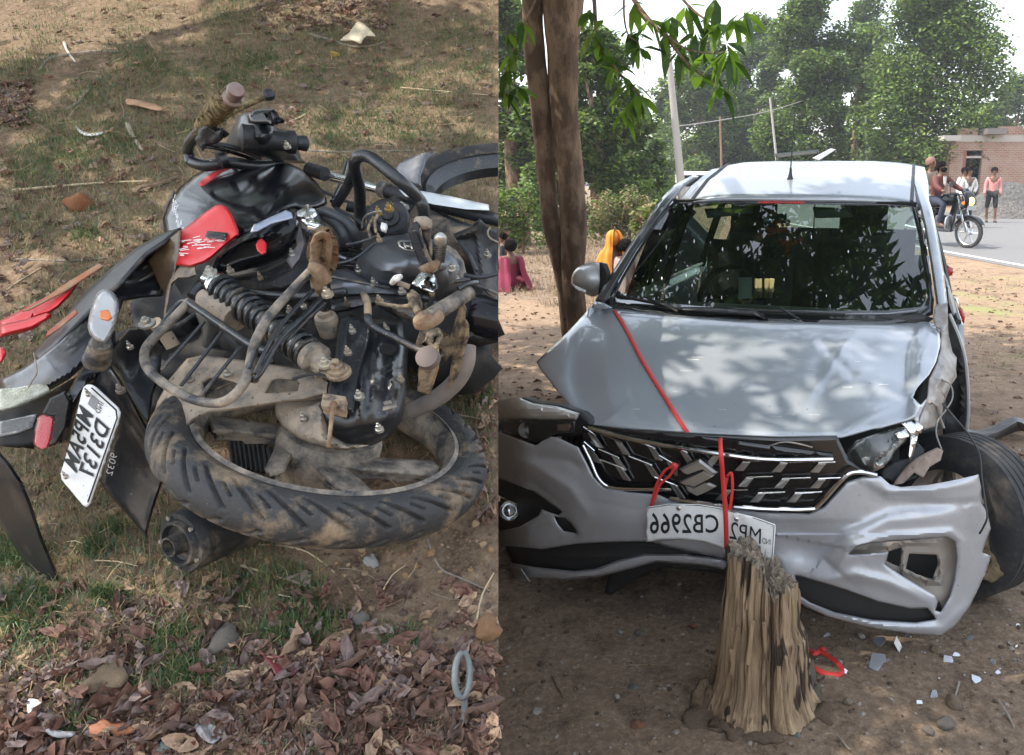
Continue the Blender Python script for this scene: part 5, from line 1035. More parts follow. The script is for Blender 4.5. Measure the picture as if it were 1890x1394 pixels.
# --- handlebar, switchgear and headlamp cowl
T('handlebar', [(352, 300, .40), (347, 280, .42), (350, 265, .45), (362, 250, .48), (378, 232, .52)], .017, b_metal, seg=14)
T('handlebar', [(352, 298, .40), (380, 306, .40), (420, 300, .40), (470, 306, .38), (520, 305, .35)], .019, b_metal, seg=14)
grp = T('handle_grip', [(375, 236, .52), (392, 212, .56), (412, 192, .60), (428, 178, .63)], [.026, .030, .031, .026], b_mud, seg=16)
mb = MB(); g = random.Random(5)
for i in range(70):
    t = g.random(); c = hp(375+53*t, 236-58*t, .52+.11*t)+Vector((g.gauss(0, 1), g.gauss(0, 1), g.gauss(0, 1))).normalized()*.022; mb.lathe(c, (g.gauss(0, 1), g.gauss(0, 1), g.gauss(0, 1)), [(.0001, -.005), (.006*g.uniform(.5, 1.2), 0), (.0001, .005)], 6)
o = mb.build('mud_lumps', b_mud, grp); o['kind'] = 'stuff'
c = hp(430, 180, .63); d = (hp(438, 160, .66)-c).normalized(); MB().lathe(c, d, [(.018, -.01), (.019, .0), (.0145, .004), (.016, .030), (.0145, .035), (.0001, .036)], 24).build('bar_end_weight', mat('reddish_worn_steel', (.20, .11, .09), .5, .4, col2=(.26, .22, .19), scale=25), bike)
T('brake_lever', [(400, 226, .52), (430, 206, .53), (460, 192, .54), (494, 176, .55)], [.008, .010, .009, .010], b_mud, sn=3); MB().lathe(hp(496, 175, .55), BN, [(.0001, -.014), (.010, -.010), (.0145, 0), (.010, .010), (.0001, .014)], 14).build('lever_ball', b_matt, bike)
PB('switch_housing', [(366, 236), (380, 228), (398, 240), (412, 236), (412, 256), (400, 266), (384, 268), (374, 280), (366, 270), (360, 258)], [(366, 236, .54), (412, 240, .54), (374, 280, .48)], b_matt, seed=4, namp=.006, roll=(5, .02), solid=.02, nsc=.08, res=4)
T('brake_hose', [(376, 262, .46), (400, 266, .46), (440, 275, .44), (480, 292, .40)], .008, b_hose); T('brake_hose', [(372, 270, .45), (400, 274, .45), (440, 285, .42), (476, 298, .38)], .006, b_gloss)
T('bar_clamp', [(404, 296, .42), (416, 292, .42)], .026, b_metal, sn=0)
PB('headlamp_cowl', [(412, 286), (418, 262), (430, 232), (442, 212), (452, 208), (470, 206), (480, 214), (506, 220), (512, 236), (536, 243), (546, 262), (556, 292), (566, 302), (520, 300), (470, 288), (440, 280)], [(412, 286, .36), (430, 232, .44), (470, 206, .50), (546, 262, .38), (560, 300, .33), (470, 250, .48)], b_panel, feats=[('ridge', [(446, 214), (440, 250), (438, 276)], 5, .02), ('step', [(470, 250), (500, 240), (540, 262)], 5, .03)], seed=4, namp=.002, roll=(7, .03), solid=.01)
PB('instrument_pod', [(456, 214), (466, 204), (486, 200), (504, 201), (513, 208), (512, 222), (504, 234), (492, 232), (470, 232), (458, 228)], [(456, 214, .50), (504, 201, .54), (504, 234, .50)], b_gloss, roll=(6, .02), solid=.03, smooth_pl=1, res=4)
frame_lathe('steering_lock', hp(446, 254, .47), hp(530, 262, .44), [(.0001, -.01), (.030, 0), (.028, .04), (.022, .06), (.022, .09), (.026, .095), (.026, .11), (.016, .115), (.018, .135), (.010, .14), (.0001, .11)], b_matt)
bolt(530, 270, .46, .008, b_steel)
# --- turn signal
sg = PB('turn_signal', [(190, 534), (206, 538), (218, 552), (220, 572), (215, 598), (205, 624), (193, 634), (178, 630), (165, 616), (162, 598), (168, 570), (177, 545)], [(190, 534, .46), (193, 634, .44), (190, 585, .50)], b_lens, roll=(8, .03), solid=.004, smooth_pl=2, res=4)
PB('signal_reflector', [(192, 541), (206, 548), (212, 572), (204, 600), (196, 622), (184, 624), (172, 612), (176, 575), (184, 550)], [(190, 534, .44), (193, 634, .42), (190, 585, .485)], b_refl, sg, feats=[('ridge', [(180, 552), (210, 558)], 2.5, .007), ('ridge', [(176, 566), (214, 572)], 2.5, .007), ('ridge', [(172, 596), (210, 602)], 2.5, .007), ('ridge', [(174, 610), (206, 616)], 2.5, .007)], seed=8, namp=.003, nsc=.09, res=3, sharp=20)
PB('signal_bulb', [(184, 574), (200, 572), (206, 584), (198, 590), (184, 586)], [(190, 580, .497), (184, 574, .495), (206, 584, .495)], mat('orange_bulb', (.7, .22, .08), .3), sg, res=4, solid=.004)
mb = MB(); p0 = hp(188, 632, .44); p1 = hp(178, 668, .38); N_ = 16; mb.tube([p0.lerp(p1, i/N_) for i in range(N_+1)], [.0135+.005*i/N_+(.003 if (i//2) % 2 else 0) for i in range(N_+1)], 16); mb.build('signal_stem', b_greydust, sg)
# --- number plate carrier, mud flap, plate, red tail reflector
PB('plate_carrier', [(150, 678), (190, 660), (236, 606), (262, 602), (300, 640), (296, 690), (282, 730), (275, 790), (262, 770), (240, 735), (218, 690), (205, 676), (182, 700), (160, 712), (140, 760), (128, 815), (108, 820), (96, 770), (128, 720)], [(150, 678, .34), (236, 606, .36), (290, 660, .28), (275, 790, .22), (128, 815, .24), (128, 720, .32)], b_panel, feats=[('ridge', [(205, 676), (160, 700), (128, 760)], 6, .01), ('dent', 260, 660, 20, 30, -.02)], seed=7, namp=.003, roll=(6, .015), solid=.006)
PB('mud_flap', [(180, 686), (206, 676), (222, 700), (246, 740), (272, 790), (298, 850), (302, 868), (300, 890), (286, 930), (276, 965), (270, 992), (263, 986), (240, 955), (205, 918), (185, 892), (190, 860), (215, 790), (218, 768), (190, 730), (172, 708)], [(190, 680, .34), (272, 790, .26), (302, 870, .20), (268, 990, .10), (185, 892, .15), (218, 768, .27)], b_panel, feats=[('step', [(300, 895), (294, 862), (262, 800), (228, 740), (200, 690)], 5, .012), ('ridge', [(240, 790), (280, 860)], 10, .006), ('ridge', [(296, 900), (272, 970)], 4, .01)], seed=4, namp=.0015, roll=(6, .012), solid=.005)
SPL = [(158, 712, .36), (220, 765, .33), (114, 880, .24), (158, 934, .21)]
plt_ = PB('number_plate', [(160, 710), (168, 710), (176, 715), (216, 752), (221, 762), (219, 772), (165, 930), (160, 936), (154, 934), (114, 886), (112, 874), (134, 800), (150, 728), (154, 715)], SPL, white_pl, roll=None, solid=.003, res=6)
pc = lambda X, Y: (100+X/5.364, 690+Y/5.364)
for s_, q in (('MP5AM', [(250, 300), (92, 855), (222, 990), (388, 415)]), ('D3137', [(415, 425), (240, 955), (368, 1085), (548, 545)]), ('IND', [(445, 266), (403, 372), (445, 402), (492, 298)])):
    lettering('plate_lettering', s_, [pc(*p) for p in q], S_th(SPL), blk_ink, plt_, rl=.002, mirror=False, bold=.02 if len(s_) > 3 else 0)
lettering('chalk_number', '9032', [pc(562, 775), pc(512, 985), pc(572, 1010), pc(628, 805)], S_th([(190, 680, .345), (272, 790, .265), (302, 870, .205), (268, 990, .105), (185, 892, .155), (218, 768, .275)]), scratch, plt_, rl=.006, mirror=False, bold=-.012)
panel('plate_hologram', [pc(372, 205), pc(442, 262), pc(398, 358), pc(330, 300)], S_th(SPL), mat('grey_film', (.2, .2, .21), .5), plt_, res=8, relief=lambda x, y: x*0+.0015, solid=0)
MB().tube([hp(*p) for p in [(169, 716, .362), (214, 757, .336), (216, 772, .33), (162, 927, .217)]], .0012, 4).build('plate_rim', blk_ink, plt_)
for x, y, h in ((163, 727, .357), (121, 879, .252)): bolt(x, y, h, .004, b_steel, plt_)
PB('reflector_housing', [(78, 764), (92, 735), (120, 722), (130, 742), (122, 790), (104, 820), (88, 826), (92, 790), (100, 772)], [(78, 764, .31), (125, 730, .34), (104, 820, .26)], b_matt, roll=(4, .01), solid=.02, res=5)
PB('red_reflector', [(70, 768), (80, 764), (96, 768), (100, 774), (94, 810), (88, 828), (78, 832), (66, 826), (61, 818), (64, 795)], [(70, 768, .34), (100, 774, .34), (78, 832, .31)], mat('red_reflector_lens', (.55, .01, .02), .2, coat=.8, bump=.8, bscale=420), roll=(4, .012), solid=.01, res=4)
# --- foot controls at the right
T('kick_lever', [(768, 420, .56), (772, 440, .54), (786, 475, .52), (800, 500, .50)], [.013, .011, .010, .010], b_tan, sn=3)
mb = MB()
for i in range(13): t = i/12; p = hp(757+30*t, 428+72*t, .555-.05*t); mb.tube([p, hp(764+30*t, 432+70*t, .56-.05*t)], .0042, 6)
mb.build('peg_rubber', b_matt, bike)
PB('foot_rest', [(756, 422), (760, 412), (770, 408), (776, 414), (776, 430), (790, 470), (800, 498), (792, 502), (778, 480), (764, 440)], [(756, 422, .56), (776, 414, .57), (795, 500, .50)], b_matt, seed=3, namp=.003, roll=(3, .01), solid=.02, res=4)
T('rusty_knuckle', [(780, 496, .50), (794, 494, .52), (806, 486, .51)], [.009, .013, .009], b_rust, sn=3); MB().lathe(hp(776, 412, .56), CU, [(.0001, -.008), (.011, -.006), (.012, .010), (.008, .018), (.0001, .020)], 14).build('peg_cap', b_dusty, bike)
PB('u_bracket', [(779, 424), (788, 420), (794, 414), (797, 420), (796, 440), (800, 480), (792, 490), (788, 450), (780, 436)], [(779, 424, .55), (797, 420, .55), (792, 490, .50)], b_tan, seed=3, namp=.004, res=4, solid=.008, roll=(3, .01))
q0 = hp(813, 440, .56); q1 = hp(807, 500, .48); sp = T('clutch_spindle', [(813, 440, .56), (807, 500, .48)], .0095, b_steel, sn=0); pts = []
for i in range(9*12+1): t = i/(108); a = t*9*2*pi; pts.append(q0.lerp(q1, .12+.6*t)+(VR*cos(a)+VF*sin(a))*.0095)
MB().tube(pts, .0020, 6).build('return_spring', b_metal, sp); MB().lathe(q0, (q0-q1).normalized(), [(.010, -.010), (.011, 0), (.006, .008), (.0001, .009)], 12).build('cap_nut', b_steel, sp)
T('pedal_arm', [(812, 500, .50), (818, 520, .48), (812, 548, .44), (800, 575, .42)], [.016, .018, .014, .010], b_metal, sn=3)
PB('steel_bracket', [(760, 524), (776, 502), (790, 500), (804, 508), (812, 520), (806, 534), (798, 540), (782, 534)], [(760, 524, .47), (790, 500, .48), (798, 540, .46)], b_chrome, feats=[('step', [(765, 528), (782, 508), (800, 506)], 3, .012)], res=4, solid=.004, sharp=20); PB('bracket_hole', [(776, 526), (784, 526), (786, 530), (778, 531)], [(760, 524, .478), (790, 500, .49), (798, 540, .47)], b_dark, res=3)
PB('engine_side_cover', [(800, 480), (826, 452), (842, 462), (856, 482), (862, 510), (864, 530), (846, 520), (830, 530), (812, 520)], [(800, 480, .42), (842, 462, .42), (862, 530, .38)], b_greydust, seed=4, namp=.002, roll=(6, .015), solid=.02, res=5); bolt(835, 496, .43, .011)
T('small_white_lever', [(724, 522, .47), (732, 514, .49), (740, 510, .49)], [.007, .009, .006], scratch, sn=3, seg=8); T('lever_shaft', [(734, 522, .475), (756, 530, .465)], .007, b_dusty, sn=0)
fk = hp(786, 588, .46); fk2 = hp(862, 545, .43); T('foot_peg_tube', [(790, 586, .455), (866, 540, .43)], .019, b_greydust, sn=0, seg=18)
MB().lathe(hp(790, 588, .455), (VU*.75-VF*.55-VR*.2).normalized(), [(.0001, .005), (.024, .005), (.026, .0), (.026, -.006), (.0001, -.006)], 26).build('rusty_peg_plate', b_rust, bike)
T('linkage', [(756, 545, .44), (764, 560, .44), (772, 578, .44)], [.008, .011, .008], b_tan, sn=3); T('linkage', [(760, 538, .43), (770, 550, .43), (776, 572, .43)], [.006, .009, .006], b_tan, sn=3); T('linkage', [(846, 534, .45), (862, 524, .45), (880, 522, .43)], .007, b_metal, sn=2); T('linkage', [(840, 520, .45), (868, 516, .45)], .006, b_metal, sn=0)
PB('pivot_lug', [(786, 612), (796, 606), (812, 608), (818, 618), (814, 636), (806, 650), (788, 648), (784, 630)], [(786, 612, .40), (818, 618, .40), (788, 648, .39)], b_tan, feats=[('dent', 795, 630, 6, 5, -.02)], seed=4, namp=.004, roll=(4, .012), solid=.03, res=4)
MB().lathe(hp(789, 660, .42), (VU*.35-VF*.9-VR*.1).normalized(), [(.0001, .005), (.0185, .005), (.0195, .0), (.0195, -.008), (.0001, -.008)], 26).build('round_peg_plate', mat('brown_flat_steel', (.14, .105, .09), .7), bike)
PB('stand_leg', [(774, 672), (800, 674), (812, 660), (810, 680), (800, 712), (792, 730), (770, 722), (772, 700)], [(774, 672, .39), (812, 660, .39), (780, 728, .30)], b_tan, feats=[('step', [(802, 672), (788, 728)], 3, .012)], seed=4, namp=.003, solid=.03, res=4)
PB('torn_guard_plate', [(848, 566), (856, 562), (861, 572), (858, 590), (866, 600), (866, 620), (858, 648), (846, 690), (834, 712), (826, 716), (830, 690), (836, 650), (822, 668), (820, 660), (828, 630), (838, 598)], [(848, 566, .42), (866, 600, .38), (826, 716, .22), (820, 660, .30)], b_tan, feats=[('ridge', [(852, 570), (846, 620), (832, 700)], 4, .014), ('ridge', [(862, 600), (850, 660)], 3, .01)], seed=4, namp=.006, nsc=.05, res=4, solid=.003)
T('exhaust_bend', [(862, 640, .22), (860, 670, .20), (845, 700, .17), (820, 725, .14), (790, 745, .12), (760, 760, .10)], .026, mat('dusty_exhaust', (.30, .25, .22), .8, col2=(.2, .17, .15), scale=18), sn=4, seg=16)
frame_lathe('starter_motor', hp(862, 575, .36), hp(912, 590, .34), [(.0001, 0), (.036, .002), (.040, .02), (.040, .07), (.036, .08), (.034, .12), (.0001, .13)], b_gloss)
PB('belly_pan', [(836, 432), (870, 418), (886, 404), (894, 412), (906, 424), (925, 432), (925, 560), (900, 540), (880, 516), (868, 480), (856, 462)], [(836, 432, .34), (886, 404, .38), (925, 432, .28), (900, 540, .24), (868, 480, .30)], b_matt, feats=[('ridge', [(840, 440), (880, 425), (888, 408)], 4, .02), ('ridge', [(880, 430), (886, 470), (894, 520)], 6, .02), ('dent', 906, 470, 12, 26, -.03)], seed=5, namp=.008, nsc=.04, res=5, solid=.004)
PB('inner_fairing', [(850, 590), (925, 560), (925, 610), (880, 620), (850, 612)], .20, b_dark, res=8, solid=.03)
T('radiator_hose', [(905, 420, .33), (900, 428, .34), (905, 440, .34), (925, 450, .33)], .003, b_dusty, seg=6); T('black_pipe', [(620, 640, .30), (660, 620, .30), (700, 610, .28)], .01, b_hose)
# small hardware: cables, hoses and bolts over the engine bay
g = random.Random(31)
for pts, r, m in (([(560, 470, .40), (600, 486, .41), (650, 480, .42), (690, 450, .43)], .004, b_hose), ([(548, 520, .42), (600, 510, .42), (660, 520, .42), (720, 532, .42)], .005, b_metal), ([(620, 385, .36), (650, 400, .38), (680, 420, .40), (700, 430, .40)], .006, b_hose), ([(600, 450, .40), (620, 470, .42), (640, 478, .42)], .005, b_alu),
    ([(480, 300, .34), (540, 320, .32), (590, 350, .32), (640, 372, .33)], .006, b_hose), ([(700, 560, .43), (740, 566, .43), (775, 560, .44)], .005, b_tan), ([(420, 525, .41), (470, 540, .42), (530, 545, .42)], .006, b_metal), ([(850, 450, .36), (866, 470, .37), (880, 500, .36)], .005, b_hose), ([(540, 700, .39), (580, 690, .40), (612, 700, .40)], .004, b_metal),
    ([(860, 620, .34), (880, 612, .33), (915, 618, .30)], .008, b_alu), ([(690, 400, .44), (680, 420, .43), (684, 440, .42)], .004, b_tan), ([(300, 612, .38), (330, 600, .39), (360, 580, .40)], .006, b_metal)): T('cable', pts, r, m, seg=7)
for x, y, h in ((662, 500, .42), (690, 524, .42), (742, 538, .42), (800, 540, .41), (846, 520, .41), (700, 442, .44), (790, 440, .44), (640, 560, .42), (700, 556, .43), (760, 560, .43), (560, 565, .41), (536, 575, .40), (712, 606, .37), (740, 700, .36), (700, 792, .345), (560, 772, .34), (470, 700, .37), (420, 690, .36), (350, 700, .35), (240, 640, .36), (222, 720, .33), (480, 512, .40), (425, 500, .44), (540, 470, .44), (880, 560, .38), (900, 470, .34), (650, 610, .40), (642, 650, .40)): bolt(x, y, h, g.uniform(.005, .008), g.choice([b_steel, b_greydust, b_tan]))
# clip everything of the motorcycle at the bank's edge
def desc(o):
    out = []
    for c in o.children: out += [c]+desc(c)
    return out
for o in desc(bike):
    if o.type != 'MESH': continue
    off = root_loc(o); vs_ = [Vector(v.co)+off for v in o.data.vertices]
    pz = max(X0+FPX*(v.x)/max((v-CAM).dot(VF), .01) for v in vs_)
    if pz > 910:
        b = bmesh.new(); b.from_mesh(o.data); nrm = Vector((1, 0, 0))+VF*(.1872+.12*max([m_.thickness for m_ in o.modifiers if m_.type == 'SOLIDIFY']+[0])); co = CAM-off
        bmesh.ops.bisect_plane(b, geom=b.verts[:]+b.edges[:]+b.faces[:], plane_co=co, plane_no=nrm, clear_outer=True)
        b.to_mesh(o.data); b.free()
# --- loose black panel at the lower left, standing on its own
pn = panel('black_plastic_panel', sm([(-30, 760), (0, 835), (20, 858), (40, 888), (56, 925), (66, 955), (78, 992), (92, 1025), (108, 1062), (104, 1080), (80, 1078), (60, 1062), (44, 1036), (0, 968), (-40, 900)], 1), S_th([(-30, 760, .34), (0, 835, .28), (56, 925, .20), (108, 1062, .02), (60, 1060, .0), (0, 968, .10), (-40, 900, .2)]), b_panel, None, res=8, relief=relief_fn([('ridge', [(10, 860), (60, 960), (100, 1060)], 8, .01)], 4, .003, .03), solid=.008, roll=(5, .008))
tag(pn, 'long curved black plastic panel leaning in the lower left corner beside the fallen motorcycle', 'plastic panel')
# ================================================================== VEGETATION
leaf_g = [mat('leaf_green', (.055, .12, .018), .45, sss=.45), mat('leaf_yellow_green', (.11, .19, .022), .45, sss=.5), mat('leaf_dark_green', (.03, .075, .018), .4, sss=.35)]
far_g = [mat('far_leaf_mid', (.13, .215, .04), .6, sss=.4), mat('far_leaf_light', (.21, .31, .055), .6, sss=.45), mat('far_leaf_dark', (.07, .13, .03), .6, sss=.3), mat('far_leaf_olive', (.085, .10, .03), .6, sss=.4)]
bark = mat('mango_bark', (.29, .19, .12), .9, col2=(.13, .08, .05), scale=6, mix=(.42, .58), bump=1.0, bscale=38, stretch=(1.8, 1.8, .8), speck=((.05, .035, .025), 30, .66))
bark_lo = mat('red_brown_bark', (.16, .075, .035), .9, col2=(.07, .045, .03), scale=10, bump=1, bscale=26, stretch=(3, 3, .6))
def leaves_np(P, D, L, W, seed, droop=.35, curl=.25):
    "P,D (n,3) base and direction -> verts (n,6,3)"
    g = np.random.default_rng(seed); n = len(P); D = D/np.linalg.norm(D, axis=1)[:, None]
    s = np.cross(D, A_([0, 0, 1.])+g.normal(0, .35, (n, 3))); s /= np.linalg.norm(s, axis=1)[:, None]+1e-9; N_ = np.cross(s, D)
    L = (L*g.uniform(.65, 1.25, n))[:, None]; W = (W*g.uniform(.75, 1.2, n))[:, None]
    dn = A_([0, 0, -1.])
    p = lambda t, w_: P+D*L*t+dn*L*droop*t*t+s*W*w_-N_*W*curl*abs(w_)
    return np.stack([p(0, 0), p(.35, .5), p(.35, -.5), p(.72, .38), p(.72, -.38), p(1, 0)], 1)
def leaf_mesh(name, V, mats, parent=None, seed=0, mi=None):
    n = len(V); b = (np.arange(n)*6)[:, None]; F = (b+A_([0, 1, 2])).tolist()+(b+A_([1, 3, 4, 2])).tolist()+(b+A_([3, 5, 4])).tolist()
    me = bpy.data.meshes.new(name); off = A_(root_loc(parent)) if parent else 0
    me.from_pydata((V.reshape(-1, 3)-off).tolist(), [], F); me.update()
    for m in mats: me.materials.append(m)
    if mi is None: mi = np.random.default_rng(seed).integers(0, len(mats), n)
    me.polygons.foreach_set('material_index', np.concatenate([mi]*3).astype(np.int32)); me.polygons.foreach_set('use_smooth', np.ones(n*3, bool))
    o = bpy.data.objects.new(name, me); COL.objects.link(o); o.parent = parent; return o
def whorls(C, seed, k=9, L=.17, W=.045, spread=.25):
    g = np.random.default_rng(seed); n = len(C); P = np.repeat(C, k, 0); m = len(P)
    az = g.uniform(0, 2*pi, m); el = g.normal(-.1, .5, m)
    D = np.stack([np.cos(az)*np.cos(el), np.sin(az)*np.cos(el), np.sin(el)], 1)
    return leaves_np(P+g.normal(0, .015, (m, 3)), D, L, W, seed+1)
# --- the shade tree with two trunks beside the car
TD = 6.1
tree = empty('mango_tree', atd(1045, 700, TD).xy.to_3d()); tag(tree, 'tree with two close brown trunks beside the silver car, spreading leafy branches overhead', 'tree')
def trunk(pts, r, m, name, parent, seg=22, seed=1, lump=.20):
    P, rr = catmull(pts, 8, r); V = []; F = []; n = len(P); a = Vector((1, 0, 0))
    for i in range(n):
        t = (P[min(i+1, n-1)]-P[max(i-1, 0)]).normalized(); a = (a-t*a.dot(t)).normalized(); b = t.cross(a)
        for k in range(seg):
            an = 2*pi*k/seg; q = rr[i]*(1+lump*mnoise.noise(Vector((cos(an)*1.3+seed*7, sin(an)*1.3, P[i].z*1.6)))+lump*.5*mnoise.noise(Vector((cos(an)*3+seed, sin(an)*3, P[i].z*5)))); V.append(P[i]+(a*cos(an)+b*sin(an))*q)
    for i in range(n-1):
        for k in range(seg): F.append((i*seg+k, i*seg+(k+1) % seg, (i+1)*seg+(k+1) % seg, (i+1)*seg+k))
    return mesh(name, V, F, m, parent)
pa = [atd(x, y, TD) for x, y in ((1066, 720), (1052, 620), (1040, 520), (1019, 420), (1006, 300), (996, 180), (984, 60), (984, -60), (980, -200))]
trunk(pa, [.08, .064, .06, .064, .07, .072, .078, .085, .09], bark, 'trunk', tree, seed=3)
pb_ = [atd(x, y, TD-.05) for x, y in ((1074, 720), (1068, 620), (1058, 520), (1060, 420), (1054, 330), (1044, 240), (1040, 140), (1038, 40), (1042, -60), (1060, -200))]
trunk(pb_, [.10, .08, .075, .095, .098, .098, .110, .130, .15, .13], bark, 'trunk', tree, seed=5, seg=26)
top = pb_[-2]
limbs = [((-2.6, -1.5, 2.2), .09), ((-3.6, 1.0, 2.4), .09), ((-1.6, -3.4, 2.2), .05), ((-4.8, -3.6, 2.6), .07), ((-.6, 2.0, 3.2), .08)]
for i, (d, r) in enumerate(limbs):
    d = Vector(d); trunk([top+Vector((0, 0, -.2)), top+d*.3+Vector((0, 0, .25)), top+d*.65+Vector((random.uniform(-.3, .3), random.uniform(-.3, .3), .2)), top+d], [r*1.1, r, r*.7, r*.35], bark, 'limb', tree, seg=10, seed=i)
g = np.random.default_rng(17); n = 9000
C = np.stack([g.uniform(-8.5, 2.9, n), g.uniform(.0, 9.2, n), g.uniform(3.7, 6.8, n)], 1)
f = nfield(C[:, 0]+30, C[:, 1]+30, .62, 55, 3)
right = np.clip((C[:, 0]-1.3)/1.0, 0, 1)
keep = (f > .36+.24*right) & (((C[:, 0]+2.6)/5.6)**2+((C[:, 1]-4.6)/4.5)**2 < 1) & (C[:, 2] > 3.3+.10*np.maximum(C[:, 1], 0))
C = C[keep]; n = 2600; C2 = np.stack([g.uniform(-1.6, 1.75, n), g.uniform(3.2, 7.8, n), g.uniform(3.9, 6.2, n)], 1); f = nfield(C2[:, 0]+30, C2[:, 1]+30, .9, 57, 3); C = np.concatenate([C, C2[(f > .40+.12*np.clip(C2[:, 0]-.8, 0, 1)) & (C2[:, 2] > 2.6+.19*C2[:, 1])]])  # second batch: unseen overhead clusters added for the windshield to reflect
def sun_gap(C, P, r):  # thins the crown along a sun line so a light patch falls below
    d = C-A_(P); sv = A_(SUNV); return np.linalg.norm(d-(d@sv)[:, None]*sv, axis=1) > r
for px, py, r in ((20, 10, .5), (80, 30, .38), (150, 20, .45), (220, 35, .35), (290, 20, .3), (560, 20, .22), (880, 150, .15), (720, 230, .15)): C = C[sun_gap(C, bk(px, py), r)]
for px, py, r in ((1075, 625, .20), (1080, 660, .17), (1230, 700, .16), (1310, 650, .20), (1330, 690, .18), (1440, 640, .17), (1500, 710, .18), (1600, 640, .16), (1215, 610, .17), (1650, 700, .2), (1460, 760, .17)): r *= .58; C = C[sun_gap(C, Vector(S_hood()(A_([px*1.]), A_([py*1.]), 0)[0]), r)]
for u, v, r in ((-.4, 2.0, .3), (0, 2.1, .28), (.35, 2.3, .3), (-.2, 2.8, .3)): C = C[sun_gap(C, cw(u, v, 1.6), r)]
cr = leaf_mesh('crown', whorls(C, 5, 9, .17, .045), leaf_g, tree, 2); cr['kind'] = 'stuff'
# branches that hang into the picture, leaf by leaf
leaf_src = []
lv = [mat('young_leaf', (.17, .30, .025), .4, sss=.6), mat('fresh_leaf', (.09, .19, .02), .4, sss=.55)]
for i, m in enumerate([lv[1], lv[0], lv[0], leaf_g[0]]):
    V = leaves_np(A_([[0, 0, 0.]]), A_([[1., 0, .1]]), .25, .075, 40+i, droop=.3+.1*i); V[0] = V[0]*(1)
    me = bpy.data.meshes.new('leaf'); me.from_pydata(V[0].tolist(), [], [(0, 1, 2), (1, 3, 4, 2), (3, 5, 4)]); me.materials.append(m); me.update(); leaf_src.append(me)
g = random.Random(21); NLEAF = 0
def leaf_whorl(c, parent, k, drop=.3, s=1.0):
    global NLEAF
    off = root_loc(parent)
    for j in range(k):
        o = bpy.data.objects.new('leaf', g.choice(leaf_src)); COL.objects.link(o); o.parent = parent
        az = g.uniform(0, 2*pi); el = g.gauss(-drop-.15, .35); d = Vector((cos(az)*cos(el), sin(az)*cos(el)*.8, sin(el)))
        q = d.to_track_quat('X', 'Z'); sc = s*g.uniform(.7, 1.25); o.matrix_basis = Matrix.LocRotScale(c-off+d*.01, q, Vector((sc, sc, sc))); NLEAF += 1
def hang(pts, D0, D1, r, whs, k=7, s=1.0):
    P = [atd(x, y, D0+(D1-D0)*i/(len(pts)-1)) for i, (x, y) in enumerate(pts)]
    br = MB().tube(P, [r*(1-.75*i/(len(P)-1)) for i in range(len(P))], 7, smoothn=4).build('hanging_branch', bark, tree)
    for (x, y, q) in whs: leaf_whorl(atd(x, y, D0+(D1-D0)*q), br, k, s=s)
hang([(1075, -60), (1095, -10), (1100, 50), (1112, 90), (1135, 125), (1165, 160), (1180, 178)], 5.6, 5.0, .016, [(1100, 55, .4), (1120, 105, .6), (1150, 140, .8), (1178, 175, 1), (1112, 82, .5), (1090, 20, .3), (1135, 122, .7), (1175, 60, .5), (1165, 150, .9)], 8, .62)
hang([(1150, -40), (1180, 15), (1210, 50), (1235, 75), (1262, 110), (1290, 135), (1328, 157)], 5.4, 4.8, .018, [(1170, 5, .2), (1200, 35, .4), (1225, 62, .5), (1252, 95, .6), (1290, 138, .9), (1328, 158, 1), (1268, 80, .6), (1240, 30, .5), (1285, 60, .7)], 8, .62)
hang([(1152, -30), (1152, 30), (1160, 65), (1180, 85), (1192, 150)], 5.3, 5.0, .008, [(1158, 60, .5), (1180, 88, .7), (1176, 180, 1), (1160, 190, 1), (1150, 205, 1)], 6, .55)
hang([(1230, -40), (1270, 10), (1310, 40), (1350, 45), (1390, 15)], 5.2, 4.8, .010, [(1265, 10, .3), (1300, 35, .6), (1330, 45, .8), (1355, 35, .9), (1320, -5, .6), (1372, 20, 1), (1340, 80, .9), (1350, 110, .9)], 6, .6)
hang([(1225, 62), (1270, 92), (1320, 98), (1350, 92)], 5.0, 4.7, .007, [(1300, 98, .7), (1345, 92, 1)], 6, .55)
hang([(1010, -40), (960, 60), (940, 120), (950, 170)], 5.9, 5.6, .008, [(965, 40, .3), (945, 100, .6), (935, 130, .8), (955, 160, 1), (930, 170, 1), (940, 60, .5)], 7, .6)
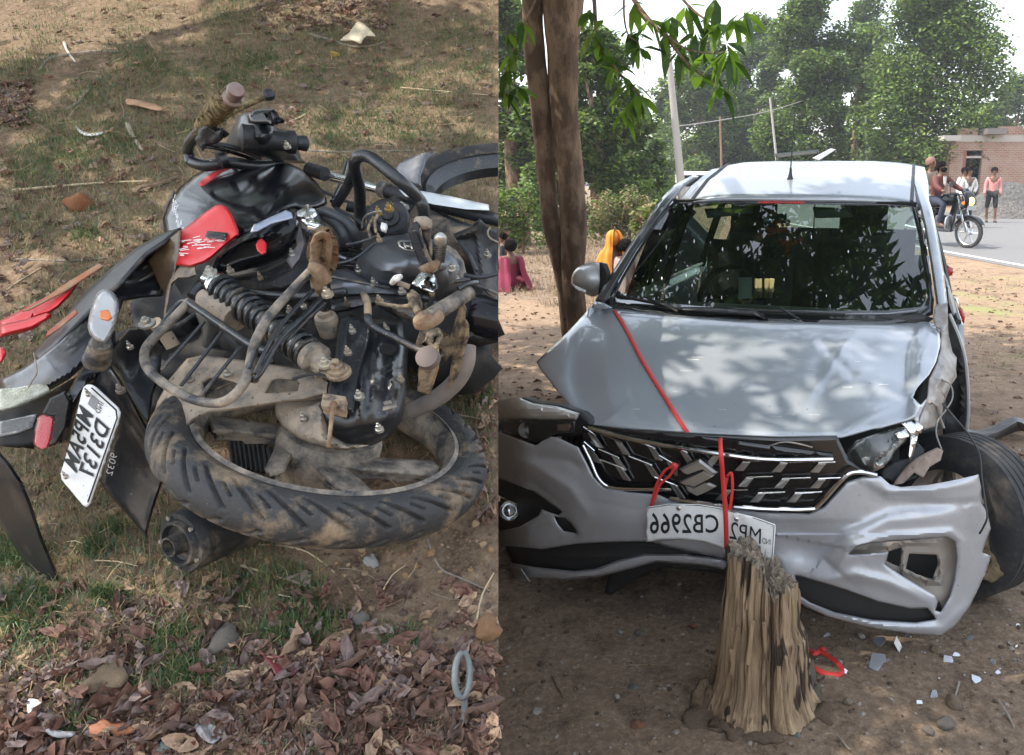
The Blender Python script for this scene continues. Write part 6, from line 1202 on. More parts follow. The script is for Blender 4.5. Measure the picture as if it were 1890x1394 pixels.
# --- background trees: trunk with limbs and a crown of leaf clumps
def crown_pts(blobs, n, seed, z0=None):
    g = np.random.default_rng(seed); out = []
    vol = A_([b[3]*b[4]*b[5] for b in blobs]); cnt = (n*vol/vol.sum()).astype(int)+1
    for (x, y, z, a, b, c), k in zip(blobs, cnt):
        d = g.normal(0, 1, (k, 3)); d /= np.linalg.norm(d, axis=1)[:, None]; r = g.random(k)**.45
        out.append(A_([x, y, z])+d*r[:, None]*A_([a, b, c]))
    return np.concatenate(out)
def cards(name, P, size, mats, parent, seed, flat=.4, w_=None):
    g = np.random.default_rng(seed); n = len(P); D = g.normal(0, 1, (n, 3)); D[:, 2] *= flat; w_ = w_ or mats
    V = leaves_np(P, D, size, size*.62, seed+3, droop=.25, curl=.2); mi = None
    return leaf_mesh(name, V, mats, parent, seed)
def bg_tree(name, px, D, top_y, wpx, label, seed, n=9000, size=.30, trunk_r=.22, base_y=None, lean=0, low=.25, depth=1.0, mats=None, group='trees beyond the road', clump=40, hide_trunk=False, clear=.0, shapes=None):
    base = atd(px, 315, D); base.z = 0; H_ = atd(px, top_y, D).z; Wd = wpx/FPX*D/2
    t = empty(name, base); tag(t, label, 'tree', group); g = random.Random(seed)
    tp = base+Vector((lean*H_*.3, 0, H_*.62))
    trunk([base+Vector((0, 0, -.2)), base+Vector((lean*.1*H_+g.uniform(-.1, .1), 0, H_*.2)), base+Vector((lean*.2*H_, 0, H_*.42)), tp], [trunk_r*1.2, trunk_r, trunk_r*.8, trunk_r*.4], bark, 'trunk', t, seg=9, seed=seed)
    blobs = []
    for i in range(clump):
        z = low+(1-low)*(i+.5)/clump*.93; zz = (z-low)/(1-low); ww = (1-abs(zz-.42)**2*2.2)*.9
        if zz > .75: ww *= .8
        a_ = g.uniform(0, 2*pi); r_ = g.uniform(.2, .85)*Wd*max(ww, .25); s = g.uniform(.16, .30)*Wd*1.15
        blobs.append((base.x+cos(a_)*r_+lean*z*H_*.3, base.y+sin(a_)*r_*depth, z*H_, s*1.15, s*depth, s*.8))
        if i % 4 == 0 and not hide_trunk:
            e = Vector((blobs[-1][0], blobs[-1][1], blobs[-1][2])); st = base.lerp(tp, min(.95, max(.3, z*.9))); MB().tube([st, st.lerp(e, .5)+Vector((0, 0, .2)), e], [trunk_r*.35, trunk_r*.2, trunk_r*.08], 5).build('limb', bark, t)
    P = crown_pts(blobs, n, seed); P = P[P[:, 2] < H_+.2]
    c = cards('crown', P, size, mats or far_g, t, seed); return t
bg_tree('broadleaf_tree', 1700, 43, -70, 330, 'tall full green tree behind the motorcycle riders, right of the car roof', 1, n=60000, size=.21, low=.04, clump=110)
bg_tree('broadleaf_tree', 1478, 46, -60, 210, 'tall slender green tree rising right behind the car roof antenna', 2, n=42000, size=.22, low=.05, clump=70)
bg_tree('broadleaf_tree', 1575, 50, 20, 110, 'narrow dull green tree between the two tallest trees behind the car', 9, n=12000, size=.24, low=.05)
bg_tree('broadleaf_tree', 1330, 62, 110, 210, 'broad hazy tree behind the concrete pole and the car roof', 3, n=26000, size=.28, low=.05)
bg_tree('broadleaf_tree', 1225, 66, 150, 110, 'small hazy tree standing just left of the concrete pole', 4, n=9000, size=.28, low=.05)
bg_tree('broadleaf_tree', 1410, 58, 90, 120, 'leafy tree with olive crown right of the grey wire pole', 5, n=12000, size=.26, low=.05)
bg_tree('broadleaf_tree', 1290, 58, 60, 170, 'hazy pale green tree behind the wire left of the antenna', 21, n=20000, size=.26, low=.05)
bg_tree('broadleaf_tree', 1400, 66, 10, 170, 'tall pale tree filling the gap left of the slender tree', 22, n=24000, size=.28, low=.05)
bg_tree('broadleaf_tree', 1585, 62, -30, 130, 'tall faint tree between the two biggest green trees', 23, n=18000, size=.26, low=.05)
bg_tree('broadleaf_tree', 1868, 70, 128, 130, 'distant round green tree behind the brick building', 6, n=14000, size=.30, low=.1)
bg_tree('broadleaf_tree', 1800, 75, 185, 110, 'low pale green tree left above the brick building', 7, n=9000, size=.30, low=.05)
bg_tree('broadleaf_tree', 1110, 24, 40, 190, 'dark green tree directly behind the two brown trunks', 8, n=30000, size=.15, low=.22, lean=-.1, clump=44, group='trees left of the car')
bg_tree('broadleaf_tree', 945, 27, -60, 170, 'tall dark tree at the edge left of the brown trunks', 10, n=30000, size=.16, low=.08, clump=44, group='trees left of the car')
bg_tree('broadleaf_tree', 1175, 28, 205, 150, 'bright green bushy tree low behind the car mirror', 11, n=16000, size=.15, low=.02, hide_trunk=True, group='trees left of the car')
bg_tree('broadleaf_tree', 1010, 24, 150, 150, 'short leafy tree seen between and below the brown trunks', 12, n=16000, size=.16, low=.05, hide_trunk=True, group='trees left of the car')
# far tree line that closes the horizon
g = random.Random(5); blobs = []
for i in range(150): x = -60+190*i/150; blobs.append((x, 95+g.uniform(-6, 10), g.uniform(1.5, 5.5), g.uniform(3, 5), 3, g.uniform(2, 4)))
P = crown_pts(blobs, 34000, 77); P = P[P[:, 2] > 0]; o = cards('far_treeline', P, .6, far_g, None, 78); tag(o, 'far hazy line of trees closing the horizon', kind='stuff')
# shrubs on the left, dry brush
def shrub(px, D, top, wpx, label, seed, mats, n=2500, size=.09, base_y=None):
    b = atd(px, 315, D); b.z = 0; H_ = max(atd(px, top, D).z, .3); Wd = wpx/FPX*D/2; t = empty('shrub', b); tag(t, label, 'shrub', 'shrubs left of the car'); g = random.Random(seed)
    for i in range(5): a_ = g.uniform(0, 6.28); MB().tube([b, b+Vector((cos(a_)*Wd*.3, sin(a_)*Wd*.3, H_*.5)), b+Vector((cos(a_)*Wd*.6, sin(a_)*Wd*.6, H_*.85))], [.02, .014, .006], 5).build('stem', bark, t)
    P = crown_pts([(b.x+g.uniform(-.8, .8)*Wd, b.y+g.uniform(-.5, .5)*Wd, H_*g.uniform(.2, .8), Wd*.35, Wd*.35, H_*.28) for _ in range(14)], n, seed); P = P[P[:, 2] > 0]; cards('crown', P, size, mats, t, seed)
dry = [mat('dry_leaf_tan', (.30, .22, .12), .8, sss=.3), mat('dry_leaf_olive', (.16, .16, .06), .8, sss=.3), far_g[0]]
shrub(960, 17, 330, 110, 'green shrub at the edge left of the brown trunks', 1, far_g)
shrub(1140, 19, 345, 110, 'dry tan and olive shrub behind the woman in the orange saree', 2, dry)
shrub(1215, 24, 330, 80, 'bright green shrub beside the left windscreen pillar', 3, far_g[:2]); shrub(1090, 21, 360, 80, 'twiggy brown shrub right of the brown trunks', 4, dry)
shrub(1195, 18, 372, 60, 'small green and tan shrub low behind the car mirror', 6, [dry[0], far_g[1]])
# dry stubble and rubble band at the left, dead leaves on the dry ground
g = np.random.default_rng(8); n = 26000
x = g.uniform(-6.5, .8, n); y = g.uniform(10, 21, n); pos = np.stack([x, y, np.zeros(n)], 1); k = (nfield(x+20, y, .5, 66) > .40); pos = pos[k]
blades(0, pos, .16, .0035, 1.1, [gr5, gr3, mat('grey_twig', (.16, .13, .11), .9)], 'dry_stubble', 'dry grey brown stubble on the sunlit ground left of the car', 9)
n = 14000; x = g.uniform(2, 16, n); y = g.uniform(6, 15.5, n); k = (nfield(x+20, y, .6, 67) > .50); pos = np.stack([x, y, np.zeros(n)], 1)[k]
blades(0, pos, .035, .003, .9, [mat('short_verge_grass', (.19, .24, .07), .7, sss=.3), gr4, gr3], 'verge_grass', 'short patchy grass on the dry verge beside the road', 10)  # light green is the verge grass's own colour
# small clods and dead leaves on the dry ground
def rock_mesh(seed, sub=2, rough=.35, sq=(1, 1, .6)):
    bm_ = bmesh.new(); bmesh.ops.create_icosphere(bm_, subdivisions=sub, radius=1)
    for v in bm_.verts:
        f = 1+rough*mnoise.noise(v.co*1.3+Vector((seed*3.1, 0, 0)))+rough*.5*mnoise.noise(v.co*3+Vector((0, seed, 0))); v.co = Vector((v.co.x*f*sq[0], v.co.y*f*sq[1], v.co.z*f*sq[2]))
    me = bpy.data.meshes.new('rock'); bm_.to_mesh(me); bm_.free(); return me
def scatter_stuff(name, meshes, pts, sizes, mats, label, normal=None, seed=1, kind='stuff'):
    g = np.random.default_rng(seed); V = []; F = []; MI = []; base = 0; Vs = [A_([v.co[:] for v in m.vertices]) for m in meshes]; Fs = [[tuple(p.vertices) for p in m.polygons] for m in meshes]
    for p, s in zip(pts, sizes):
        i = g.integers(0, len(meshes)); q = Matrix.Rotation(g.uniform(0, 6.28), 3, 'Z')@Matrix.Rotation(g.normal(0, .35), 3, 'X')
        if normal is not None: q = normal.to_track_quat('Z', 'Y').to_matrix()@q
        v = Vs[i]@A_(q).T*s+A_(p); V.append(v); F += [tuple(a+base for a in f) for f in Fs[i]]; base += len(v); MI += [int(g.integers(0, len(mats)))]*len(Fs[i])
    me = bpy.data.meshes.new(name); me.from_pydata(np.concatenate(V).tolist(), [], F)
    for m in mats: me.materials.append(m)
    me.polygons.foreach_set('material_index', MI); me.update(); o = bpy.data.objects.new(name, me); COL.objects.link(o); tag(o, label, kind=kind); return o
def dead_leaf_mesh(seed, m=None):
    g = random.Random(seed); V = []; nx, ny = 6, 4; L_ = 1.0; W_ = g.uniform(.20, .34); cu_ = g.uniform(.3, 2.2); cl = g.uniform(-.6, 1.0); wv = g.uniform(.08, .25)
    for i in range(nx+1):
        t = i/nx; w_ = W_*sin(pi*min(1, t*.97+.03))**.7*(1-.25*t)+.005
        for j in range(ny+1):
            s = (j/ny-.5)*2; a = s*cu_; r = w_/max(cu_, .2); x = L_*(t-.5); yy = r*sin(a)*.9 if cu_ > .25 else s*w_; z = r*(1-cos(a))*1.0+cl*(t-.5)**2*.9+wv*mnoise.noise(Vector((t*5, s*2, seed)))*2; V.append((x, yy*(1+.15*mnoise.noise(Vector((t*9, s, seed+5)))), z))
    F = [(i*(ny+1)+j, (i+1)*(ny+1)+j, (i+1)*(ny+1)+j+1, i*(ny+1)+j+1) for i in range(nx) for j in range(ny)]
    me = bpy.data.meshes.new('dead_leaf'); me.from_pydata(V, [], F); me.polygons.foreach_set('use_smooth', [True]*len(F))
    if m: me.materials.append(m)
    me.update(); return me
dl_m = [mat('dead_leaf_brown', (.24, .14, .10), .7, col2=(.15, .085, .06), scale=6, sss=.08, bump=.4, bscale=12), mat('dead_leaf_red_brown', (.25, .13, .09), .65, col2=(.17, .085, .065), scale=5, sss=.1, bump=.4, bscale=12), mat('dead_leaf_grey_mauve', (.30, .225, .20), .75, col2=(.2, .14, .125), scale=6, bump=.5, bscale=14),
        mat('dead_leaf_tan', (.42, .29, .19), .75, col2=(.28, .18, .12), scale=7, bump=.4, bscale=12), mat('dead_leaf_dark', (.13, .08, .06), .7, bump=.4, bscale=12)]
n = 2600; g = np.random.default_rng(31); y = 4.6+g.random(n)**1.4*11; x = g.uniform(-5.5, 7, n); pts = np.stack([x, y, np.full(n, .005)], 1); ml = [dead_leaf_mesh(i) for i in range(4)]
scatter_stuff('leaf_litter', ml, pts, g.uniform(.03, .085, n), dl_m, 'small dead leaves scattered on the dry ground round the car', seed=4)
n = 3600; y = 1.5+g.random(n)**1.1*12; x = g.uniform(-2.5, 7, n); hh = ground_height(x, y); rk = [rock_mesh(i, 1) for i in range(4)]; 
n2 = 9000; y2 = 1.4+g.random(n2)*3.6; x2 = (g.random(n2)*2-1)*(.25+y2*.55)+.55; h2 = ground_height(x2, y2); x = np.r_[x, x2]; y = np.r_[y, y2]; hh = np.r_[hh, h2]; n += n2
scatter_stuff('soil_clods', rk, np.stack([x, y, hh], 1), np.exp(np.r_[g.normal(-4.9, .5, n-n2), g.normal(-5.65, .55, n2)]), [soil_near, soil_near, mat('clod_dark', (.07, .05, .035), .95), mat('grit_grey', (.26, .23, .2), .9)], 'loose clods and grit on the bare ground', seed=5)
# ================================================================== THE STUMP, DEBRIS, BACKGROUND OBJECTS AND PEOPLE
wood = mat('weathered_wood', (.46, .33, .20), .85, col2=(.19, .125, .075), scale=4, mix=(.34, .64), stretch=(7, 7, .5), bump=1.0, bscale=16, speck=((.05, .033, .02), 3.2, .575))
wood_top = mat('weathered_wood_end', (.34, .28, .21), .9, col2=(.13, .105, .08), scale=25, bump=1, bscale=60)
stump_c = gp(1402, 1296); stump_c.z = 0
stump = empty('tree_stump', stump_c); tag(stump, 'split weathered tree stump standing against the car bumper', 'tree stump')
def stump_mesh():
    NA, NH = 460, 110; V = []; F = []
    to = Vector((stump_c.x, stump_c.y, 0)).normalized(); rt = Vector((to.y, -to.x, 0)); g = random.Random(3)
    edges = []; a = 0
    while a < 2*pi: edges.append(a); a += g.choice([.08, .2, .35, .5, .6])*g.uniform(.7, 1.3)
    strips = [(e, g.uniform(-.010, .008), g.uniform(.05, .5), g.uniform(-.012, .014), g.uniform(-.03, .02), g.uniform(.2, .5), g.uniform(-.008, .006)) for e in edges]
    cracks = [(-pi/2+.30, .045, .022, .0), (-pi/2-.42, .03, .018, .3), (-pi/2+.95, .02, .02, .1), (-pi/2-.9, .02, .015, .2), (-pi/2+.05, .018, .010, .45)]
    def strip(an, z):
        an = (an+.06*mnoise.noise(Vector((z*5, an*.5, 2)))) % (2*pi); k = 0
        while k+1 < len(edges) and edges[k+1] <= an: k += 1
        return strips[k], (an-edges[k])/((edges[k+1] if k+1 < len(edges) else 2*pi)-edges[k]+1e-6)
    def top_h(an, rf=1.0):
        u = cos(an)*rf; v = sin(an)*rf; (e, a_, b_, c_, d_, h2, e2), _ = strip(an, .5)
        blk = .448 if u > .08 else .520
        if -.1 < u < .08: blk = .49
        return blk+d_*.6*min(1, rf*1.3)+.02*mnoise.noise(Vector((u*4, v*4, 1)))+.016*round(2.5*mnoise.noise(Vector((u*5, v*5, 7))))*.8-.02*u
    def rad(an, z):
        h = z/.50; r = .104+.040*max(0, 1-h)**1.25+.032*max(0, (.2-h)/.2)**1.6*(1+.7*mnoise.noise(Vector((cos(an)*2.3, sin(an)*2.3, 4))))
        r *= 1+.07*mnoise.noise(Vector((cos(an)*1.6, sin(an)*1.6, h*.7)))
        (e, a_, b_, c_, d_, h2, e2), f = strip(an, z); r += a_
        if z > b_: r -= max(0, c_)
        if z < h2*.6: r += max(0, e2)
        r += .0022*mnoise.noise(Vector((cos(an)*34, sin(an)*34, h*3.5)))+.0014*mnoise.noise(Vector((cos(an)*80, sin(an)*80, h*8)))+.010*mnoise.noise(Vector((cos(an)*7, sin(an)*7, h*4)))
        r -= (.012 if (int(e*100) % 3 == 0) else .002)*math.exp(-(min(f, 1-f)/.05)**2)
        for a0, dp, w_, hs in cracks:
            d = abs((an-a0+.12*mnoise.noise(Vector((a0*3, 0, h*3)))+pi) % (2*pi)-pi)
            if d < w_*3: r -= dp*math.exp(-(d/w_)**2)*min(1, max(0, (h-hs)*3+.25))
        if cos(an) > .25 and .02 < h < .60: r += .018*min(1, (cos(an)-.25)*4)*min(1, (.60-h)*9)
        return r
    for i in range(NH+1):
        for k in range(NA):
            an = 2*pi*k/NA; th = top_h(an); z = -.05+(th+.05)*(i/NH); r = rad(an, max(z, 0)); lean = -.012*z
            V.append(stump_c+rt*(cos(an)*r+lean)-to*(-sin(an)*r)+Vector((0, 0, z)))
    for i in range(NH):
        for k in range(NA): F.append((i*NA+k, i*NA+(k+1) % NA, (i+1)*NA+(k+1) % NA, (i+1)*NA+k))
    nside = len(F); last = NH*NA; R1 = [rad(2*pi*k/NA, .46) for k in range(NA)]
    for s in range(1, 15):
        rf = 1-s/14
        for k in range(NA):
            an = 2*pi*k/NA; r = (R1[k] if s < 4 else .10)*rf; V.append(stump_c+rt*(cos(an)*r-.007)-to*(-sin(an)*r)+Vector((0, 0, top_h(an, rf)+.005*mnoise.noise(Vector((cos(an)*rf*30, sin(an)*rf*30, 3))))))
        b = len(V)-NA
        for k in range(NA): F.append((last+k, last+(k+1) % NA, b+(k+1) % NA, b+k))
        last = b
    o = mesh('trunk', V, F, wood, stump); o.data.materials.append(wood_top)
    o.data.polygons.foreach_set('material_index', [0]*nside+[1]*(len(F)-nside)); o.data.set_sharp_from_angle(angle=R(32)); return o
stump_mesh()
g = random.Random(9)
for (x, y, z, sx, sz, m_) in ((1300, 1300, .03, .05, .10, wood), (1492, 1290, .04, .035, .12, wood_top), (1505, 1315, -.01, .08, .035, soil_near), (1300, 1320, -.01, .09, .035, soil_near), (1350, 1335, -.01, .08, .028, soil_near), (1400, 1342, -.005, .11, .035, soil_near), (1360, 1338, -.005, .09, .035, soil_near), (1450, 1340, -.01, .09, .03, soil_near), (1322, 1290, .06, .03, .13, wood)):
    p = gp(x, y); me = rock_mesh(g.random()*50, 3, 1.1, (1, 1, 1)); me.materials.append(m_); o = bpy.data.objects.new('root_flare', me); COL.objects.link(o); o.parent = stump; o.location = Vector((p.x, p.y, z))-stump_c; o.scale = (sx*.7, sx*.7, sz*.6); o.data.polygons.foreach_set('use_smooth', [True]*len(me.polygons))
for i in range(7):   # loose splinters
    a = g.uniform(-2.6, -.5); h0 = g.uniform(.12, .38); r = .135; c = stump_c+Vector((cos(a)*r, sin(a)*r, h0)); MB().box(c, Vector((.006, 0, 0)), Vector((0, .005, 0)), Vector((g.uniform(-.01, .01), -.004, g.uniform(.05, .11)))).build('splinter', wood, stump, False)
# --- debris
shard_m = glass('broken_lens', (.85, .9, .92), .35, .05, 1.6, (.6, .62, .64)); shard_w = mat('silver_shard', (.6, .62, .65), .25, .7)
g = random.Random(2)
def poly_thing(name, pts3, m, label, cat, group=None, th_=.003, parent=None):
    o = MB().prism(pts3, Vector((0, 0, -th_))).build(name, m, parent, False); return tag(o, label, cat, group)
def shard(px, py, s, m, label, k=5, tilt=.5, group=None, cat='plastic shard'):
    c = gp(px, py); c.z = float(ground_height(A_([c.x]), A_([c.y]))[0])+s*.12; n = Vector((g.gauss(0, tilt), g.gauss(0, tilt)-.3, 1)).normalized(); a = n.orthogonal().normalized(); b = n.cross(a); an = sorted(g.uniform(0, 6.28) for _ in range(k))
    an = [2*pi*i/k+g.uniform(-.35, .35) for i in range(k)]
    o = MB().prism([a*cos(t)*s*g.uniform(.6, 1.1)+b*sin(t)*s*g.uniform(.4, .8) for t in an], -n*.003).build(name_of[m.name], m, None, False); o.location = c; return tag(o, label, cat, group)
name_of = {'broken_lens': 'lens_shard', 'silver_shard': 'plastic_shard'}
for px, py, s, m, lb in ((1660, 1198, .045, shard_w, 'largest silver shard right below the cracked bumper'), (1621, 1190, .035, shard_w, 'silver shard left of the largest one under the bumper'), (1622, 1229, .055, shard_m, 'flat clear lens fragment below the silver shards'),
  (1527, 1178, .022, shard_m, 'small clear shard near the red strap on the ground'), (1750, 1220, .035, shard_w, 'bright silver fragments right of the bumper corner'), (1765, 1208, .02, shard_w, 'small silver chip behind the bright fragments'), (1790, 1180, .02, shard_w, 'silver chip under the right end of the bumper'),
  (1865, 1190, .025, shard_w, 'pale shard near the right picture edge'), (1878, 1158, .016, shard_w, 'small white chip at far right by the tyre'), (1832, 1222, .02, shard_m, 'clear chip right of the bright fragments'), (1882, 1218, .016, shard_w, 'tiny silver chip at the right edge, lower one'), (1725, 1283, .025, shard_m, 'glassy fragment lying in front, below the bright ones'), (1802, 1255, .03, shard_w, 'curled pale shard in the right foreground'), (1697, 1296, .015, shard_w, 'small chip left of the glassy fragment'), (1559, 1242, .014, shard_w, 'tiny chip beside the red strap end'), (1842, 1240, .014, shard_w, 'tiny chip right of the curled shard')): shard(px, py, s, m, lb, group='broken headlight pieces on the ground')
for i in range(46):
    shard(g.gauss(1770, 90), g.gauss(1220, 45), g.uniform(.004, .009), g.choice([shard_w, shard_m]), 'tiny glittering %s crumb on the soil near the bumper' % 'lens', 4, group='lens crumbs by the bumper', cat='lens crumb')
r2 = empty('red_strap_end', gp(1520, 1225)); tag(r2, 'crumpled end of red strap lying on the soil right of the stump', 'strap')
for pts in ([(1482, 1210, .03), (1500, 1230, .02), (1522, 1243, .01), (1545, 1246, .012), (1554, 1240, .03), (1548, 1226, .035), (1530, 1212, .03), (1512, 1200, .02)], [(1490, 1196, .01), (1502, 1206, .03), (1515, 1200, .02), (1522, 1196, .02)]): ribbon('strap_loop', [gp(x, y, z*.6) for x, y, z in pts], .009, (0, -.6, .8), redrib, r2)
# torn bumper piece lying on the ground at the right
tp_ = MB(); q = [gp(x, y, z) for x, y, z in ((1780, 800, .03), (1800, 812, .05), (1830, 802, .07), (1858, 790, .09), (1880, 778, .12), (1898, 790, .10))]; q2 = [gp(x, y, z) for x, y, z in ((1782, 815, .01), (1802, 818, .01), (1834, 812, .01), (1864, 800, .02), (1886, 795, .03), (1905, 802, .03))]
q3 = [gp(x, y, z) for x, y, z in ((1782, 790, .01), (1800, 796, .02), (1830, 788, .04), (1850, 778, .06), (1876, 770, .10), (1896, 780, .08))]
o = MB().grid([resample(catmull(r_, 4), 22) for r_ in (q3, q, q2)]).build('bumper_fragment', mat('torn_grey_plastic', (.10, .10, .11), .5, col2=(.35, .34, .33), scale=7, mix=(.45, .7)), None, solid=.006); tag(o, 'torn grey strip of bumper on the ground behind the front tyre', 'car part')
# pebbles and twigs in the foreground
def stone(px, py, s, col, label, cat='stone', on=gp, sq=(1, .8, .6), group=None, sub=3, rough=.35, seed=None, nm='stone'):
    P = on(px, py); s = s*(.62 if on is not gp else 1); me = rock_mesh(seed or (px*.37) % 50, sub, rough, sq); m = col if not isinstance(col, tuple) else mat('stone_%d' % int(px*7+py), col, .85, col2=tuple(c*.6 for c in col), scale=14, bump=.6, bscale=40); me.materials.append(m); me.polygons.foreach_set('use_smooth', [True]*len(me.polygons))
    o = bpy.data.objects.new(nm, me); COL.objects.link(o); o.location = P+(Vector((0, 0, .25*s)) if on is gp else BN*.25*s); o.scale = (s, s, s); o.rotation_euler = (g.uniform(-.3, .3)+(SL if on is not gp else 0), g.uniform(-.3, .3), g.uniform(0, 6)); return tag(o, label, cat, group)
for px, py, s, c, lb in ((1280, 1158, .018, (.32, .14, .08), 'reddish pebble left of the stump beneath the bumper'), (1565, 1297, .016, (.30, .24, .18), 'tan pebble in the soil right of the stump'), (1180, 1170, .018, (.16, .15, .13), 'grey pebble at the left below the bumper'), (1168, 1272, .022, (.16, .15, .13), 'rounded grey pebble left of the stump'), (1745, 1340, .030, (.17, .15, .13), 'grey stone in the lower right foreground'),
   (1725, 1202, .022, (.24, .17, .11), 'brown stone between the silver shards'), (1713, 1352, .02, (.2, .17, .14), 'small dull stone at the bottom right'), (1176, 1342, .022, (.26, .13, .07), 'orange brown pebble at the lower left of the car picture'), (1760, 1300, .03, (.20, .15, .10), 'loose brown clod in the right foreground'), (1145, 1168, .012, (.3, .28, .25), 'tiny pale pebble under the left bumper'), (1470, 1360, .018, (.2, .19, .17), 'small grey pebble at the foot of the stump')): stone(px, py, s, c, lb)
twm = mat('twig_brown', (.22, .15, .10), .9, col2=(.13, .09, .06), scale=30); twg = mat('twig_grey', (.30, .26, .22), .9, col2=(.2, .17, .14), scale=30); straw = mat('pale_straw', (.50, .40, .26), .8)
def stick(pts, r, m, label, group=None, on=gp, nm='twig', lift=.5, cat='twig', sn=3):
    r = r*(.7 if on is not gp else 1); P = [on(*p[:2])+(Vector((0, 0, 1)) if on is gp else BN)*((p[2] if len(p) > 2 else 0)+r*lift) for p in pts]; P = catmull(P, sn) if len(P) > 2 else P
    c = P[0]; o = MB().tube([p-c for p in P], [r*(1-.5*i/(len(P)-1)) for i in range(len(P))], 6).build(nm, m, None); o.location = c; return tag(o, label, cat, group)
for pts, r, m, lb in (([(1160, 1230), (1200, 1228), (1245, 1230)], .006, twm, 'brown twig lying left of the stump'), ([(1842, 1295), (1862, 1325), (1872, 1348)], .006, twg, 'grey twig at the right edge in the foreground'), ([(1770, 1260), (1764, 1282), (1758, 1300)], .005, twg, 'short pale twig right of the stones'), ([(1545, 1358), (1568, 1385)], .004, twg, 'thin twig at the bottom by the stump'), ([(1020, 1250), (1040, 1290)], .006, twm, 'dark twig in the shaded soil at the lower left of the car')): stick(pts, r, m, lb)
# --- poles, wires
conc = mat('grey_concrete', (.42, .39, .36), .85, bump=.2, bscale=40)
for x0, y0, x1, y1, D, r0, r1, m, lb in ((1234, 100, 1256, 330, 24, .085, .14, conc, 'leaning pale concrete pole left of the car roof'), (1329, 215, 1332, 318, 34, .04, .05, mat('rust_pole', (.25, .14, .09), .8), 'thin rusty pole behind the car roof'), (1421, 180, 1436, 318, 40, .05, .07, conc, 'slender grey pole right of the rusty pole'), (1598, 215, 1600, 318, 44, .06, .07, conc, 'thin pale pole behind the right end of the roof')):
    b = atd(x1, y1, D); t = atd(x0, y0, D); e = b+(b-t).normalized()*(b.z/max((t-b).normalized().z, .3)+.3); o = MB().tube([e, t], [r1, r0], 10).build('utility_pole', m, None); tag(o, lb, 'pole')
MB().tube([atd(1236, 235, 24), atd(1330, 222, 32), atd(1421, 205, 40), atd(1500, 180, 46)], .018, 4, smoothn=4).build('power_line', conc); tag(bpy.data.objects['power_line'], 'pale sagging wire strung between the poles', 'wire')
# --- brick building
def brick_mat():
    m = bpy.data.materials.new('brickwork'); m.use_nodes = True; t = m.node_tree; N = t.nodes; L = t.links; b = N['Principled BSDF']; b.inputs['Roughness'].default_value = .9
    tc = N.new('ShaderNodeTexCoord'); mp = N.new('ShaderNodeMapping'); mp.inputs['Rotation'].default_value = (pi/2, 0, 0); L.new(tc.outputs['Object'], mp.inputs[0])
    br = N.new('ShaderNodeTexBrick'); br.inputs['Scale'].default_value = 1; br.inputs['Brick Width'].default_value = .24; br.inputs['Row Height'].default_value = .085; br.inputs['Mortar Size'].default_value = .010; L.new(mp.outputs[0], br.inputs[0])
    br.inputs['Color1'].default_value = (.25, .13, .09, 1); br.inputs['Color2'].default_value = (.33, .19, .14, 1); br.inputs['Mortar'].default_value = (.42, .36, .31, 1)
    nz = N.new('ShaderNodeTexNoise'); nz.inputs['Scale'].default_value = 1.3; nz.inputs['Detail'].default_value = 6; L.new(tc.outputs['Object'], nz.inputs[0]); mx = N.new('ShaderNodeMix'); mx.data_type = 'RGBA'; mr = N.new('ShaderNodeMapRange'); mr.inputs[1].default_value = .45; mr.inputs[2].default_value = .75; mr.inputs[4].default_value = .6; L.new(nz.outputs[0], mr.inputs[0]); L.new(mr.outputs[0], mx.inputs[0]); L.new(br.outputs[0], mx.inputs[6]); mx.inputs[7].default_value = (.40, .33, .28, 1); L.new(mx.outputs[2], b.inputs['Base Color'])
    bp_ = N.new('ShaderNodeBump'); bp_.inputs['Strength'].default_value = .6; bp_.inputs['Distance'].default_value = .02; L.new(br.outputs['Fac'], bp_.inputs['Height']); bp_.invert = True; L.new(bp_.outputs[0], b.inputs['Normal']); return m
BD_ = 40.0; zt = atd(1800, 250, BD_).z; X_ = lambda px: atd(px, 300, BD_).x
bl = empty('brick_building', (X_(1755), BD_, 0)); tag(bl, 'unplastered brick building with a dark open doorway right of the riders', 'building'); bm_ = brick_mat()
def bbox(name, x0, x1, y0, y1, z0, z1, m, parent=None): c = Vector(((x0+x1)/2, (y0+y1)/2, (z0+z1)/2)); return MB().box(c, Vector(((x1-x0)/2, 0, 0)), Vector((0, (y1-y0)/2, 0)), Vector((0, 0, (z1-z0)/2))).build(name, m, parent or bl, False)
zd = atd(1800, 262, BD_).z; zl = atd(1800, 278, BD_).z
bbox('wall', X_(1754), X_(1777), BD_, BD_+.25, 0, zd, bm_); bbox('wall', X_(1812), X_(1935), BD_, BD_+.25, 0, zd, bm_); bbox('wall', X_(1777), X_(1812), BD_, BD_+.25, zl, zd, bm_); bbox('wall', X_(1754), X_(1754)+.25, BD_+.25, BD_+6, 0, zd, bm_); bbox('wall', X_(1754), X_(1935), BD_+6, BD_+6.25, 0, zd, bm_); bbox('wall', X_(1935), X_(1935)+.25, BD_, BD_+6.25, 0, zd, bm_)
bbox('concrete_band', X_(1754)-.02, X_(1935)+.27, BD_-.03, BD_+6.3, zd+.002, zd+.30, conc)
bbox('parapet', X_(1765), X_(1800), BD_, BD_+.22, zd+.302, zd+.62, bm_); bbox('parapet', X_(1806), X_(1830), BD_, BD_+.22, zd+.302, zd+.55, bm_); bbox('parapet', X_(1838), X_(1935), BD_, BD_+.22, zd+.302, zd+.70, bm_)
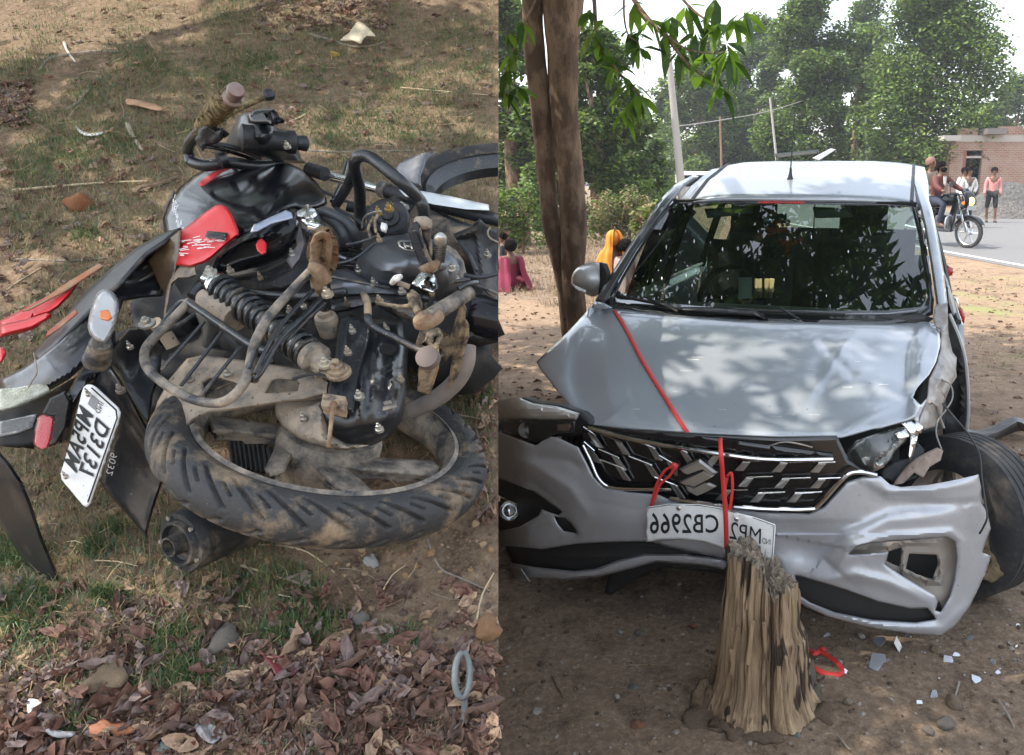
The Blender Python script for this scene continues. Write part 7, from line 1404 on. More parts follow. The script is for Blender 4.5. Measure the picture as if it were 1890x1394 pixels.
bbox('roof_slab', X_(1727), X_(1757), BD_-.9, BD_-.04, zd+.02, zd+.26, conc); bbox('roof_slab', X_(1806), X_(1842), BD_-.7, BD_-.04, zd+.32, zd+.58, mat('weathered_slab', (.2, .18, .17), .9)); bbox('roof_slab', X_(1880), X_(1935), BD_-.6, BD_-.04, zd+.55, zd+.75, conc)
bbox('door_beam', X_(1783), X_(1812), BD_+.02, BD_+.2, zl-.35, zl-.25, conc); bbox('door_recess_wall', X_(1770), X_(1820), BD_+3, BD_+3.1, 0, zd, mat('dark_room_wall', (.08, .06, .05), .9)); bbox('door_post', X_(1777), X_(1783), BD_+.03, BD_+.22, 0, zl, mat('red_brown_post', (.26, .12, .08), .9))
# second low brick ruin far left, behind the brush
b2 = MB().box(Vector((atd(925, 335, 19).x, 19, .25)), Vector((.55, 0, 0)), Vector((0, .6, 0)), Vector((0, 0, .45))).build('mud_hut', mat('red_mud_wall', (.22, .10, .06), .9, col2=(.13, .06, .04), scale=3, bump=.5), None, False); tag(b2, 'small red mud hut half hidden behind shrubs at the left edge', 'hut')
# --- gravel heap
def heap(px, D, wpx, hpx, label, seed, m):
    c = atd(px, 315, D); c.z = 0; Wd = wpx/FPX*D/2; Hh = hpx/FPX*D; k = np.linspace(-1, 1, 60); X, Y = np.meshgrid(k, k, indexing='ij'); r = np.sqrt(X**2+Y**2); Z = Hh*np.clip(1-r, 0, 1)**.8*(1+.35*(nfield(X+5, Y+5, 2, seed)-.5)); Z += (nfield(X+5, Y+5, 22, seed+1, 3)-.5)*.14*(r < .97)
    o = mesh('gravel_heap', np.stack([c.x+X*Wd, c.y+Y*Wd*.6, np.maximum(Z, -.02)+.07], -1).reshape(-1, 3), quadgrid(60, 60)[:, ::-1], m, None, False); tag(o, label, 'gravel heap')
grav = mat('grey_gravel', (.14, .13, .125), .95, col2=(.075, .07, .068), scale=14, bump=1, bscale=40)
heap(1870, 31, 190, 66, 'large heap of dark grey gravel behind the man in pink', 3, grav); heap(1868, 29, 110, 30, 'low lighter gravel heap in front of the big one', 6, mat('light_gravel', (.19, .175, .16), .95, col2=(.11, .10, .095), scale=14, bump=1, bscale=40))
# solar panel and white board seen over the roof
pt_ = empty('tilted_panel_frame', atd(1475, 318, 22).xy.to_3d()); tag(pt_, 'thin dark tilted panel on posts behind the car roof', 'panel frame')
MB().prism([atd(1428, 284, 22), atd(1510, 276, 22), atd(1512, 280, 22.8), atd(1432, 288, 22.8)], Vector((0, 0, -.04))).build('dark_panel', mat('dark_sheet', (.10, .13, .13), .4), pt_, False)
for x, y in ((1434, 287), (1509, 279)): q = atd(x, y, 22.3); MB().tube([q, Vector((q.x, q.y, 0))], .02, 5).build('post', b_metal, pt_)
wb = MB().prism([atd(1500, 292, 21), atd(1534, 274, 21), atd(1543, 276, 21), atd(1512, 296, 21)], Vector((0, .06, 0))).build('white_board', mat('white_board', (.75, .76, .78), .5), None, False); tag(wb, 'white slanted board sticking up behind the car roof', 'board')
ct = empty('parked_van', atd(1245, 330, 32).xy.to_3d()); tag(ct, 'top of a pale parked van just left of the car roof', 'van')
MB().box(atd(1285, 335, 32)-Vector((0, 0, .18)), Vector((.75, 0, 0)), Vector((0, 1.6, 0)), Vector((0, 0, .55))).build('van_body', mat('pale_van_paint', (.6, .58, .54), .4), ct, True, bevel=.15); MB().box(atd(1285, 328, 32)+Vector((0, -1.61, -.1)), Vector((.6, 0, 0)), Vector((0, .01, 0)), Vector((0, 0, .2))).build('van_window', b_gloss, ct, False)
for sx in (-.6, .6):
    q = atd(1285, 330, 32); wheel((q.x+sx, q.y-1.0, .32), (1 if sx > 0 else -1, 0, 0), .32, .18, ct)
# ------------------------------------------------------------------ people
skin = mat('brown_skin', (.17, .085, .05), .55); hair = mat('black_hair', (.010, .008, .008), .95, spec=.05)
def skinned(name, chain_pts, edges, radii, m, parent, lvl=1, root=0):
    me = bpy.data.meshes.new(name); off = root_loc(parent); me.from_pydata([tuple(Vector(p)) for p in chain_pts], edges, []); me.update()
    o = bpy.data.objects.new(name, me); COL.objects.link(o); o.parent = parent; me.materials.append(m)
    md = o.modifiers.new('skin', 'SKIN'); md.use_smooth_shade = True; md.branch_smoothing = .4
    for i, r in enumerate(radii): sv = me.skin_vertices[0].data[i]; sv.radius = r if hasattr(r, '__len__') else (r, r); sv.use_root = (i == root)
    s = o.modifiers.new('sub', 'SUBSURF'); s.levels = lvl; s.render_levels = lvl; return o
J0 = dict(head=(0, .01, 1.60), crown=(0, 0, 1.68), chin=(0, .03, 1.52), neck=(0, 0, 1.46), chest=(0, 0, 1.30), waist=(0, 0, 1.08), pelvis=(0, 0, .94), hipL=(-.09, 0, .90), hipR=(.09, 0, .90), kneeL=(-.10, .03, .50), kneeR=(.10, .03, .50), ankL=(-.10, 0, .09), ankR=(.10, 0, .09), toeL=(-.11, .15, .03), toeR=(.11, .15, .03),
          shL=(-.17, 0, 1.39), shR=(.17, 0, 1.39), elL=(-.22, -.02, 1.12), elR=(.22, -.02, 1.12), wrL=(-.23, .06, .87), wrR=(.23, .06, .87), haL=(-.23, .09, .78), haR=(.23, .09, .78))
def LP(root, mb_, name, m, **k):
    o = mb_.build(name, m, None, **k); o.parent = root; return o
def person(loc, rz, label, shirt, trousers, J=None, cap=None, beard=False, s=1.0, shorts=False, skirt=False, group=None, vest=None, sleeve=True):
    j = dict(J0); j.update(J or {}); root = empty('person', loc, rz); root.scale = (s, s, s); tag(root, label, 'person', group)
    nm = list(j); ix = {k: i for i, k in enumerate(nm)}; rr = dict(head=.092, crown=.075, chin=.06, neck=.05, chest=(.13, .10), waist=(.115, .09), pelvis=(.12, .10), hipL=.085, hipR=.085, kneeL=.055, kneeR=.055, ankL=.038, ankR=.038, toeL=.032, toeR=.032, shL=.05, shR=.05, elL=.038, elR=.038, wrL=.026, wrR=.026, haL=.036, haR=.036)
    E = [('pelvis', 'waist'), ('waist', 'chest'), ('chest', 'neck'), ('neck', 'chin'), ('chin', 'head'), ('head', 'crown'), ('pelvis', 'hipL'), ('pelvis', 'hipR'), ('hipL', 'kneeL'), ('kneeL', 'ankL'), ('ankL', 'toeL'), ('hipR', 'kneeR'), ('kneeR', 'ankR'), ('ankR', 'toeR'), ('chest', 'shL'), ('shL', 'elL'), ('elL', 'wrL'), ('wrL', 'haL'), ('chest', 'shR'), ('shR', 'elR'), ('elR', 'wrR'), ('wrR', 'haR')]
    skinned('body', [j[k] for k in nm], [(ix[a], ix[b]) for a, b in E], [rr[k] for k in nm], skin, root, 1, ix['pelvis'])
    def part(name, keys, E_, add, m, trim=None):
        pts = {k: Vector(j[k]) for k in keys}
        if trim:
            for k, (b, t) in trim.items(): pts[k] = Vector(j[k]).lerp(Vector(j[b]), t)
        ks = list(pts); xi = {k: i for i, k in enumerate(ks)}
        skinned(name, [pts[k] for k in ks], [(xi[a], xi[b]) for a, b in E_], [tuple(q+add for q in rr[k]) if hasattr(rr[k], '__len__') else rr[k]+add for k in ks], m, root, 1, 0)
    part('shirt', ['waist', 'pelvis', 'chest', 'neck', 'shL', 'elL', 'wrL', 'shR', 'elR', 'wrR'], [('pelvis', 'waist'), ('waist', 'chest'), ('chest', 'neck'), ('chest', 'shL'), ('shL', 'elL'), ('elL', 'wrL'), ('chest', 'shR'), ('shR', 'elR'), ('elR', 'wrR')], .022, shirt, {'neck': ('chest', .35)} | ({} if sleeve else {'wrL': ('elL', .8), 'wrR': ('elR', .8)}))
    part('shorts' if shorts else 'trousers', ['pelvis', 'hipL', 'kneeL', 'ankL', 'hipR', 'kneeR', 'ankR'], [('pelvis', 'hipL'), ('hipL', 'kneeL'), ('kneeL', 'ankL'), ('pelvis', 'hipR'), ('hipR', 'kneeR'), ('kneeR', 'ankR')], .020, trousers, {'ankL': ('kneeL', .85), 'ankR': ('kneeR', .85)} if shorts else None)
    h = Vector(j['head']); c = MB(); c.lathe(h+Vector((0, -.022, .004)), (0, -.5, 1), [(.094, -.045), (.104, -.01), (.106, .03), (.098, .07), (.07, .100), (.0001, .116)], 16); LP(root, c, 'cap' if cap else 'hair', cap or hair)
    f = MB(); f.tube([h+Vector((0, .085, .01)), h+Vector((0, .108, -.018))], [.009, .014], 6); LP(root, f, 'nose', skin)
    if beard: LP(root, MB().lathe(Vector(j['chin'])+Vector((0, .028, .01)), (0, .3, -1), [(.070, -.035), (.072, 0), (.05, .035), (.0001, .05)], 12), 'beard', hair)
    for sx in (-1, 1): LP(root, MB().lathe(h+Vector((sx*.033, .086, .012)), (0, 1, 0), [(.013, -.004), (.011, .004), (.0001, .006)], 8), 'eye', hair)
    if vest: LP(root, MB().prism([Vector(j['chest'])+Vector(p) for p in ((-.045, .130, .10), (.045, .130, .10), (.03, .138, -.05), (0, .138, -.09), (-.03, .138, -.05))], Vector((0, -.02, 0))), 'undershirt', vest, smooth=False)
    for sd in ('L', 'R'): a_ = Vector(j['ank'+sd]); t_ = Vector(j['toe'+sd]); LP(root, MB().tube([a_+Vector((0, -.04, -.05)), a_+Vector((0, .02, -.05)), t_+Vector((0, .02, -.005))], [.036, .042, .030], 8), 'shoe', mat('dark_sandal', (.05, .035, .03), .7))
    return root
gnd = lambda px, D, z=0: Vector((atd(px, 315, D).x, D, z))
blu = mat('dark_jeans', (.03, .035, .06), .85); pink = mat('pink_shirt', (.62, .26, .24), .8); white = mat('white_shirt', (.66, .62, .58), .8); maroon = mat('maroon_shirt', (.12, .035, .03), .85); beige = mat('beige_shirt', (.33, .26, .2), .85); blackc = mat('black_cloth', (.02, .02, .022), .85)
person(gnd(1836, 26.5, .064), pi-.25, 'man in pink long sleeved shirt and black shorts standing by the gravel heap', pink, blackc, dict(haL=(-.20, .10, .80), kneeL=(-.12, .06, .5), kneeR=(.12, -.02, .5), ankL=(-.14, .05, .09), toeL=(-.16, .2, .03)), shorts=True)
person(gnd(1790, 24.0, .064), pi+.2, 'man in white shirt standing in the road right behind the motorcycle headlight', white, blackc, dict(elL=(-.30, -.06, 1.15), wrL=(-.15, .08, 1.0), haL=(-.11, .10, .98)))
person(gnd(1781, 26.5, .064), pi+.3, 'man half hidden behind the man in the white shirt', white, blu, dict(elL=(-.32, .0, 1.2), wrL=(-.14, .05, 1.02)))
person(gnd(1727, 24.0, .064), pi, 'man mostly hidden behind the capped pillion rider', mat('dull_shirt', (.2, .12, .1), .8), blu)
# riders and their motorcycle
HD = Vector((.56, -.83, 0)).normalized(); mwf = gp(1786, 458, .064); mwf.z = .064; RZ = math.atan2(HD.y, HD.x)-pi/2
rb = empty('ridden_motorcycle', mwf, RZ); rb.scale = (1.09, 1.09, 1.09); tag(rb, 'black motorcycle with yellow lit headlight ridden on the road', 'motorcycle')
def L3(name, mb_, m, **k): o = mb_.build(name, m, None, **k); o.parent = rb; return o
rim_s = mat('silver_wheel', (.55, .56, .58), .3, .8)
for nm, y in (('front_wheel', -.01), ('rear_wheel', -1.25)):
    c = Vector((0, y, .30)); wh = L3(nm, MB().lathe(c, (1, 0, 0), [(.225, -.02), (.235, -.025), (.235, .025), (.225, .02), (.215, 0), (.225, -.02)], 32), rim_s)
    t_ = MB().lathe(c, (1, 0, 0), [(.235, -.03), (.27, -.042), (.30, -.028), (.306, 0), (.30, .028), (.27, .042), (.235, .03)], 36).build('tyre', rubber, None); t_.parent = wh
    sp = MB()
    for i in range(6): a_ = i*pi/3; d = Vector((0, cos(a_), sin(a_))); sp.tube([c, c+d*.225], [.022, .012], 5)
    sp.lathe(c, (1, 0, 0), [(.0001, -.06), (.055, -.05), (.055, .05), (.0001, .06)], 14); s_ = sp.build('spokes', rim_s, None); s_.parent = wh
for sx in (-.10, .10): L3('fork_leg', MB().tube([(sx, -.01, .30), (sx, -.20, .80), (sx*.9, -.27, 1.0)], [.024, .020, .018], 8), b_chrome)
L3('front_mudguard', MB().grid([[Vector((x, -.01+.335*cos(t), .30+.335*sin(t)+(-.03 if abs(x) > .05 else 0))) for x in (-.065, -.05, 0, .05, .065)] for t in np.linspace(.5, 2.7, 12)]), b_gloss, solid=.006)
L3('headlamp_cowl', MB().grid([[Vector((x*w_, y, z)) for x in (-1, -.7, 0, .7, 1)] for (y, z, w_) in ((-.18, .76, .08), (-.06, .80, .13), (-.02, .90, .15), (-.08, 1.02, .13), (-.20, 1.12, .09))]), b_gloss, solid=.05)
L3('headlamp', MB().lathe((0, .0, .90), (0, 1, .05), [(.0001, .02), (.06, .018), (.075, .0), (.08, -.03)], 18), mat('lit_headlamp', (.9, .7, .15), .3, emit=((1, .70, .10), 2.0)))
for sx in (-.19, .19): L3('turn_signal', MB().tube([(sx*.6, -.08, .87), (sx, -.06, .87)], [.02, .035], 8), mat('orange_signal', (.7, .2, .03), .3))
L3('front_number_plate', MB().box((0, .01, .775), Vector((.13, 0, 0)), Vector((0, .004, 0)), Vector((0, .0, .045))), mat('grey_plate', (.4, .4, .4), .5), smooth=False)
L3('fuel_tank', MB().grid([[Vector((.15*w_*sin(t), y, z0+.15*cos(t)*hh)) for t in np.linspace(-1.9, 1.9, 13)] for (y, z0, w_, hh) in ((-.30, .92, .3, .5), (-.36, .92, .8, .9), (-.5, .90, 1.0, 1.0), (-.66, .88, .8, .8), (-.74, .85, .5, .5))]), b_gloss, solid=.01)
L3('seat', MB().box((0, -1.0, .82), Vector((.12, 0, 0)), Vector((0, .34, .03)), Vector((0, 0, .05))), b_matt, bevel=.03); L3('engine', MB().box((0, -.58, .45), Vector((.13, 0, 0)), Vector((0, .17, 0)), Vector((0, 0, .16))), b_alu, bevel=.03)
L3('side_panel', MB().box((0, -.86, .64), Vector((.13, 0, 0)), Vector((0, .16, 0)), Vector((0, 0, .11))), b_gloss, bevel=.03); L3('crash_guard', MB().tube([(-.05, -.42, .62), (-.26, -.36, .58), (-.28, -.36, .38), (-.06, -.42, .32)], .014, 8, smoothn=4), rim_s); L3('crash_guard', MB().tube([(.05, -.42, .62), (.26, -.36, .58), (.28, -.36, .38), (.06, -.42, .32)], .014, 8, smoothn=4), rim_s)
L3('handlebar', MB().tube([(-.36, -.42, 1.02), (-.2, -.32, 1.04), (0, -.28, 1.02), (.2, -.32, 1.04), (.36, -.42, 1.02)], .013, 8, smoothn=3), b_metal); L3('silencer', MB().tube([(.14, -.7, .28), (.17, -1.4, .36)], [.03, .045], 10), b_chrome); L3('frame', MB().tube([(0, -.3, .9), (0, -.42, .3), (0, -.9, .3), (0, -1.25, .3)], .02, 6), b_metal)
for sx in (-1, 1): mm = L3('rear_view_mirror', MB().tube([(sx*.24, -.33, 1.04), (sx*.30, -.30, 1.20)], .007, 6), b_metal); q = MB().lathe((sx*.30, -.29, 1.22), (0, 1, .1), [(.0001, .01), (.05, .008), (.055, -.006), (.0001, -.01)], 14).build('mirror_head', b_matt, None); q.parent = mm
def onbike(p): return mwf+Matrix.Rotation(RZ, 3, 'Z')@(Vector(p)*1.09)
ride = dict(pelvis=(0, 0, .0), waist=(0, .03, .16), chest=(0, .08, .38), neck=(0, .10, .54), chin=(0, .13, .60), head=(0, .11, .68), crown=(0, .10, .76), hipL=(-.10, .04, -.02), hipR=(.10, .04, -.02), kneeL=(-.20, .38, -.05), kneeR=(.20, .38, -.05), ankL=(-.18, .28, -.46), ankR=(.18, .28, -.46), toeL=(-.18, .42, -.52), toeR=(.18, .42, -.52), shL=(-.18, .09, .47), shR=(.18, .09, .47), elL=(-.32, .24, .28), elR=(.32, .24, .28), wrL=(-.34, .42, .20), wrR=(.34, .42, .20), haL=(-.34, .48, .19), haR=(.34, .48, .19))
person(onbike((0, -.86, .90)), RZ, 'bearded man in maroon shirt riding the black motorcycle in front', maroon, blu, ride, beard=True, s=1.05, vest=white)
ride2 = dict(ride); ride2.update(elL=(-.26, .16, .25), elR=(.26, .16, .25), wrL=(-.18, .30, .10), wrR=(.18, .30, .10), haL=(-.16, .34, .06), haR=(.16, .34, .06))
person(onbike((-.13, -1.22, .98)), RZ, 'pillion rider in beige shirt and cap behind the bearded man', beige, mat('cream_trousers', (.4, .36, .28), .8), ride2, cap=mat('brown_cap', (.22, .12, .09), .8), s=1.05)
# seated figures at the left
def seated(px, py_top, D, cloth, label, s=1.0, rz=0, veil=True, hair_only=False, cat='person'):
    b = gnd(px, D); J = dict(pelvis=(0, 0, .12), waist=(0, .02, .28), chest=(0, .05, .45), neck=(0, .06, .58), chin=(0, .09, .63), head=(0, .07, .70), crown=(0, .06, .77), hipL=(-.12, .03, .12), hipR=(.12, .03, .12), kneeL=(-.26, .30, .14), kneeR=(.26, .30, .14), ankL=(-.05, .36, .07), ankR=(.05, .40, .07), toeL=(.05, .42, .05), toeR=(-.05, .48, .05), shL=(-.15, .05, .52), shR=(.15, .05, .52), elL=(-.20, .12, .32), elR=(.20, .12, .32), wrL=(-.12, .28, .22), wrR=(.12, .28, .22), haL=(-.10, .34, .22), haR=(.10, .34, .22))
    r = person(b, rz, label, cloth, cloth, J, s=s, cap=cloth if veil else None)
    if True:
        prof = resample([Vector(p+(0,)) for p in [(.34, .0), (.29, .12), (.23, .28), (.20, .42), (.17, .52), (.128, .60), (.120, .68), (.108, .76), (.07, .815), (.002, .83)][:10 if veil else 5]], 34)
        o = MB().grid([[Vector((cos(a)*q.x*(1+(.10 if q.y < .6 else .03)*sin(a*9+q.y*7+2*mnoise.noise(Vector((a, q.y*3, 1))))+.08*mnoise.noise(Vector((cos(a)*2, sin(a)*2, q.y*5)))), .02+sin(a)*q.x*(1+.08*sin(a*9+q.y*7)), q.y)) for a in np.linspace(-1.15, 4.3, 70)] for q in prof]).build('saree_drape', cloth, None); o.parent = r
    return r
sar = mat('orange_saree', (.62, .22, .015), .75, bump=.3, bscale=20, stretch=(3, 3, .3)); seated(1133, 430, 11.6, sar, 'woman wrapped in an orange saree sitting beside the car mirror', 1.05, .3)
seated(1156, 432, 11.5, mat('pale_pink_top', (.55, .38, .36), .8), 'small dark haired child in pale top held beside the orange saree', .92, .4, veil=False)
person(gnd(1215, 12.5, -.25), 2.8, 'person in salmon clothes standing behind the car, seen through its windscreen', mat('salmon_cloth', (.5, .2, .15), .8), mat('salmon_cloth', (.5, .2, .15), .8), s=.72)
seated(938, 425, 11.8, mat('magenta_cloth', (.22, .025, .06), .85), 'person in dark and magenta clothes sitting at the far left edge', .88, .5, veil=False)
person(gnd(922, 12.6, -.3), 1.6, 'person in dark clothes standing partly out of the picture beside the seated one in magenta', blackc, blackc, s=.62)
# ================================================================== LITTER ON THE BANK
g = random.Random(77)
lm = {}
def lmesh(k, mi):
    if (k, mi) not in lm: lm[(k, mi)] = dead_leaf_mesh(100+k, dl_m[mi])
    return lm[(k, mi)]
def bq(n=BN, spin=0, tx=0, ty=0): return (n.to_track_quat('Z', 'Y').to_matrix()@Matrix.Rotation(spin, 3, 'Z')@Matrix.Rotation(tx, 3, 'X')@Matrix.Rotation(ty, 3, 'Y')).to_4x4()
def drop_leaf(px, py, s, mi=None, k=None, tilt=.35, lift=.006, label=None, group='dead leaves on the bank', me=None):
    x, t = bxt(bk(px, py)); P = bp(x, t, bank_at(x, t)+lift); mi = g.choices(range(5), (3, 3, 2, 1, 2))[0] if mi is None else mi; k = g.randrange(7) if k is None else k
    o = bpy.data.objects.new('dead_leaf', me or lmesh(k, mi)); COL.objects.link(o); o.matrix_basis = Matrix.Translation(P)@bq(spin=g.uniform(0, 6.28), tx=g.gauss(0, tilt), ty=g.gauss(0, tilt))@Matrix.Scale(s, 4)
    if not label:
        near = 'near the iron ring bolt' if (px > 720 and py < 1370) else 'below the fallen rear wheel' if (py < 1250 and px > 380) else 'round the blocky grey stone' if (py < 1290 and px > 300) else 'along the bottom edge under the middle stones' if px < 520 else 'along the bottom edge left of the ring bolt'
        if px < 300: near = 'beside the broad orange leaf'
        label = '%s curled dead leaf %s' % (['brown', 'red brown', 'greyish mauve', 'light tan', 'dark brown'][mi], near)
    return tag(o, label, 'dead leaf', group)
def samp(n, regs):
    out = []
    while len(out) < n:
        x0, y0, x1, y1, w_ = g.choices(regs, [r[4] for r in regs])[0]; out.append((g.uniform(x0, x1), g.uniform(y0, y1)))
    return out
for px, py in samp(290, [(230, 1290, 898, 1400, 9), (480, 1240, 898, 1330, 5), (0, 1290, 220, 1400, 2), (380, 1180, 898, 1260, 2), (0, 1100, 500, 1260, 1.6)]):
    drop_leaf(px, py, g.uniform(.03, .078), lift=g.uniform(.004, .022), tilt=.45)
# the rest of the litter, past counting
pts = []; sz = []
for px, py in samp(3000, [(200, 1280, 915, 1400, 10), (450, 1200, 915, 1330, 4), (0, 1240, 300, 1400, 2.5), (0, 1080, 915, 1250, 2.2), (0, 0, 915, 330, 2.6), (0, 150, 60, 240, 3.0), (470, 0, 720, 60, 3.2), (0, 300, 300, 640, 1.6), (500, 60, 910, 250, .8), (760, 600, 915, 760, 1), (880, 600, 915, 1000, .4)]):
    x, t = bxt(bk(px, py)); h = bank_at(x, t); P = bp(x, t, h+g.uniform(.002, .012)); pts.append(P[:]); sz.append(g.uniform(.018, .05))
scatter_stuff('leaf_litter', [dead_leaf_mesh(i+50) for i in range(5)], pts, sz, dl_m, 'crumbled brown leaf litter covering the bank', normal=BN, seed=3)
# clods and grit on the bank
n = 5200; gg = np.random.default_rng(3); PX = gg.uniform(0, 918, n); PY = gg.uniform(-20, 1400, n); pts = []; sz = []
for px, py in zip(PX, PY):
    x, t = bxt(bk(px, py)); pts.append(bp(x, t, bank_at(x, t))[:]); sz.append(math.exp(gg.normal(-5.6, .45)))
scatter_stuff('bank_clods', [rock_mesh(i, 1) for i in range(4)], pts, sz, [mat('clod_ochre', (.27, .165, .085), .95), mat('clod_brown', (.14, .085, .055), .95), mat('clod_dark_b', (.09, .06, .045), .95), mat('clod_tan', (.30, .21, .13), .95)], 'loose ochre grit and clods on the bank', normal=BN, seed=8)
# green tufts, thicker than the thin grass
tufts = []
for px, py, w_, k in [(40, 1150, 70, 900), (60, 1110, 50, 500), (200, 1110, 30, 350), (10, 1030, 40, 600), (330, 1190, 60, 420), (440, 1100, 60, 300), (540, 1080, 60, 300), (720, 980, 60, 260), (320, 1270, 60, 500), (270, 1300, 60, 500), (350, 1250, 50, 260), (520, 1180, 60, 420), (600, 1160, 60, 300), (740, 1190, 40, 250), (640, 1270, 50, 250), (130, 1350, 60, 500), (560, 1130, 60, 240),
      (180, 1020, 30, 220), (210, 980, 25, 160), (860, 720, 30, 260), (890, 740, 30, 200), (400, 20, 60, 500), (420, 140, 70, 900), (300, 130, 80, 900), (240, 100, 70, 600), (560, 130, 80, 900), (620, 60, 50, 300), (730, 150, 80, 800), (820, 190, 80, 500), (160, 170, 60, 500), (130, 290, 80, 700), (220, 270, 60, 600), (60, 320, 60, 400), (600, 220, 80, 700), (700, 230, 80, 700), (850, 60, 60, 500), (480, 110, 40, 500), (620, 260, 60, 500), (760, 250, 60, 500), (60, 420, 60, 200), (160, 440, 30, 200), (100, 250, 80, 500), (30, 220, 50, 300), (90, 60, 90, 700), (250, 30, 90, 700), (880, 130, 40, 400), (40, 130, 60, 400), (350, 240, 50, 300), (860, 260, 60, 300)]:
    for i in range(k):
        x, t = bxt(bk(px+g.gauss(0, w_*.5), py+g.gauss(0, w_*.28)))
        if x > edge_x(t)-.012: continue
        tufts.append(bp(x, t, bank_at(x, t)-.002)[:])
blades(0, A_(tufts), .032, .0012, 1.15, [mat('tuft_green', (.075, .14, .04), .6, sss=.25), mat('tuft_blue_green', (.09, .155, .075), .6, sss=.25), gr4], 'grass_tufts', 'low green grass tufts dotted over the bank', 12)
# twigs and straws
on = bsurf
named = [([(25, 357), (120, 350), (200, 346), (275, 342)], .007, straw, 'long pale straight stick lying left of the fuel tank'), ([(20, 477), (60, 483), (130, 485), (205, 479)], .006, twg, 'long grey twig left of the red seat trim'), ([(250, 362), (262, 352), (300, 345), (328, 332)], .014, twm, 'short thick dark branch piece beside the fuel tank'),
  ([(72, 132), (95, 112), (130, 104), (170, 96), (222, 100)], .012, twg, 'curved grey branch in the upper left grass'), ([(128, 210), (146, 196), (156, 180), (170, 166)], .011, twg, 'bent grey stick below the curved branch'), ([(120, 82), (126, 98), (140, 116)], .009, mat('pale_bark', (.5, .47, .42), .8), 'short whitish stick crossing the curved grey branch'),
  ([(572, 64), (610, 76), (650, 86), (690, 88), (710, 78)], .010, twg, 'bowed grey branch under the pale fallen leaf'), ([(560, 282), (620, 284), (700, 281), (770, 280)], .006, twg, 'long thin stick just above the crash bar'), ([(528, 233), (555, 220), (572, 206)], .006, straw, 'slanting straw right of the headlamp cowl'), ([(440, 1010), (520, 1015), (575, 1032), (620, 1062)], .0035, straw, 'long bent dry stem below the rear tyre'),
  ([(450, 1052), (490, 1065), (540, 1080), (585, 1092)], .0035, straw, 'dry stem curving below the exhaust'), ([(790, 1000), (812, 1050), (850, 1070), (905, 1092)], .0035, twg, 'thin stem right below the tyre'), ([(350, 1232), (430, 1238), (520, 1240), (590, 1230)], .003, straw, 'long pale stem across the leaf litter'), ([(400, 1278), (460, 1270), (540, 1252), (580, 1240)], .003, straw, 'pale stem resting on brown leaves in the middle foreground'),
  ([(240, 1265), (255, 1258), (268, 1252)], .003, mat('white_straw', (.6, .58, .5), .7), 'short white straw left of the grey stone'), ([(725, 1240), (733, 1268), (740, 1300)], .003, straw, 'upright white straw left of the iron ring'), ([(640, 1200), (655, 1290), (690, 1390)], .0035, twg, 'long dark stem crossing the litter to the bottom'), ([(570, 1270), (610, 1320), (650, 1350)], .003, straw, 'pale forked stem in the right litter'),
  ([(700, 1270), (712, 1330), (725, 1394)], .003, straw, 'straight dry stem near the bottom right'), ([(880, 1150), (890, 1100), (912, 1060)], .0035, straw, 'tall dry stem beside the orange stone'), ([(660, 165), (672, 180), (676, 190)], .006, twg, 'small dark stick in the upper right grass'), ([(740, 165), (800, 170), (915, 180)], .005, straw, 'long pale stem at the upper right edge'), ([(830, 770), (915, 776)], .006, twg, 'straight stick right of the rear tyre'), ([(0, 545), (40, 520), (80, 500)], .003, straw, 'thin pale stalk at the left edge above the red trim'), ([(58, 1200), (70, 1290), (78, 1340)], .0025, straw, 'thin upright stalk in the lower left litter'), ([(455, 100), (500, 130), (480, 160)], .003, straw, 'thin stalk right above the muddy grip')]
for pts, r, m, lb in named: stick(pts, r, m, lb, on=on)
for i in range(210):
    px, py = g.uniform(0, 900), (g.uniform(0, 1394) if g.random() < .6 else g.uniform(0, 340)); a = g.gauss(0, .8); l = g.uniform(20, 75)*(.6+py/1394*.7); b_ = g.gauss(0, .2)
    q = [(px, py, g.uniform(.002, .012)), (px+l*.5*cos(a), py+l*.5*sin(a)*.6, g.uniform(.002, .015)), (px+l*cos(a+b_), py+l*sin(a+b_)*.6, g.uniform(.002, .012))]
    if max(p[0] for p in q) > 912: continue
    mm_ = g.choice([straw, straw, twg, twm]); stick(q, g.uniform(.0010, .0022), mm_, 'thin %s stem lying %s' % ({'pale_straw': 'straw coloured', 'twig_grey': 'grey', 'twig_brown': 'brown'}[mm_.name], 'in the grass above the motorcycle' if py < 300 else 'left of the motorcycle on the bank' if (py < 900 and px < 350) else 'on the bank around the motorcycle' if py < 1050 else 'among the leaves in the foreground'), group='thin dry stems on the bank', on=on, nm='dry_stem', cat='dry stem', sn=2)
# --- single finds
def flat_thing(name, pl, m, label, cat, lift=.01, curl=None, seed=1, amp=.006, th_=.002, res=6):
    s = S_h(lift); o = panel(name, sm(pl, 2), s, m, None, res=res, relief=relief_fn(curl or [], seed, amp, .05), solid=th_); return tag(o, label, cat)
flat_thing('large_pale_leaf', [(628, 74), (645, 60), (655, 45), (664, 40), (676, 48), (690, 62), (692, 67), (676, 66), (668, 76), (664, 80), (650, 74)], mat('cream_leaf', (.58, .50, .36), .75, bump=.4, bscale=20), 'large cream dried leaf peaked like a tent in the upper grass', 'dead leaf', .05, [('ridge', [(630, 74), (662, 45), (690, 64)], 8, .03)])
flat_thing('orange_leaf', [(164, 1340), (178, 1336), (190, 1326), (206, 1334), (228, 1334), (249, 1346), (240, 1354), (215, 1360), (190, 1368), (170, 1362)], mat('orange_leaf', (.50, .20, .10), .7, col2=(.36, .14, .07), scale=30, bump=.3, bscale=30), 'broad orange brown leaf at the bottom left of the litter', 'dead leaf', .022, [('ridge', [(168, 1350), (248, 1346)], 6, .004)])
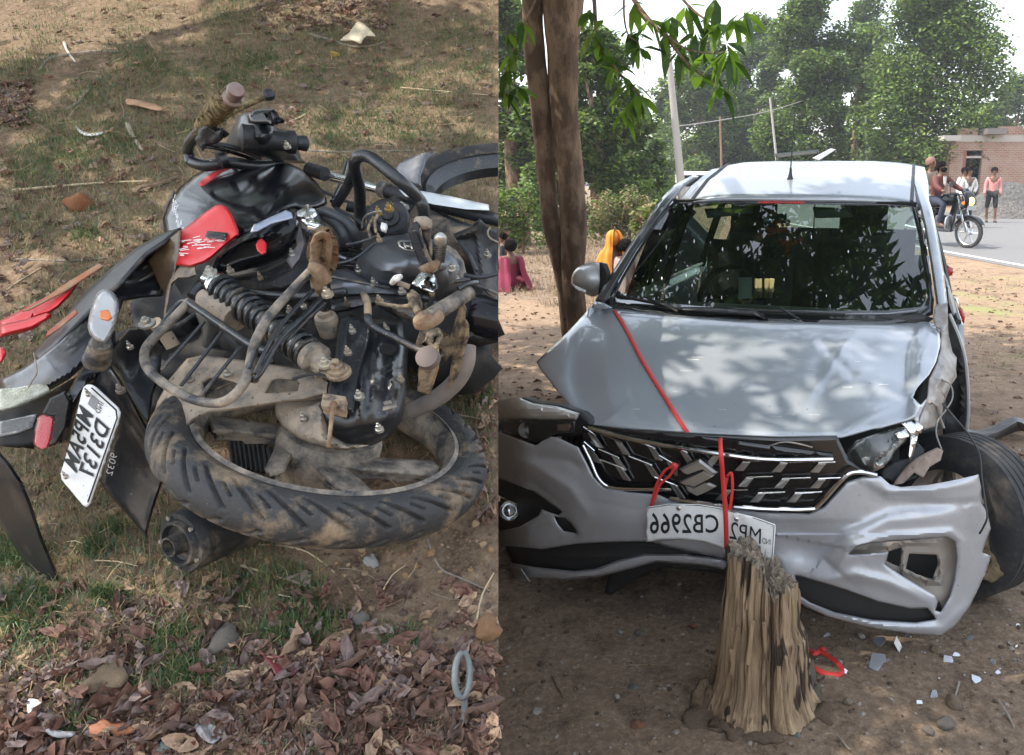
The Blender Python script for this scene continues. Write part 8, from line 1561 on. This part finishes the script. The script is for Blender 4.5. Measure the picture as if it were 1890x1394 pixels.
flat_thing('crumpled_leaf', [(358, 1336), (372, 1330), (392, 1338), (405, 1345), (410, 1358), (392, 1372), (380, 1368), (366, 1356)], mat('grey_crumpled_leaf', (.36, .34, .34), .8, bump=.6, bscale=30), 'crumpled grey leaf in the bottom litter', 'dead leaf', .03, [('ridge', [(362, 1335), (388, 1368)], 5, .012)], 5, .012)
flat_thing('crumpled_leaf', [(84, 1346), (100, 1344), (118, 1350), (140, 1350), (132, 1360), (108, 1362), (90, 1356)], mat('silver_grey_leaf', (.45, .45, .47), .7), 'pale silvery curled leaf left of the orange leaf', 'dead leaf', .02, [('ridge', [(86, 1350), (138, 1354)], 5, .01)], 4, .01)
flat_thing('white_scrap', [(54, 1290), (72, 1292), (76, 1302), (72, 1312), (80, 1318), (64, 1324), (52, 1318), (50, 1300)], mat('white_scrap', (.62, .62, .62), .6), 'crumpled white scrap in the lower left litter', 'paper scrap', .02, [('ridge', [(54, 1305), (76, 1308)], 4, .012)], 4, .01)
flat_thing('dark_red_leaf', [(478, 1200), (495, 1208), (515, 1212), (535, 1224), (546, 1240), (530, 1248), (508, 1246), (500, 1228)], mat('wine_red_leaf', (.20, .045, .05), .45, bump=.3, bscale=30), 'wine red curled leaf right of the grey stone', 'dead leaf', .03, [('ridge', [(486, 1204), (545, 1240)], 5, -.015)], 4, .006)
flat_thing('purple_leaf', [(526, 1066), (545, 1060), (560, 1050), (572, 1056), (575, 1068), (564, 1082), (548, 1078)], dl_m[2], 'dull purple leaf lying below the rear tyre', 'dead leaf', .02, [], 4, .012)
flat_thing('red_brown_leaf', [(864, 712), (872, 704), (884, 708), (893, 712), (888, 724), (878, 732), (868, 724)], dl_m[1], 'red brown leaf on grass right of the rear tyre', 'dead leaf', .02, [], 3, .01)
flat_thing('curved_white_strip', [(138, 232), (150, 240), (166, 246), (190, 243), (186, 248), (166, 251), (148, 246)], mat('pearly_strip', (.55, .57, .57), .3, coat=.5), 'curved pearly white strip in the left grass', 'plastic strip', .02, [], 2, .002)
flat_thing('bark_chip', [(232, 184), (240, 182), (262, 186), (298, 196), (297, 204), (280, 202), (250, 194), (234, 192)], mat('orange_bark', (.50, .30, .18), .8, col2=(.35, .2, .12), scale=20), 'long orange bark chip in the left grass', 'bark chip', .03, [('ridge', [(234, 188), (297, 200)], 4, .01)], 3, .004)
o = stick([(240, 240), (248, 258), (266, 284)], .014, mat('hollow_stick', (.4, .33, .24), .85), 'short broken hollow stick below the bark chip', on=on); 
stone(152, 385, .075, (.36, .15, .065), 'rust orange chunk of brick left of the fuel tank', 'brick chunk', on, (1, .8, .6), nm='brick_chunk')
stone(900, 1165, .045, (.36, .20, .10), 'rounded orange stone at the right edge of the bank', 'stone', on, (.8, 1, .8))
stone(420, 1192, .05, (.20, .18, .15), 'blocky grey stone in the middle foreground', 'stone', on, (1, .9, .8), sub=2, rough=.6); stone(665, 1145, .028, (.22, .20, .18), 'small grey stone below the rear tyre', 'stone', on); stone(625, 1155, .02, (.22, .15, .08), 'small brown stone left of the grey one', 'stone', on); stone(422, 1300, .03, (.34, .15, .06), 'orange brown stone among the leaves', 'stone', on)
stone(240, 1380, .028, (.30, .24, .17), 'tan stone at the bottom edge left of the middle', 'stone', on); stone(320, 1388, .03, (.24, .27, .24), 'pale greenish stone at the bottom edge', 'stone', on); stone(620, 104, .038, (.58, .40, .10), 'yellow spongy lump below the pale leaf', 'fungus', on, (1, .7, .5), nm='yellow_fungus', rough=.6); stone(128, 425, .026, (.30, .25, .2), 'small tan stone below the brick chunk', 'stone', on); stone(535, 1130, .012, (.3, .3, .28), 'pale pebble below the rear tyre', 'stone', on)
stone(205, 1250, .06, (.22, .16, .10), 'crumbly earthen clod in the left foreground', 'clod', on, (1.3, .8, .4), sub=3, rough=.7, nm='clod'); stone(686, 1042, .02, (.5, .5, .48), 'crumpled silvery ball right under the tyre', 'foil ball', on, (1, 1, 1), nm='foil_ball', rough=.7)
stone(840, 30, .02, (.3, .27, .2), 'small stone in the top right grass', 'stone', on)
# iron ring bolt in the ground
ringm = mat('grey_galvanised', (.13, .15, .155), .6, .4, col2=(.20, .22, .22), scale=20, bump=.3, bscale=80)
rb0 = bsurf(858, 1328); e_ = empty('ring_bolt', rb0); tag(e_, 'grey iron ring bolt sticking up from the ground at the right', 'ring bolt')
rt_ = bk(855, 1240, .09); MB().tube([rb0-BN*.02, bk(858, 1330, .02), bk(857, 1290, .05)], .005, 12).build('shank', ringm, e_)
rc = bk(853, 1246, .07); a1 = (bk(853, 1203, .085)-bk(853, 1285, .055))/2; a2 = (VR*.75+VF*.66).normalized()*.013; MB().tube([rc+a1*cos(t)+a2*sin(t) for t in np.linspace(0, 2*pi, 41)], .0052, 10, False).build('ring', ringm, e_)
# ================================================================== HAZE: one closed box of pale air
hz = MB().box((0, 70, 34), Vector((190, 0, 0)), Vector((0, 190, 0)), Vector((0, 0, 36))).build('haze', None, None, False)
hm = bpy.data.materials.new('pale_haze'); hm.use_nodes = True; t = hm.node_tree; t.nodes.remove(t.nodes['Principled BSDF'])
pv = t.nodes.new('ShaderNodeVolumePrincipled'); pv.inputs['Color'].default_value = (.86, .90, .95, 1); pv.inputs['Density'].default_value = .0013; pv.inputs['Anisotropy'].default_value = .2
t.links.new(pv.outputs[0], t.nodes['Material Output'].inputs['Volume']); hz.data.materials.append(hm); tag(hz, 'thin pale haze in the air', kind='stuff')
